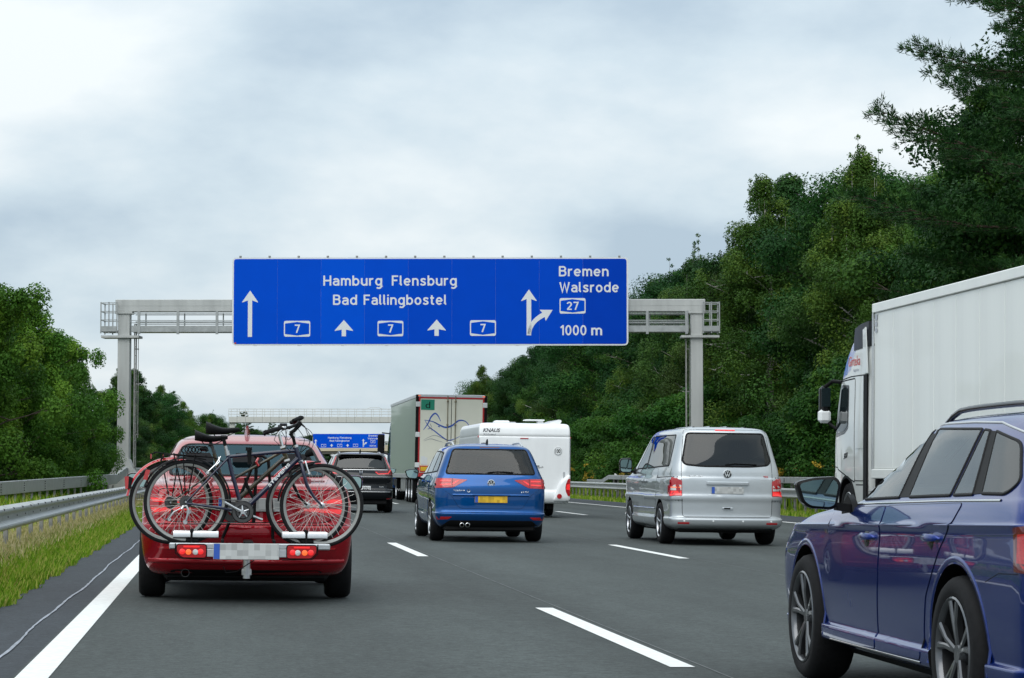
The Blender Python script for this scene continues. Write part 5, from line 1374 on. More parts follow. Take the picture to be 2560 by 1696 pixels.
def far_bike():
    t = thing('bicycle', 'dark bicycle with red mudguards and slanting twin tubes, behind the navy one', 'bicycle', (.2003, 19.86, .467), (0, math.atan(CF), 0), 'bicycles on the rear rack')
    P = lambda u, v, y=0: ((u-965)/926, y, (790-v)/926+.34)
    rw_, fw_ = P(385,780), P(1405,790)
    bike_wheel(t, (rw_[0], rw_[2]), .338, 3, True); bike_wheel(t, (fw_[0], fw_[2]), .338, 4)
    b = B()
    b.tube([P(830,608), P(1010,505), P(1215,385)], .0125, 10); b.tube([P(860,800), P(905,735), P(1080,570), P(1232,430)], [.018,.019,.019,.019], 10)
    b.tube([P(700,410), P(760,600), P(842,840)], .0155, 10); b.tube([P(1214,350), P(1250,465)], .020, 12)
    for s in (-1,1):
        b.tube([P(740,520,s*.02), P(560,650,s*.055), P(388,778,s*.06)], .0075, 8); b.tube([P(840,842,s*.03), P(600,815,s*.055), P(388,785,s*.06)], .0095, 8)
    b.lathe([(.022,-.036),(.022,.036)], P(842,845), 'y', 16, cap=True)
    obj('frame', b, m_olive, t, ang=60)
    b = B()
    for s in (-1,1): b.tube([P(1252,470,s*.02), P(1268,530,s*.05), P(1300,640,s*.052), P(1345,730,s*.052), P(1405,790,s*.055)], [.014,.014,.012,.010,.008], 8)
    obj('fork', b, m_black, t, ang=60)
    for q in ((1216,352),(1246,452)):
        b = B(); c0 = Vector(P(*q)); u = Vector((.3,0,-.95)); b.tube([c0-u*.008, c0+u*.008], .0245, 12); obj('headset_ring', b, m_white, t)
    b = B(); b.tube([P(1210,345), P(1182,245), P(1176,222)], .0135, 10); b.tube([P(1176,232), P(1215,205), P(1240,200)], .015, 8); obj('stem', b, m_chrome, t, ang=60)
    b = B(); b.tube([P(1190,190,.30), P(1255,205,.12), P(1262,208,0), P(1255,205,-.1), P(1200,225,-.28)], .0125, 8); obj('handlebar', b, m_black, t, ang=60)
    b = B(); b.tube([P(705,420), P(680,345), P(668,315)], .0135, 8); b.tube([P(682,350), P(655,352)], .010, 6); obj('seat_post', b, m_bolt, t)
    saddle(t, P(553,0)[0], P(800,0)[0], P(0,283)[2], .02)
    def guard(cx, cz, r, a0, a1):
        b = B(); rings = []
        for p in arc(cx, cz, r, a0, a1, 24):
            d = Vector((p[0]-cx, 0, p[2]-cz)).normalized()
            rings.append([(p[0]-d.x*k, y, p[2]-d.z*k) for y, k in ((-.026,.016),(-.018,.002),(0,-.004),(.018,.002),(.026,.016),(.017,.006),(0,.0),(-.017,.006))])
        b.loft(rings); return obj('mudguard', b, m_redgd, t, ang=60)
    guard(rw_[0], rw_[2], .362, 172, 0); guard(fw_[0], fw_[2], .360, 140, 72)
    b = B(); b.prism([(P(38,0)[0],P(0,590)[2]),(P(70,0)[0],P(0,588)[2]),(P(65,0)[0],P(0,680)[2]),(P(45,0)[0],P(0,685)[2])], -.03, .03, 'xz'); obj('rear_reflector', b, m_lampred, t)
    b = B(); b.prism([(P(70,0)[0],P(0,588)[2]),(P(98,0)[0],P(0,600)[2]),(P(85,0)[0],P(0,680)[2]),(P(65,0)[0],P(0,680)[2])], -.028, .028, 'xz'); obj('reflector_mount', b, m_black, t)
    b = B()
    for s in (-1,1):
        b.tube([P(232,420,s*.06), P(260,405,s*.06), P(330,415,s*.06), P(460,425,s*.055), P(640,455,s*.03)], .0055, 6)
        for q in (300, 440): b.tube([P(q,415,s*.06), P(q*.2+385*.8,730,s*.065)], .005, 6)
    for q in (260, 330, 400, 470): b.tube([P(q,413,-.06), P(q,413,.06)], .005, 6)
    lr = obj('luggage_carrier', b, m_black, t, ang=60)
    b = B(); b.box(P(226,0)[0], P(236,0)[0], -.03, .03, P(0,455)[2], P(0,418)[2]); obj('tail_light', b, m_lampred, lr)
    b = B(); b.box(P(318,0)[0], P(328,0)[0], -.03, .03, P(0,455)[2], P(0,422)[2]); obj('rack_reflector', b, m_lampred, lr)
    for k in range(5):
        b = B(); b.tube([P(480+k*26+24*math.cos(2*PI*i/20), 382+26*math.sin(2*PI*i/20), (k-2)*.012) for i in range(20)], .0055, 6, closed=True); obj('cable_lock_coil', b, m_gloss, t, ang=80)
    b = B(); b.tube([P(590,370,0), P(640,375,0), P(648,395,0)], [.02,.022,.015], 8); obj('lock_head', b, m_gloss, t, ang=60)
    b = B(); b.lathe([(.03,-.046),(.080,-.046),(.083,-.049),(.080,-.052),(.03,-.052)], P(842,845), 'y', 36); obj('crankset', b, m_bolt, t)
    b = B(); b.tube([P(842,845,-.065), P(770,800,-.075)], .011, 8); b.tube([P(842,845,.065), P(915,890,.075)], .011, 8); obj('crank_arms', b, m_alu, t)
    b = B(); b.tube([P(388,800,-.06), P(395,850,-.06), P(375,905,-.05)], .008, 8)
    for q in ((398,850),(372,905)): b.lathe([(.001,-.006),(.016,-.006),(.016,.006),(.001,.006)], P(*q,-.05), 'y', 12)
    obj('rear_derailleur', b, m_bolt, t)
    for pts in ([(1190,225,-.2),(1240,300,-.1),(1230,380,0)], [(1190,190,.25),(1150,300,.1),(1215,360,0)]):
        b = B(); b.tube([P(*q) for q in pts], .0026, 5); obj('cable', b, m_black, t, ang=80)
    return t
far_bike()

def bike_rack():
    t = thing('bicycle_rack', 'aluminium towbar bicycle rack with lamp clusters behind the red car', 'bicycle rack', (.196, 19.45, 0.0), (0, math.atan(CF), 0))
    P = lambda u, v, y=0: ((u-965)/945, y, (790-v)/945+.815)
    b = B(); b.cbox(P(372,0)[0], P(1580,0)[0], .02, .06, P(0,1130)[2], P(0,1085)[2], .008); obj('lamp_bar', b, m_alu, t)
    for x0, x1 in ((.0,0.0),):
        b = B(); b.cbox(-.04, .04, .02, .62, P(0,1125)[2], P(0,1070)[2], .01); obj('drawbar', b, m_black, t)
    for y in (.17, .41):                                           # wheel trays for the two bicycles
        for u0, u1 in ((398,738),(1222,1562)):
            b = B(); xa, xb = P(u0,0)[0], P(u1,0)[0]; z0, z1 = P(0,1050)[2], P(0,995)[2]
            rings = []
            for x in (xa, xa+.004, xb-.004, xb):
                e_ = .004 if x in (xa, xb) else 0
                rings.append([(x, y+q[0], z0+q[1]*(z1-z0)) for q in ((-.042,.92-e_*5),(-.046,.80),(-.046,.12),(-.03,0),(.03,0),(.046,.12),(.046,.80),(.042,.92),(.026,.86),(.020,.22),(-.020,.22),(-.026,.86))])
            b.loft(rings); w_ = obj('wheel_tray', b, m_alu, t, ang=40)
            um = 537 if u0 < 900 else 1402
            b = B(); xm = P(um,0)[0]; b.cbox(xm-.009, xm+.009, y-.052, y-.046, P(0,1160)[2], P(0,985)[2], .002); b.cbox(xm-.014, xm+.014, y-.06, y-.04, P(0,1005)[2], P(0,985)[2], .004); obj('strap', b, m_black, w_)
            b = B(); b.cbox(xm-.045, xm+.06, y-.035, y+.035, P(0,1085)[2], P(0,1048)[2], .01); obj('tray_foot', b, m_black, w_)
    for u in (770, 1160):
        b = B(); b.cbox(P(u,0)[0]-.012, P(u,0)[0]+.012, .10, .50, P(0,1085)[2], P(0,1060)[2], .006); obj('cross_member', b, m_black, t)
    # upright frame with clamp arms
    b = B(); b.tube([P(1005,940,.42), P(1020,430,.42)], .014, 8); b.tube([P(1155,1060,.50), P(1150,900,.50), P(1110,450,.50), P(1060,420,.5), P(1020,425,.5), P(770,1060,.5)], .013, 8); obj('upright_frame', b, m_black, t, ang=60)
    b = B(); b.tube([P(955,360,.15), P(955,385,.15)], .026, 12); b.tube([P(958,385,.15), P(962,490,.15)], [.018,.014], 8); b.tube([P(955,380,.15), P(1010,430,.45)], .011, 8); obj('frame_clamp', b, m_black, t, ang=60)
    b = B(); b.tube([P(1030,440,.38), P(1015,470,.36), P(1035,500,.36)], .010, 8); obj('red_clamp_band', b, m_redgd, t)
    b = B(); b.tube([P(935,590,.4), P(945,650,.4), P(1005,760,.4)], [.012,.016,.012], 8); obj('ratchet_lever', b, m_black, t)
    # lamp clusters, each in a bent black guard
    for u0, u1, sg in ((432,648,-1),(1256,1474,1)):
        q = [(u0,1098),(u1,1098),(u1,1192),(u0+40 if sg < 0 else u1,1192),(u0,1150)] if sg < 0 else [(u0,1098),(u1,1098),(u1,1150),(u1-40,1192),(u0,1192)]
        poly = fillet([(P(a,v)[0], P(a,v)[2]) for a, v in q], .02)
        b = B(); b.prism(grow_poly(poly, .008), -.005, .03, 'xz'); l = obj('lamp_cluster', b, m_black, t)
        b = B(); b.prism(poly, -.014, -.004, 'xz'); obj('red_lens', b, m_lampred, l)
        um = (u0+u1)/2
        for du, mt in ((-30*sg, m_lampclr), (22*sg, m_lampor)):
            b = B(); b.lathe([(.001,-.020),(.020,-.019),(.024,-.013)], P(um+du,1152), 'y', 16); obj('round_lens', b, mt, l)
        for du in (-68, 68):
            b = B(); b.lathe([(.001,-.019),(.020,-.018),(.025,-.013)], P(um+du,1150), 'y', 16); obj('lit_lens', b, m_lamplit, l)
        b = B(); b.box(P(um-60,0)[0], P(um+60,0)[0], -.017, -.013, P(0,1118)[2], P(0,1104)[2]); obj('lit_strip', b, m_lamplit, l)
        g = [(u0-12,1088),(u0-12,1160),(u0+30,1200),(u1+40,1206)] if sg < 0 else [(u1+12,1088),(u1+12,1160),(u1-30,1200),(u0-40,1206)]
        b = B(); b.tube([P(a,v,.0) for a, v in g], .005, 6); obj('lamp_guard', b, m_black, l, ang=60)
    b = B(); b.cbox(P(655,0)[0], P(1256,0)[0], -.002, .02, P(0,1187)[2], P(0,1128)[2], .003); obj('plate_board', b, m_alu, t)
    pl = plate(t, P(949,0)[0], -.004, P(0,1145)[2], .52, .128, m_plate)
    b = B(); b.tube([P(780,1262,.1), P(800,1310,.1), P(880,1300,.1), P(1010,1210,.05)], .004, 5); obj('lamp_cable', b, m_black, t)
    return t
bike_rack()
# ------------------------------------------------------------------ caravan and lorries
def caravan():
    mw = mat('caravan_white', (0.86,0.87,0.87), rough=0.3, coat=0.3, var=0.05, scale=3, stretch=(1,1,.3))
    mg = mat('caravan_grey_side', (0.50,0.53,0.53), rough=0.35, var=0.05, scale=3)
    mgrey = mat('print_grey', (0.10,0.10,0.11), rough=0.5); mpale = mat('print_pale_grey', (0.45,0.46,0.47), rough=0.5)
    c = thing('caravan', 'white caravan trailer with roof hatches and round speed sign on its tail', 'caravan', (7.57, 61.0, gz(7.57)+.004), (0, math.atan(CF), 0))
    k = dict(cr=(.05,.05), cf=(.08,.10), bow=.012, bowf=.02, sb=.0)
    rows = [rw(.40,1.12,.05,5.2,**k), rw(.44,1.15,.02,5.25,**k), rw(.60,1.165,.0,5.3,**k), rw(1.2,1.17,.0,5.3,**k), rw(1.95,1.17,.02,5.28,**k), rw(2.035,1.17,.025,5.25,**k), rw(2.045,1.168,.035,5.25,**k), rw(2.06,1.168,.035,5.25,**k), rw(2.07,1.17,.025,5.24,**k),
            rw(2.22,1.165,.05,5.15,**k), rw(2.31,1.15,.085,5.05,**k), rw(2.36,1.12,.13,4.95,**k), rw(2.385,1.05,.22,4.8,**k), rw(2.40,.7,.6,4.4,**k), rw(2.402,.05,2.2,2.6,**k)]
    bd = Body(rows, n=2); bd.shell('body', [mw, m_black], c, [(2.95,.30,.36,1.17)], arch_w=.30)
    for sg, ax in ((-1,'x-'),(1,'x+')):
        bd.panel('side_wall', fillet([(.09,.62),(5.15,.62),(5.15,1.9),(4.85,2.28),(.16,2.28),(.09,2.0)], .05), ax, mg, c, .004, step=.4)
        bd.strip('corner_profile', [(.045,.75),(.045,1.5),(.06,2.0)], ax, .05, m_alu, c, .012, rise=.01)
        bd.panel('side_window', fillet([(1.2,1.15),(2.2,1.15),(2.2,1.75),(1.2,1.75)], .08), ax, m_glass, c, .02, step=.3)
        bd.panel('side_window', fillet([(3.4,1.15),(4.5,1.15),(4.5,1.75),(3.4,1.75)], .08), ax, m_glass, c, .02, step=.3)
        b = B(); b.cbox(sg*1.175-.02, sg*1.175+.02, .10, .14, 2.0, 2.06, .01); obj('marker_lamp', b, m_lampred, c)
    # rear bumper apron and lamp pods
    b = B(); rings = []
    for z, y, s in ((.36,.06,.92),(.40,-.02,.97),(.52,-.055,1.0),(.64,-.045,1.0),(.70,-.01,.99),(.72,.02,.98)):
        rings.append([(x*s, y+.05*(abs(x)/1.16)**6, z) for x in np.linspace(-1.165,1.165,17)] + [(x*s, .25, z) for x in (1.165,-1.165)])
    b.loft(rings); ap = obj('rear_apron', b, mw, c, ang=60)
    for sg in (-1,1):
        b = B(); rings = []
        for s, y in ((1.0,.02),(1.0,-.045),(.93,-.075),(.6,-.085)):
            q = fillet([(.72,.42),(1.165,.42),(1.165,1.10),(1.06,1.06),(.90,.90),(.80,.66)], .07)
            mx_, mz_ = 1.0, .72
            rings.append([(sg*(mx_+(x-mx_)*s), y, mz_+(z-mz_)*s) for x, z in q])
        b.loft(rings); pod = obj('lamp_pod', b, mw, c, ang=60)
        q = fillet([(1.155,.55),(1.155,1.0),(1.10,.98),(1.05,.86),(1.035,.76),(1.05,.66),(1.10,.56)], .03)
        b = B(); b.prism([(sg*x, z) for x, z in q], -.092, -.06, 'xz'); l = obj('tail_lamp', b, m_lampred, pod)
        b = B(); b.prism([(sg*x, z) for x, z in [(1.15,.70),(1.15,.86),(1.07,.84),(1.06,.72)]], -.097, -.088, 'xz'); obj('lit_lens', b, m_lamplit, l)
        b = B(); b.lathe([(.001,-.10),(.062,-.098),(.066,-.07)], (sg*.885,0,.545), 'y', 24); obj('round_reflector', b, m_lampred, pod)
    for s, u0, u1, zb, cap, mt, sh in (('KNAUS',-1.07,-.63,2.155,.09,mgrey,.25),('Südwind',-1.07,-.74,2.075,.045,mpale,.25),):
        me = text_mesh('maker_lettering', s, u0, u1, zb, cap, .004, bold=.03, shear=sh); link('maker_lettering', bd.onto(me, 'y-', 0, 0, .004), mt, c)
    me = text_mesh('slogan_lettering', 'Urlaub', .42, .64, 1.245, .05, .003, shear=.1); me.transform(Matrix.Rotation(-.14, 4, 'Y')); link('slogan_lettering', bd.onto(me, 'y-', .02, -.06, .004), mgrey, c)
    me = text_mesh('slogan_mark', 'P', .27, .38, 1.27, .05, .003, bold=.05, shear=.3); link('slogan_mark', bd.onto(me, 'y-', 0, 0, .004), mgrey, c)
    b = B(); b.lathe([(.001,-.012),(.098,-.012),(.105,-.004),(.105,.01)], (.85,.015,1.69), 'y', 32); sg_ = obj('speed_disc', b, m_white, c)
    b = B(); b.lathe([(.092,-.0135),(.100,-.0135)], (.85,.015,1.69), 'y', 32); obj('speed_ring', b, mgrey, sg_)
    me = text_mesh('speed_digits', '100', .785, .915, 1.645, .095, .002, bold=.02); me.transform(Matrix.Translation((0,.0005,0))); link('speed_digits', me, m_black, sg_)
    bd.strip('brake_light', [(-.12,2.0),(.09,2.0)], 'y-', .03, m_lampred, c, .014)
    b = B(); b.cbox(.985,1.025,-.03,.03,1.04,1.17,.01); obj('socket_cover', b, mpale, c)
    # on the roof
    for x0, x1, y0, h, mt in ((-.72,-.32,.55,.06,mw),(-.30,-.02,1.6,.05,mpale)):
        b = B(); b.cbox(x0, x1, y0, y0+.5, 2.37, 2.40+h, .04); obj('roof_hatch', b, mt, c)
    b = B(); b.cbox(.12,.62,.9,1.5,2.475,2.505,.015); b.cbox(.45,.60,1.0,1.3,2.38,2.48,.02); obj('roof_panel', b, mw, c)
    b = B(); b.loft([[(.64,y,2.39),(.98,y,2.39),(1.02,y,2.47),(.98,y,2.50),(.93,y,2.50)] for y in (.6,2.6)]); obj('awning_case', b, mw, c, ang=50)
    b = B(); b.cbox(-.7,.7,.2,5.0,.36,.46,.03); b.cbox(-1.0,1.0,2.88,3.0,.26,.36,.02); obj('chassis', b, m_black, c)
    for sg in (-1,1): wheel(c, (sg*1.02,2.95,.32), .32, .195, sg, 'disc')
    for sg in (-1,1):
        b = B(); b.cbox(sg*.72-.05, sg*.72+.05, .35, .75, .20, .40, .02); obj('corner_steady', b, m_black, c)
caravan()

def box_lorry():
    mcream = mat('door_cream', (0.86,0.85,0.72), rough=0.4, var=0.03, scale=2, coat=0.2)
    mside = mat('side_grey_green', (0.33,0.41,0.33), rough=0.4, metal=0.15, var=0.10, scale=1.2, stretch=(1,1,.25), coat=.3)
    mgrn = mat('sticker_green', (0.01,0.28,0.17), rough=0.4); mblue = mat('print_blue', (0.02,0.10,0.48), rough=0.4)
    mgr = mat('print_grey_line', (0.28,0.28,0.30), rough=0.5); myel = mat('hazard_yellow', (0.80,0.50,0.02), rough=0.4)
    c = thing('box_lorry', 'articulated lorry with cream rear doors, red frame and green letter sticker', 'lorry', (8.14, 87.4, gz(8.14)+.004), (0, math.atan(CF)+.004, 0), 'articulated lorries')
    W2, ZT, ZB = 1.29, 3.93, 1.0
    b = B(); b.box(-W2+.02, W2-.02, .05, 13.2, ZB+.04, ZT-.03); obj('box_core', b, m_black, c, smooth=False)
    np_ = 22; pw = 13.1/np_; pb = B(); pb.cbox(-.010,.010,.004,pw-.004,ZB+.06,ZT-.12,.003); pm = mesh_of('side_panel', pb)
    for sg in (-1,1):
        for i in range(np_):
            o = link('side_panel', pm, mside, c); o.location = (sg*(W2-.012), .10+i*pw, 0)
        b = B(); b.cbox(sg*W2-.02, sg*W2+.02, .06, 13.25, ZT-.12, ZT-.0, .01); obj('roof_rail', b, m_alu, c)
        b = B(); b.cbox(sg*W2-.02, sg*W2+.02, .06, 13.25, ZB-.10, ZB+.06, .01); obj('side_rail', b, m_galv, c)
    b = B(); b.box(-W2, W2, .1, 13.25, ZT-.02, ZT); obj('roof', b, m_alu, c, smooth=False)
    # rear frame, doors, lock bars
    b = B(); b.cbox(-W2-.005, -W2+.10, -.02, .12, ZB-.12, ZT, .008); b.cbox(W2-.10, W2+.005, -.02, .12, ZB-.12, ZT, .008); b.cbox(-W2+.10, W2-.10, -.02, .12, ZB-.12, ZB-.04, .008); obj('rear_frame', b, m_black, c)
    b = B(); b.cbox(-W2+.08, W2-.08, -.03, .12, ZT-.085, ZT+.015, .008); obj('header', b, m_alu, c)
    b = B()
    for x0, x1, z0, z1 in ((-W2+.10,-W2+.155,ZB-.04,ZT-.085),(W2-.155,W2-.10,ZB-.04,ZT-.085),(-W2+.155,W2-.155,ZT-.14,ZT-.085),(-W2+.155,W2-.155,ZB-.04,ZB+.10)): b.cbox(x0,x1,-.028,.05,z0,z1,.006)
    obj('red_frame', b, m_red, c)
    for x0, x1 in ((-W2+.155,-.012),(.012,W2-.155)):
        b = B(); b.cbox(x0, x1, -.022, .04, ZB+.10, ZT-.14, .008); d = obj('rear_door', b, mcream, c)
        xb = x1-.13 if x0 < 0 else x0+.13
        b = B(); b.tube([(xb,-.06,ZB+.0),(xb,-.06,ZT-.03)], .017, 8)
        for z in (ZB+.25, 1.9, 2.85, 3.70): b.cbox(xb-.035, xb+.035, -.075, -.02, z-.035, z+.035, .008)
        obj('lock_bar', b, mat('lock_bar_bronze', (0.30,0.26,0.18), rough=.45, metal=.6), d, ang=60)
        b = B(); b.cbox(xb-.02, xb+.22 if x0 > 0 else xb+.02, -.075, -.055, 1.75, 1.80, .006); obj('lock_handle', b, m_galv, d)
    for sg in (-1,1):
        for z in (1.38, 2.48, 3.58):
            b = B(); b.cbox(min(sg*(W2-.15),sg*(W2+.01)), max(sg*(W2-.15),sg*(W2+.01)), -.045, -.015, z-.09, z+.09, .012); obj('hinge', b, m_white, c)
    b = B(); b.box(-1.11,-.62,-.0275,-.0235,3.375,3.755); st = obj('letter_sticker', b, mgrn, c, smooth=False)
    me = text_mesh('sticker_letter', 'd', -.95, -.78, 3.44, .24, .002); me.transform(Matrix.Translation((0,-.030,0))); link('sticker_letter', me, m_black, st)
    # swooping line drawing across the doors: (zoomed points), width
    Q = lambda u, v: ((u-690)/257.5, (1115-v)/257.5)
    def swoosh(pts, w0, mt):
        p = [Vector((*Q(*q), 0)) for q in pts]; sm = []
        for i in range(len(p)-1):
            a, b0, c0, d0 = p[max(i-1,0)], p[i], p[i+1], p[min(i+2,len(p)-1)]
            for k in range(8):
                s = k/8; sm.append(.5*((2*b0)+(c0-a)*s+(2*a-5*b0+4*c0-d0)*s*s+(3*b0-a-3*c0+d0)*s**3))
        sm.append(p[-1]); n = len(sm); rings = []
        for i, q in enumerate(sm):
            t_ = (sm[min(i+1,n-1)]-sm[max(i-1,0)]).normalized(); nn_ = Vector((-t_.y, t_.x, 0)); ww = w0*(.25+.75*math.sin(PI*min(1,max(0,i/(n-1)))))*.5
            x0, x1 = q+nn_*ww, q-nn_*ww
            rings.append([(x0.x,-.026,x0.y),(x1.x,-.026,x1.y),(x1.x,-.0215,x1.y),(x0.x,-.0215,x0.y)])
        b = B(); b.loft(rings); return obj('line_drawing', b, mt, c, ang=60)
    for pts, w0, mt in (([(430,432),(470,375),(500,310),(535,277),(565,300),(590,350)],.055,mblue), ([(440,340),(520,355),(580,385),(640,405),(700,385),(760,340),(820,345),(858,385)],.06,mblue), ([(440,340),(480,400),(540,445),(600,490),(660,525),(720,512),(772,485)],.04,mblue),
                         ([(470,425),(500,415),(512,440)],.03,mblue), ([(565,395),(585,402)],.04,mblue), ([(430,530),(480,500),(530,482),(570,490),(620,510),(680,528),(760,540)],.02,mgr), ([(440,535),(500,515),(560,530),(620,545)],.02,mgr), ([(520,355),(560,375)],.02,mgr), ([(490,370),(510,410)],.02,mgr)):
        swoosh(pts, w0, mt)
    b = B(); b.box(-1.08,-.93,-.032,-.024,1.40,1.70); b.box(-.93,-.85,-.032,-.024,1.40,1.66); obj('document_box', b, m_white, c, smooth=False)
    # hazard plates, lamps, underrun bar
    for sg in (-1,1):
        b = B(); b.cbox(min(sg*1.12,sg*.55), max(sg*1.12,sg*.55), -.045, -.03, 1.13, 1.36, .004); h = obj('hazard_plate', b, m_red, c)
        b = B(); b.box(min(sg*1.09,sg*.58), max(sg*1.09,sg*.58), -.049, -.044, 1.17, 1.32); obj('hazard_field', b, myel, h, smooth=False)
        b = B(); b.cbox(sg*.95-.22, sg*.95+.22, -.05, .05, .52, .72, .02); l = obj('tail_lamp', b, m_lampdark, c)
        b = B(); b.cbox(sg*.95-.10, sg*.95+.16, -.06, -.045, .55, .69, .01); obj('lit_lens', b, m_lampor, l)
        b = B(); b.cbox(sg*1.17-.05, sg*1.17+.05, -.045, .0, ZT-.06, ZT-.02, .008); obj('marker_lamp', b, m_lampor, c)
        b = B(); b.box(sg*.86-.32, sg*.86+.32, .9, .93, .28, .95); obj('mud_flap', b, m_black, c, smooth=False)
    b = B(); b.cbox(-1.2,1.2,-.02,.08,.42,.54,.02); b.cbox(-.5,-.42,-.0,.4,.5,1.0,.02); b.cbox(.42,.5,0,.4,.5,1.0,.02); obj('underrun_bar', b, m_galvd, c)
    plate(c, 0, -.05, .62, .52, .11, m_plate)
    b = B(); b.cbox(-.55,.55,.3,13.0,.80,1.0,.03); obj('chassis', b, m_black, c)
    for y in (1.9, 3.2, 4.5):
        for sg in (-1,1): wheel(c, (sg*1.06,y,.50), .50, .38, sg, 'disc', detail=False)
    b = B(); b.cbox(-1.22,-1.17,5.4,7.6,.40,.90,.01); b.cbox(1.17,1.22,5.4,7.6,.40,.90,.01); obj('side_guard', b, m_galvd, c)
    b = B(); b.cbox(-1.18,-.85,7.7,8.4,.45,.95,.04); obj('pallet_box', b, m_galv, c)
    b = B(); b.box(-1.25,-.70,9.75,9.80,.25,.85); fl = obj('mud_flap', b, m_black, c, smooth=False)
    me = text_mesh('flap_lettering', 'VOLVO', -1.22, -.74, .36, .10, .004, bold=.04); me.transform(Matrix.Translation((0,9.742,0))); link('flap_lettering', me, m_white, fl)
    # tractor unit
    mc = paint('cab_blue', (0.02,0.09,0.32), metal=.2)
    k = dict(cr=(.15,.1), cf=(.25,.25), bow=.0, bowf=.06, sb=.0)
    bd = Body([rw(.45,1.1,13.9,15.9,**k), rw(.55,1.2,13.85,16.0,**k), rw(1.5,1.24,13.8,16.0,**k), rw(2.0,1.24,13.8,15.95,**k), rw(2.8,1.2,13.8,15.7,**k), rw(3.5,1.12,13.8,15.2,**k), rw(3.7,.9,13.9,14.9,**k), rw(3.75,.1,14.2,14.6,**k)], n=2)
    bd.shell('cab', [mc, m_black], c)
    for ax in ('x-','x+'): bd.panel('cab_window', fillet([(14.6,1.95),(15.5,1.9),(15.4,2.6),(14.7,2.65)], .05), ax, m_glass, c, .01, step=.3)
    b = B(); b.cbox(-1.1,1.1,10.0,15.0,.55,.85,.04); obj('tractor_chassis', b, m_black, c)
    for y in (10.6, 14.9):
        for sg in (-1,1): wheel(c, (sg*1.03,y,.50), .50, .35, sg, 'disc', detail=False)
    for sg in (-1,1):
        b = B(); b.cbox(min(sg*1.38,sg*1.68), max(sg*1.38,sg*1.68), 15.5, 15.62, 1.92, 2.72, .05); mo = obj('door_mirror', b, m_black, c)
        b = B(); b.tube([(sg*1.2,15.5,2.75),(sg*1.5,15.55,2.78)], .03, 6); b.tube([(sg*1.2,15.5,1.85),(sg*1.5,15.55,1.95)], .03, 6); obj('mirror_arm', b, m_black, mo)
        b = B(); b.box(min(sg*1.34,sg*1.45), max(sg*1.34,sg*1.45), 15.46, 15.49, 1.70, 1.85); obj('mirror_cap', b, m_white, mo, smooth=False)
box_lorry()

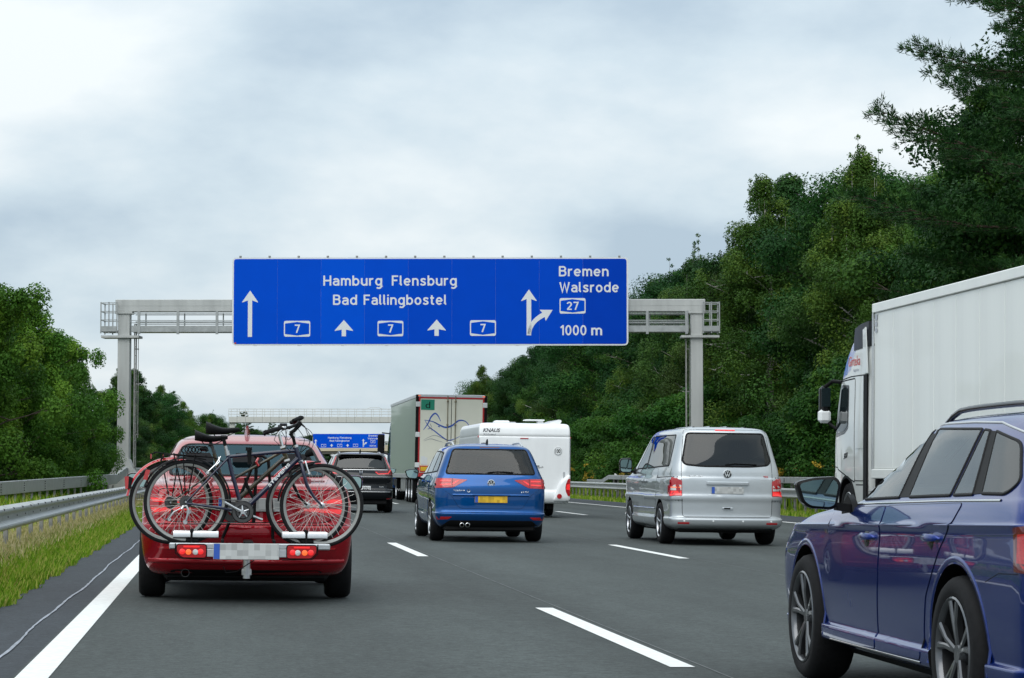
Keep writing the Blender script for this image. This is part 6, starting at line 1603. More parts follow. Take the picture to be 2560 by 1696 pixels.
def white_lorry():
    mw = mat('trailer_white', (0.84,0.86,0.83), rough=0.42, coat=0.25, var=0.035, scale=1.6, stretch=(1,1.6,.10), rvar=.06)
    mcab = paint('cab_white', (0.72,0.74,0.72), metal=0.0, rough=0.3); mbl = mat('stripe_blue', (0.04,0.16,0.50), rough=0.35)
    c = thing('white_lorry', 'white articulated lorry filling the far lane at the frame edge', 'lorry', (11.94, 25.55, gz(11.94)+.004), (0, math.atan(CF), 0), 'articulated lorries')
    W2, ZT, ZB, Ln = 1.28, 3.98, 1.15, 13.58
    b = B(); b.box(-W2+.03, W2-.03, .03, Ln-.03, ZB+.02, ZT-.02); obj('box_core', b, mw, c, smooth=False)
    n = 12; pw = (Ln-.1)/n; pb = B(); pb.cbox(-.012,.012,.008,pw-.008,ZB+.10,ZT-.155,.005); pm = mesh_of('side_panel', pb)
    for sg in (-1,1):
        for i in range(n):
            o = link('side_panel', pm, mw, c); o.location = (sg*(W2-.018), .05+i*pw, 0)
        b = B(); b.cbox(sg*W2-.03, sg*W2+.006, .0, Ln, ZT-.15, ZT+.005, .012); obj('roof_rail', b, mw, c)
        b = B(); b.cbox(sg*W2-.03, sg*W2+.006, .0, Ln, ZB-.06, ZB+.095, .012); obj('side_rail', b, mw, c)
        b = B(); b.cbox(sg*W2-.03, sg*W2+.004, Ln-.05, Ln+.0, ZB+.1, ZT-.15, .008); obj('corner_post', b, m_alu, c)
        b = B(); b.cbox(sg*W2-.02, sg*W2+.002, .5, 9.0, .45, 1.05, .02); obj('side_skirt', b, m_galvd, c)
        for y in (2.2, 3.5, 4.8): wheel(c, (sg*1.06,y,.50), .50, .38, sg, 'disc', detail=False)
    b = B(); b.box(-W2+.1, W2-.1, 0.0, .03, ZB+.1, ZT-.1); obj('rear_door', b, mw, c, smooth=False)
    b = B(); b.cbox(-W2, W2, 0, Ln, ZT-.02, ZT-.005, .004); obj('roof', b, mw, c)
    b = B(); b.cbox(-.55,.55,.3,Ln,.80,1.1,.03); obj('chassis', b, m_black, c)
    b = B(); b.cbox(-.95,.95,Ln,Ln+.42,2.35,3.72,.05); obj('refrigeration_unit', b, mw, c)
    b = B(); b.cbox(-W2-.0,-W2+.10,Ln-.03,Ln+.10,3.62,3.74,.01); obj('side_lamp_box', b, m_white, c)
    for q, (z0, z1) in enumerate(((3.70,3.80),(3.60,3.68),(3.50,3.57))):
        b = B(); b.box(-W2-.0085,-W2-.006,Ln-.24,Ln-.13,z0,z1); obj('owner_stencil', b, mat('stencil_grey',(0.45,0.47,0.52),rough=.5), c, smooth=False)
    # tractor: a tall cab that leans back above the windscreen
    Y0 = Ln+.52
    k = dict(cr=(.10,.06), cf=(.34,.30), bow=.0, bowf=.10, sb=.02)
    rows = [rw(.42,1.10,Y0,16.45,**k), rw(.50,1.20,Y0,16.55,**k), rw(.95,1.23,Y0,16.62,**k), rw(1.25,1.24,Y0,16.63,**k), rw(1.75,1.245,Y0,16.60,**k), rw(1.95,1.245,Y0,16.52,**k), rw(2.4,1.235,Y0,16.38,**k), rw(2.75,1.23,Y0,16.22,**k), rw(2.80,1.23,Y0,16.18,**k), rw(3.1,1.225,Y0,15.92,**k), rw(3.45,1.20,Y0,15.5,**k), rw(3.56,1.17,Y0,15.32,**k), rw(3.61,1.0,Y0+.05,15.2,**k), rw(3.64,.1,Y0+.4,14.9,**k)]
    bd = Body(rows); bd.shell('cab', [mcab, m_black], c, [(15.45,.52,.58,1.245)], arch_w=.4)
    for ax in ('x-','x+'):
        bd.strip('door_gap', fillet([(14.92,2.80),(14.92,1.02),(16.1,1.25),(16.22,1.9),(15.95,2.78)], .06), ax, .03, m_black, c, .002, closed=True)
        d = bd.panel('door', fillet([(14.935,2.785),(14.935,1.04),(16.08,1.265),(16.20,1.9),(15.935,2.765)], .06), ax, mcab, c, .006, step=.15)
        bd.panel('window_seal', fillet([(15.30,2.70),(15.30,1.95),(15.55,1.86),(16.22,1.80),(16.16,2.3),(15.98,2.72)], .06), ax, m_gloss, c, .009, step=.2)
        bd.panel('door_window', fillet([(15.36,2.66),(15.36,1.99),(15.58,1.91),(16.16,1.86),(16.10,2.3),(15.94,2.67)], .05), ax, m_glass, c, .013, step=.2)
        bd.panel('rear_cab_panel', fillet([(14.20,2.72),(14.20,1.60),(14.86,1.60),(14.86,2.55),(14.80,2.72)], .06), ax, mcab, c, .010, step=.2)
        bd.strip('cab_seam', [(Y0+.03,2.84),(15.2,2.84),(16.05,2.80)], ax, .025, m_black, c, .003)
        bd.strip('lower_seam', [(Y0+.03,1.05),(14.9,1.05),(15.5,1.22),(16.4,1.30)], ax, .02, m_black, c, .003)
        bd.strip('sill_crease', [(14.3,.98),(14.85,.98)], ax, .025, m_black, c, .002)
        bd.panel('arch_lip', [(15.45+.62*math.cos(a),.52+.62*math.sin(a)) for a in [PI*i/16 for i in range(17)]]+[(15.45+.575*math.cos(a),.52+.575*math.sin(a)) for a in [PI*(16-i)/16 for i in range(17)]], ax, m_black, c, .012, step=.5)
        bd.panel('corner_lamp', fillet([(16.22,1.20),(16.45,1.18),(16.45,1.08),(16.25,1.06)], .02), ax, m_lampclr, c, .01)
    b = B(); b.cbox(-.95,.95,16.66,16.70,1.0,1.65,.02); obj('grille', b, m_black, c)
    bd.panel('windscreen', fillet([(-1.05,2.68),(1.05,2.68),(1.08,1.85),(-1.08,1.85)], .08), 'y+', m_glass, c, .012, step=.2)
    for i in range(4):
        u = 15.50+i*.14; bd.panel('blue_stripe', [(u,2.88),(u+.07,2.88),(u+.0-.02*i,3.30-.04*i),(u-.05-.02*i,3.30-.04*i)], 'x-', mbl, c, .004, step=.1)
    me = text_mesh('owner_lettering', 'Girteka', 0, .80, 0, .17, .002)
    for v in me.vertices:
        h, n_ = bd.cast(15.42-v.co.x, 3.02+v.co.z, 'x-'); v.co = h+n_*(.005-v.co.y)
    link('owner_lettering', me, mat('lettering_coral', (0.62,0.12,0.12), rough=.5), c)
    me = text_mesh('owner_small_lettering', 'logistics', 0, .36, 0, .05, .002)
    for v in me.vertices:
        h, n_ = bd.cast(15.05-v.co.x, 2.92+v.co.z, 'x-'); v.co = h+n_*(.005-v.co.y)
    link('owner_small_lettering', me, mat('stencil_grey',(0.45,0.47,0.52)), c)
    me = text_mesh('power_lettering', '500', 0, .28, 0, .09, .002, bold=.03, shear=.3)
    for v in me.vertices:
        h, n_ = bd.cast(15.62-v.co.x*1.0, 1.42+v.co.z-.12*v.co.x*-1, 'x-'); v.co = h+n_*(.009-v.co.y)
    link('power_lettering', me, m_black, c)
    # dark roof deflector with white side flap
    b = B(); b.loft([[(x*s, y, z) for x in (-1.235,-.5,.5,1.235)] + [(x*s, y+.03, z2) for x in (1.21,.5,-.5,-1.21)] for y, z, z2, s in ((14.10,3.32,3.74,1.0),(14.6,3.30,3.72,1.0),(15.05,3.28,3.66,.99),(15.32,3.36,3.55,.94))]); obj('roof_deflector', b, mat('deflector_dark', (0.014,0.016,0.019), rough=.45, spec=.3), c, ang=50)
    for sg in (-1,1):
        b = B(); b.loft([[(sg*x0, y, z) for x0, y in ((1.22,14.12),(1.245,14.12),(1.245,14.34),(1.22,14.34))] for z in (.6,2.84)] ); obj('gap_shade_strip', b, m_black, c, ang=50)  # black strip painted in as the dark gap between cab and trailer
        b = B(); b.prism([(14.02,2.86),(14.30,2.86),(14.34,3.6),(14.16,3.64)], sg*1.245, sg*1.262, 'yz'); obj('upper_deflector', b, mcab, c, ang=50)
        b = B(); b.cbox(min(sg*1.30,sg*1.50), max(sg*1.30,sg*1.50), 16.30, 16.46, 2.20, 2.72, .06); mo = obj('door_mirror', b, m_gloss, c)
        b = B(); b.cbox(min(sg*1.30,sg*1.52), max(sg*1.30,sg*1.52), 16.28, 16.44, 2.06, 2.30, .05); obj('mirror_cover', b, m_white, mo)
        b = B(); b.box(min(sg*1.32,sg*1.48), max(sg*1.32,sg*1.48), 16.275, 16.302, 2.35, 2.68); obj('mirror_glass', b, m_glass, mo, smooth=False)
        b = B(); b.tube([(sg*1.15,16.12,2.78),(sg*1.28,16.3,2.80),(sg*1.40,16.36,2.70)], .035, 8); b.tube([(sg*1.22,16.2,1.95),(sg*1.32,16.35,2.05),(sg*1.40,16.36,2.2)], .03, 8); obj('mirror_arm', b, m_black, mo, ang=60)
        for y in (11.8, 15.45): wheel(c, (sg*1.03,y,.51), .51, .36, sg, 'disc', detail=False)
    b = B(); b.cbox(-1.0,1.0,11.0,16.3,.45,.80,.04); b.cbox(-1.1,1.1,Ln+.44,Y0+.02,.8,3.3,.02); obj('tractor_chassis', b, m_black, c)  # chassis, plus an added black block that darkens the gap behind the cab
    b = B(); b.cbox(-1.24,-.7,12.6,14.0,.35,.95,.06); obj('fuel_tank', b, m_alu, c)
white_lorry()
# ------------------------------------------------------------------ vegetation
def leaf_mat(name, c1, c2, c3, transl=0.30, rough=0.6, hue=0.014, val=0.30):
    m = bpy.data.materials.new(name); m.use_nodes = True; t = m.node_tree; N = t.nodes.new; ln = t.links.new
    b = t.nodes['Principled BSDF']; o = t.nodes['Material Output']
    at = N('ShaderNodeAttribute'); at.attribute_name = 'leaf_random'
    rp = N('ShaderNodeValToRGB'); rp.color_ramp.elements[0].color = (*c1,1); rp.color_ramp.elements[1].color = (*c3,1); e = rp.color_ramp.elements.new(.6); e.color = (*c2,1)
    ln(at.outputs['Fac'], rp.inputs[0])
    oi = N('ShaderNodeObjectInfo'); hs = N('ShaderNodeHueSaturation')
    mr = N('ShaderNodeMapRange'); mr.inputs['To Min'].default_value = .5-hue; mr.inputs['To Max'].default_value = .5+hue*.6; ln(oi.outputs['Random'], mr.inputs[0]); ln(mr.outputs[0], hs.inputs['Hue'])
    sn = N('ShaderNodeMath'); sn.operation = 'MULTIPLY'; sn.inputs[1].default_value = 7.31; ln(oi.outputs['Random'], sn.inputs[0]); fr = N('ShaderNodeMath'); fr.operation = 'FRACT'; ln(sn.outputs[0], fr.inputs[0])
    mv = N('ShaderNodeMapRange'); mv.inputs['To Min'].default_value = 1-val; mv.inputs['To Max'].default_value = 1+val; ln(fr.outputs[0], mv.inputs[0]); ln(mv.outputs[0], hs.inputs['Value'])
    ln(rp.outputs[0], hs.inputs['Color']); ln(hs.outputs[0], b.inputs['Base Color'])
    b.inputs['Roughness'].default_value = rough; b.inputs['Specular IOR Level'].default_value = .16
    tr = N('ShaderNodeBsdfTranslucent'); ln(hs.outputs[0], tr.inputs[0]); ms = N('ShaderNodeMixShader'); ms.inputs[0].default_value = transl
    ln(b.outputs[0], ms.inputs[1]); ln(tr.outputs[0], ms.inputs[2]); ln(ms.outputs[0], o.inputs[0])
    return m
m_oak = leaf_mat('leaf_oak', (0.008,0.042,0.010),(0.019,0.078,0.013),(0.060,0.145,0.018), transl=.22)
m_birch = leaf_mat('leaf_birch', (0.024,0.078,0.012),(0.055,0.132,0.016),(0.125,0.205,0.026), transl=.25)
m_olivel = leaf_mat('leaf_olive', (0.016,0.052,0.010),(0.034,0.082,0.014),(0.076,0.128,0.022), transl=.22)
m_shrub = leaf_mat('leaf_shrub', (0.012,0.056,0.008),(0.032,0.108,0.013),(0.085,0.180,0.020), hue=.012)
m_needle = leaf_mat('pine_needles', (0.010,0.050,0.013),(0.022,0.084,0.016),(0.055,0.135,0.020), transl=.12)
m_young = leaf_mat('leaf_young_birch', (0.030,0.110,0.012),(0.080,0.200,0.020),(0.180,0.320,0.032), hue=.01, transl=.3)
m_bark = mat('bark', (0.075,0.058,0.044), rough=.9, var=.4, scale=6, stretch=(1,1,.2), bump=.6, bscale=12)
m_barkb = mat('birch_bark', (0.42,0.40,0.36), rough=.8, var=.5, scale=3, stretch=(1,1,2.5), bump=.2)
m_barkp = mat('pine_bark', (0.055,0.034,0.024), rough=.9, var=.4, scale=5, stretch=(1,1,.3), bump=.5, bscale=10)

def leaf_cloud(name, cen, rad, per, size, rng, up=.5, squash=.8, droop=0.0, aspect=.62):
    cen = np.asarray(cen, float); rad = np.asarray(rad, float); M_ = len(cen)
    cnt = np.maximum(4, (per*np.clip((rad/np.median(rad))**2, .03, 2.2)).astype(int)); idx = np.repeat(np.arange(M_), cnt); n = len(idx)
    d = rng.normal(size=(n,3)); d /= np.linalg.norm(d, axis=1)[:,None]
    q = rng.random(n)**.45; p = cen[idx] + d*(q*rad[idx])[:,None]*np.array([1,1,squash])
    p[:,2] -= droop*q*rad[idx]
    nm = rng.normal(size=(n,3))*.42 + d*.85 + np.array([0,0,up*.8]); nm /= np.linalg.norm(nm, axis=1)[:,None]
    a = np.cross(nm, rng.normal(size=(n,3))); a[:,2] -= .35; a /= np.linalg.norm(a, axis=1)[:,None]; b_ = np.cross(nm, a)
    sz = size*(.6+.8*rng.random(n)); l = a*(sz*.5)[:,None]; w_ = b_*(sz*.5*aspect)[:,None]
    co = np.stack([p-l, p-l*.1+w_, p+l, p-l*.1-w_], axis=1).reshape(-1,3)
    me = fast_mesh(name, co, 4)
    cr_ = rng.random(M_)[idx]*.72 + rng.random(n)*.28
    at = me.attributes.new('leaf_random', 'FLOAT', 'FACE'); at.data.foreach_set('value', cr_.astype(np.float32))
    return me

def broadleaf(seed, H, Rm, per, size, z0=.10, shape='round', n_limb=24, droop=0.0, clump=.75, sub=6, squash=.8):
    rng = np.random.default_rng(seed); tb = B(); cen, rad = [], []
    tz = np.linspace(0, H*.86, 9); bend_ = rng.normal(size=(2,))*.03*H
    tp = [Vector((bend_[0]*(z/H)**2+rng.normal()*.02*H*.3, bend_[1]*(z/H)**2+rng.normal()*.02*H*.3, z)) for z in tz]
    tr_ = [H*.016*(1-.92*z/(H*.92))+.012 for z in tz]; tb.tube(tp, tr_, 7)
    def prof(s):
        if shape == 'round': return max(.15, math.sin(PI*min(1,(s*.80+.17)))**.75)
        if shape == 'cone': return max(.06, (1-s)**.8*.95+.05)*(min(1,.5+s*3))
        return max(.10, (1-s**2.2))*(.55+.45*min(1,s*4))
    ga = rng.random()*6
    for i in range(n_limb):
        s = (i+.5)/n_limb; zb = H*(z0+(.86-z0)*s*.96); az_ = ga + i*2.399+rng.normal()*.2
        Rl = Rm*prof(s)*(.75+.5*rng.random()); lift = (.25+.55*s)*Rl*(.6+.6*rng.random())
        k = min(8, zb/(H*.86)*8); i0 = int(k); base = tp[i0].lerp(tp[min(8,i0+1)], k-i0)
        tip = base + Vector((math.cos(az_)*Rl, math.sin(az_)*Rl, lift)); mid = base.lerp(tip,.5)+Vector((0,0,.06*Rl))
        r0 = max(.012, H*.0055*(1-.6*s)); tb.tube([base, mid, tip], [r0, r0*.6, .008], 5)
        for j in range(sub):
            t_ = .30+.70*(j+rng.random()*.8)/sub; b0 = base.lerp(mid, t_*2) if t_ < .5 else mid.lerp(tip, t_*2-1)
            d = Vector(rng.normal(size=3)); d.z = abs(d.z)*.5+.1; d.normalize(); e_ = b0 + d*Rl*.30*(.5+rng.random())
            if j % 2 == 0: tb.tube([b0, e_], [r0*.35+.004, .004], 4, cap=False)
            cen.append(e_); rad.append(clump*(.55+.75*rng.random())*(1-.45*s if shape != 'round' else 1))
        cen.append(tip); rad.append(clump*.6*(1-.35*s))
    top = tp[-1]
    for j in range(60):                                                 # the crown's upper core up to the tip
        f = rng.random()**.8; sp_ = Rm*.55*(1-f**2.4)+.12; a = rng.random()*6.28; q_ = sp_*rng.random()**.5
        cen.append(Vector((top.x+math.cos(a)*q_, top.y+math.sin(a)*q_, H*(.55+.40*f)))); rad.append(clump*(.85-.40*f))
    for j in range(14):                                                 # leading shoots
        a = rng.random()*6.28; q_ = Rm*.45*rng.random()**.5; q = Vector((top.x+math.cos(a)*q_, top.y+math.sin(a)*q_, H*(.95-.28*(q_/Rm/.45)))); ln_ = H*(.035+.08*rng.random())
        tb.tube([q, q+Vector((0,0,ln_))], [.012,.004], 4, cap=False)
        for u in range(4): cen.append(q+Vector((rng.normal()*.05, rng.normal()*.05, ln_*(.2+.25*u)))); rad.append(.13)
    return mesh_of('trunk', tb, ang=60, recalc=False), leaf_cloud('crown', [tuple(c_) for c_ in cen], rad, per, size, rng, droop=droop, squash=squash)

def pine(seed, H, Rm, dens=1.0, bare=.25):
    rng = np.random.default_rng(seed); tb = B(); cen, dirs = [], []
    tz = np.linspace(0, H, 10); bx, by = rng.normal(size=2)*.3
    tp = [Vector((bx*(z/H)**2, by*(z/H)**2, z)) for z in tz]; tb.tube(tp, [.26*(1-z/H)**.8+.02 for z in tz], 8)
    nb = int(44*dens); 
    for i in range(nb):
        s = i/nb; zb = H*(bare+(.97-bare)*s); az_ = i*2.399+rng.normal()*.3
        Rl = Rm*(1-s**1.6*.85)*(.6+.6*rng.random())*(.75+.25*min(1,s*5))
        k = zb/H*9; i0 = min(8,int(k)); base = tp[i0].lerp(tp[i0+1], k-i0)
        rise = Rl*(.02+.38*s+rng.normal()*.06); tip = base+Vector((math.cos(az_)*Rl, math.sin(az_)*Rl, rise)); mid = base.lerp(tip,.55)+Vector((0,0,-.05*Rl))
        r0 = .055*(1-.6*s); tb.tube([base, mid, tip], [r0, r0*.6, .01], 5)
        side = Vector((-math.sin(az_), math.cos(az_), 0)); fwd = Vector((math.cos(az_), math.sin(az_), 0))
        ns = int(16*dens*max(.5,Rl/Rm*1.3))
        for j in range(ns):
            t_ = .28+.72*(j+rng.random())/ns; b0 = base.lerp(mid, t_/.55) if t_ < .55 else mid.lerp(tip, (t_-.55)/.45)
            ln_ = Rl*.34*(1.15-t_)*(.5+.8*rng.random())+.12; sd = 1 if j % 2 else -1
            e_ = b0+side*sd*ln_+fwd*ln_*.65+Vector((0,0,ln_*.22*rng.random()))
            if j % 2 == 0: tb.tube([b0, e_], [.012,.005], 4, cap=False)
            kk = 2+int(ln_/.16)
            for u in range(kk):
                c_ = b0.lerp(e_, (u+.6)/kk)+Vector(rng.normal(size=3))*.05; cen.append(tuple(c_)); dd = (e_-b0).normalized()+Vector((0,0,.55)); dirs.append(tuple(dd.normalized()))
    cen = np.array(cen); dirs = np.array(dirs); per = 26; idx = np.repeat(np.arange(len(cen)), per); n = len(idx)
    d = dirs[idx]*.8+rng.normal(size=(n,3))*.55; d /= np.linalg.norm(d, axis=1)[:,None]
    ln_ = .17*(.6+.7*rng.random(n)); p0 = cen[idx]+rng.normal(size=(n,3))*.035; p1 = p0+d*ln_[:,None]
    sdv = np.cross(d, rng.normal(size=(n,3))); sdv /= np.linalg.norm(sdv, axis=1)[:,None]; w_ = sdv*.0115
    co = np.stack([p0-w_*.6, p0*.5+p1*.5-w_, p1, p0*.5+p1*.5+w_], axis=1).reshape(-1,3)
    me = fast_mesh('crown', co, 4); at = me.attributes.new('leaf_random','FLOAT','FACE'); at.data.foreach_set('value', (rng.random(len(cen))[idx]*.6+rng.random(n)*.4).astype(np.float32))
    return mesh_of('trunk', tb, ang=60, recalc=False), me

# kinds: (trunk mesh, crown mesh, bark, leaf material, height)
KIND = {}
def kind(name, tm, bark, leaf, H):
    KIND[name] = (*tm, bark, leaf, H); tm[0].materials.append(bark); tm[1].materials.append(leaf)
kind('oak', broadleaf(1, 14, 4.2, 480, .115, n_limb=26, clump=1.0), m_bark, m_oak, 14)
kind('oak2', broadleaf(2, 14, 3.9, 480, .11, n_limb=26, clump=.95, z0=.06, shape='egg'), m_bark, m_oak, 14)
kind('birch', broadleaf(3, 14, 3.0, 380, .090, n_limb=28, clump=.72, shape='egg', droop=.5, squash=1.3), m_barkb, m_birch, 14)
kind('olive', broadleaf(4, 13, 3.6, 420, .092, n_limb=28, clump=.80, z0=.05, shape='egg', droop=.3, squash=1.1), m_barkb, m_olivel, 13)
kind('shrub', broadleaf(5, 4, 2.0, 300, .085, n_limb=22, clump=.55, z0=.0, shape='egg'), m_bark, m_shrub, 4)
kind('nearbirch', broadleaf(7, 7.2, 2.9, 420, .080, n_limb=30, clump=.52, z0=.0, shape='egg', droop=.4, squash=1.2, sub=7), m_bark, m_young, 7.2)
kind('pine', pine(8, 20, 6.1, 1.45, bare=.10), m_barkp, m_needle, 20)
kind('pinefar', pine(9, 14, 3.4, 1.15, bare=.35), m_barkp, m_needle, 14)
def tree(name, kd, x, y, h, label, group, rot=None, wide=1.0, cat='tree'):
    tm, cm_, bk, lf, H = KIND[kd]; s = h/H
    t = thing(name, label, cat, (x+off(y), y, gz(x)-.08), (0,0, rot if rot is not None else (x*13.7+y*7.3) % 6.28), group); t.scale = (s*wide, s*wide, s)
    link('trunk' if cat == 'tree' else 'stem', tm, None, t); link('crown' if cat == 'tree' else 'foliage', cm_, None, t)
    return t
ORD = ['first','second','third','fourth','fifth','sixth','seventh','eighth','ninth','tenth','eleventh','twelfth','thirteenth','fourteenth','fifteenth','sixteenth','seventeenth','eighteenth','nineteenth','twentieth','twenty-first','twenty-second','twenty-third','twenty-fourth','twenty-fifth','twenty-sixth','twenty-seventh','twenty-eighth','twenty-ninth','thirtieth','thirty-first','thirty-second','thirty-third','thirty-fourth','thirty-fifth','thirty-sixth','thirty-seventh','thirty-eighth','thirty-ninth','fortieth']
DESC = {'oak':'round dark oak','oak2':'dense dark broadleaf tree','birch':'airy light green birch','olive':'olive drooping birch','spire':'slim pointed tree','pinefar':'tall pine','shrub':'leafy green shrub'}
rt = random.Random(11)
# right-hand forest edge: kind, x, y, height
front = [('oak2',24.5,44,12.5),('olive',22.8,55,13),('oak',24,63,14.5),('oak2',23,70,13.5),('birch',24.5,76,13.8),('birch',23,82,13.2),('olive',23.5,88,13.5),('oak',25,93,14.0),('birch',22.6,99,14.5),('oak2',24.5,104,15.0),
         ('olive',23,109,12.0),('olive',22.6,116,12.5),('oak2',24,121,12.5),('oak',24,128,12.8),('birch',23,134,12.6),('oak2',25,141,12.2),('oak',23.5,150,12.5),('birch',24,158,13.2),('olive',23.2,166,11.0),('oak',24,175,11.8),
         ('birch',23,184,11.5),('oak2',24,194,12.6),('oak',23.6,205,11.8),('olive',24,217,11.0),('birch',23,230,12),('oak',24,245,11.5),('oak2',24,262,11.5),('oak',24,280,11),('birch',24,300,11),('oak2',24,325,11)]
for i, (kd, x, y, h) in enumerate(front):
    tree({'oak':'oak_tree','oak2':'broadleaf_tree','birch':'birch_tree','olive':'birch_tree','spire':'slender_tree'}[kd], kd, x, y, h, '%s, %s from the camera in the forest edge row' % (DESC[kd], ORD[i]), 'forest edge trees', wide=rt.uniform(.95,1.2))
back = [(30,40),(31,52),(29.5,60),(31,72),(30,80),(31,90),(30,100),(31,110),(30,119),(31,130),(30,140),(31,152),(30,164),(31,178),(30,190),(31,205),(30,222),(31,240),(30,262),(31,290),(31,320)]
for i, (x, y) in enumerate(back):
    kd = ('oak','oak2','oak2')[i % 3]; hh = (12.8 if y < 75 else 14.0 if y < 125 else 12.8)+rt.uniform(-.8,.8)
    tree('broadleaf_tree', kd, x, y, hh, '%s, %s from the camera in the back row' % (DESC[kd], ORD[i]), 'back row forest trees', wide=1.25)
# the big pines that lean over the lorry
tree('pine_tree', 'pine', 22.5, 60, 22.5, 'tallest dark pine with long level branches above the white lorry', 'roadside pines', rot=.4)
tree('pine_tree', 'pine', 25.5, 71, 19.5, 'dark pine behind the tallest one, left of it over the lorry', 'roadside pines', rot=2.6)
tree('pine_tree', 'pine', 21.5, 48, 20, 'dark pine at the frame edge nearest to the camera', 'roadside pines', rot=4.4)
# shrubs along the forest foot
ys = [40,45,50,54.5,59,63,67.5,72,76,80.5,85,89,93.5,98,102.5,107,111.5,116,121,126,131,137,143,150,157,165,174,184,195,208]
for i, y in enumerate(ys):
    tree('roadside_shrub', 'shrub', 20.4+rt.uniform(-.5,.6), y, rt.uniform(3.4,5.6), 'leafy shrub, %s from the camera at the forest foot' % ORD[i], 'shrubs at the forest foot', wide=1.05, cat='shrub')
# central reservation on the left: birches and bushes behind the rail
lt = [('nearbirch',-7.7,71,8.3,1.0,'bushy young birch at the frame edge left of the gantry post'),('nearbirch',-6.5,77,7.0,1.0,'young birch reaching out across the left gantry post'),('nearbirch',-9.5,80,7.8,1.1,'dense birch behind the bushy one at the frame edge'),('nearbirch',-8.3,64,3.8,.95,'low birch bush in front of the young birches'),('nearbirch',-5.4,80.5,5.8,.85,'small birch bush close beside the left gantry post'),('nearbirch',-8.6,90,6.4,1.0,'birch behind the left gantry post')]
for i, (kd, x, y, h, wd, lb) in enumerate(lt): tree('young_birch_tree', kd, x, y, h, lb, 'young birches on the central reservation', rot=i*1.3+.5, wide=wd)
for i, (x, y, h) in enumerate(((-7.6,60,1.9),(-7.2,67,2.0),(-6.6,73,2.1),(-6.0,79,2.2),(-8.2,69,2.6),(-8.8,57,2.2),(-5.9,84,2.6),(-5.0,92,2.2),(-5.2,101,2.4),(-5.4,112,2.4))):
    tree('reservation_shrub', 'shrub', x, y, h, 'green bush behind the box beam rail, %s from the camera' % ORD[i], 'bushes behind the box beam rail', wide=1.0, cat='shrub')
lf = [('oak2',-9.0,205,10.0),('olive',-9.5,190,9.0),('birch',-10,222,8.5),('oak',-9,238,9.2),('birch',-9.5,256,10.5),('olive',-10,275,9.5),('birch',-9.5,296,10),('pinefar',-13,330,12),('birch',-9,322,9.5),('birch',-9.5,350,9.5),('oak',-10,378,10.5),('birch',-9.5,410,9.5),('oak2',-9,445,10.0),('pinefar',-10,480,13),('oak',-10,520,10.5),('pinefar',-9,560,12.5),('oak2',-10,600,10.5),('oak',-8,170,5.5),('oak2',-9,150,4.5)]
for i, (kd, x, y, h) in enumerate(lf):
    tree({'oak':'oak_tree','oak2':'broadleaf_tree','birch':'birch_tree','olive':'birch_tree','pinefar':'pine_tree'}[kd], kd, x, y, h, '%s, %s in the distant row left of the road' % (DESC[kd], ORD[i]), 'distant trees left of the road', wide=1.15)
rf = [('oak2',25,355,11.5),('oak',25,385,11.5),('birch',25,420,12),('oak2',25,460,12),('oak',25,500,12),('pinefar',26,540,14),('oak2',26,580,12.5)]
for i, (kd, x, y, h) in enumerate(rf): tree('broadleaf_tree' if kd != 'pinefar' else 'pine_tree', kd, x, y, h, '%s, %s beyond the lorry on the far right side' % (DESC[kd], ORD[i]), 'distant trees right of the road', wide=1.2)
for i in range(26):                                                   # wood beyond the bridge, closing the view
    x = -75+i*7.5+rt.uniform(-2,2); y = 720+rt.uniform(-20,60); kd = ('oak','oak2','pinefar')[i % 3]
    tree('broadleaf_tree' if kd != 'pinefar' else 'pine_tree', kd, x, y, rt.uniform(11.0,14.0), 'far tree in the wood beyond the bridge, %s from its left end' % ORD[i], 'far wood beyond the bridge', wide=1.7)

# grass: blades as one mass each
def grass(name, n, xf, y0, y1, hf, mt, label, seed, wd=.010, power=1.0, lean=.35):
    rng = np.random.default_rng(seed); u = rng.random(n)**power; y = y0+(y1-y0)*u; x = xf(rng, n, y); h = hf(rng, n, x, y)
    o_ = np.array([off(v) for v in y]); z = np.array([gz(v) for v in x])-.05
    p = np.stack([x+o_, y, z], 1); az_ = rng.random(n)*6.283; d = np.stack([np.cos(az_), np.sin(az_), 0*az_], 1); sd_ = np.stack([-np.sin(az_), np.cos(az_), 0*az_], 1)
    ln_ = (rng.random(n)*lean)[:,None]*h[:,None]; w_ = (wd*(.6+.8*rng.random(n))*(1+y/45))[:,None]
    a, b_ = p-sd_*w_, p+sd_*w_; m1 = p+d*ln_*.35+np.array([0,0,1])*h[:,None]*.6; tip = p+d*ln_+np.array([0,0,1])*h[:,None]
    co = np.stack([a, b_, m1+sd_*w_*.7, tip, m1-sd_*w_*.7], 1).reshape(-1,3)
    me = fast_mesh(name, co, 5); at = me.attributes.new('leaf_random','FLOAT','FACE'); at.data.foreach_set('value', rng.random(n).astype(np.float32))
    o = link(name, me, mt); tag(o, label, 'grass', kind='stuff'); return o
m_gg = leaf_mat('grass_green', (0.12,0.28,0.015),(0.27,0.44,0.030),(0.60,0.56,0.16), transl=.35, hue=0, val=0)
m_gd = leaf_mat('grass_dry', (0.38,0.42,0.10),(0.74,0.64,0.32),(0.90,0.80,0.50), transl=.3, hue=0, val=0)
grass('green_verge_grass', 60000, lambda r, n, y: -1.70-np.abs(r.normal(size=n))*.30+.03*np.sin(y*2.3)+.03*np.sin(y*7.1), 15, 130, lambda r, n, x, y: (.05+.11*r.random(n))*(1+.6*np.clip((-1.75-x)*2,0,1)), m_gg, 'short green grass along the left edge of the asphalt', 1, .0042, 1.6, .6)
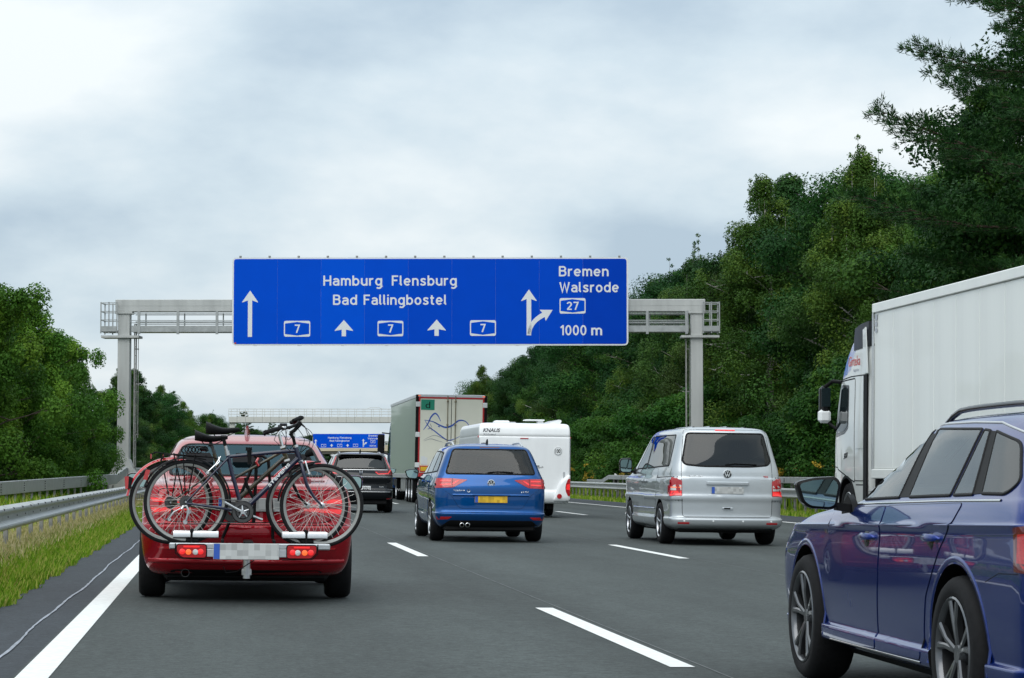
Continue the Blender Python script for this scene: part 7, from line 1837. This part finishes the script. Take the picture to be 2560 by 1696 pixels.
grass('dry_verge_grass', 72000, lambda r, n, y: -1.86-r.random(n)**.75*1.25, 15, 130, lambda r, n, x, y: (.08+.20*r.random(n)**1.3)*np.clip((-1.8-x)*1.9,.30,1.0), m_gd, 'tall dry straw grass under the left guard rail', 2, .0036, 1.6, .5)
grass('reservation_grass', 16000, lambda r, n, y: -3.1-r.random(n)*6, 30, 130, lambda r, n, x, y: .15+.35*r.random(n), m_gg, 'rough grass on the central reservation behind the rail', 3, .012, 1.2, .5)
grass('forest_verge_grass', 34000, lambda r, n, y: 16.15+r.random(n)*1.6, 36, 230, lambda r, n, x, y: .06+.16*r.random(n)+.12*np.clip(x-17,0,1), m_gg, 'bright green grass strip below the far guard rail', 4, .006, 1.3, .6)
grass('forest_floor_grass', 16000, lambda r, n, y: 17.5+r.random(n)*4.5, 36, 230, lambda r, n, x, y: .3+.6*r.random(n), m_gg, 'tall weeds between the far guard rail and the shrubs', 5, .012, 1.2, .5)
grass('edge_litter', 9000, lambda r, n, y: -1.80+np.abs(r.normal(size=n))*.10, 12, 120, lambda r, n, x, y: .012+.03*r.random(n), m_gd, 'dead grass and litter along the edge of the left shoulder', 6, .004, 1.5, 6.0)
# goldenrod flowering behind the far rail
rng = np.random.default_rng(21); n = 330; tb = B(); cen, rad = [], []
for i in range(n):
    y = 62+rng.random()*105; x = 18.2+rng.random()*1.7; h = 1.0+.75*rng.random(); p = Vector((x+off(y), y, gz(x)-.05)); t_ = p+Vector((rng.normal()*.1, rng.normal()*.1, h))
    tb.tube([p, p.lerp(t_,.5), t_], [.008,.007,.004], 4, cap=False)
    for k in range(3): cen.append(tuple(t_+Vector((rng.normal()*.07, rng.normal()*.07, -.05*k)))); rad.append(.11)
gs = obj('goldenrod_stems', tb, m_shrub, None, recalc=False); tag(gs, 'green goldenrod stems behind the far guard rail', 'flowers', kind='stuff')
gf = link('goldenrod_flowers', leaf_cloud('goldenrod_flowers', cen, rad, 26, .06, rng), mat('goldenrod_yellow', (0.42,0.28,0.02), rough=.8, var=.3)); tag(gf, 'yellow goldenrod flower heads behind the far guard rail', 'flowers', kind='stuff')
rng = np.random.default_rng(22); cen = []; rad = []
for i in range(700):
    y = 60+rng.random()*110; x = 18.0+rng.random()*2.0; cen.append((x+off(y), y, gz(x)+.15+rng.random()*1.0)); rad.append(.30)
wl = link('goldenrod_leaves', leaf_cloud('goldenrod_leaves', cen, rad, 34, .10, rng, aspect=.35), m_shrub); tag(wl, 'weedy green leaves around the goldenrod stems', 'weeds', kind='stuff')
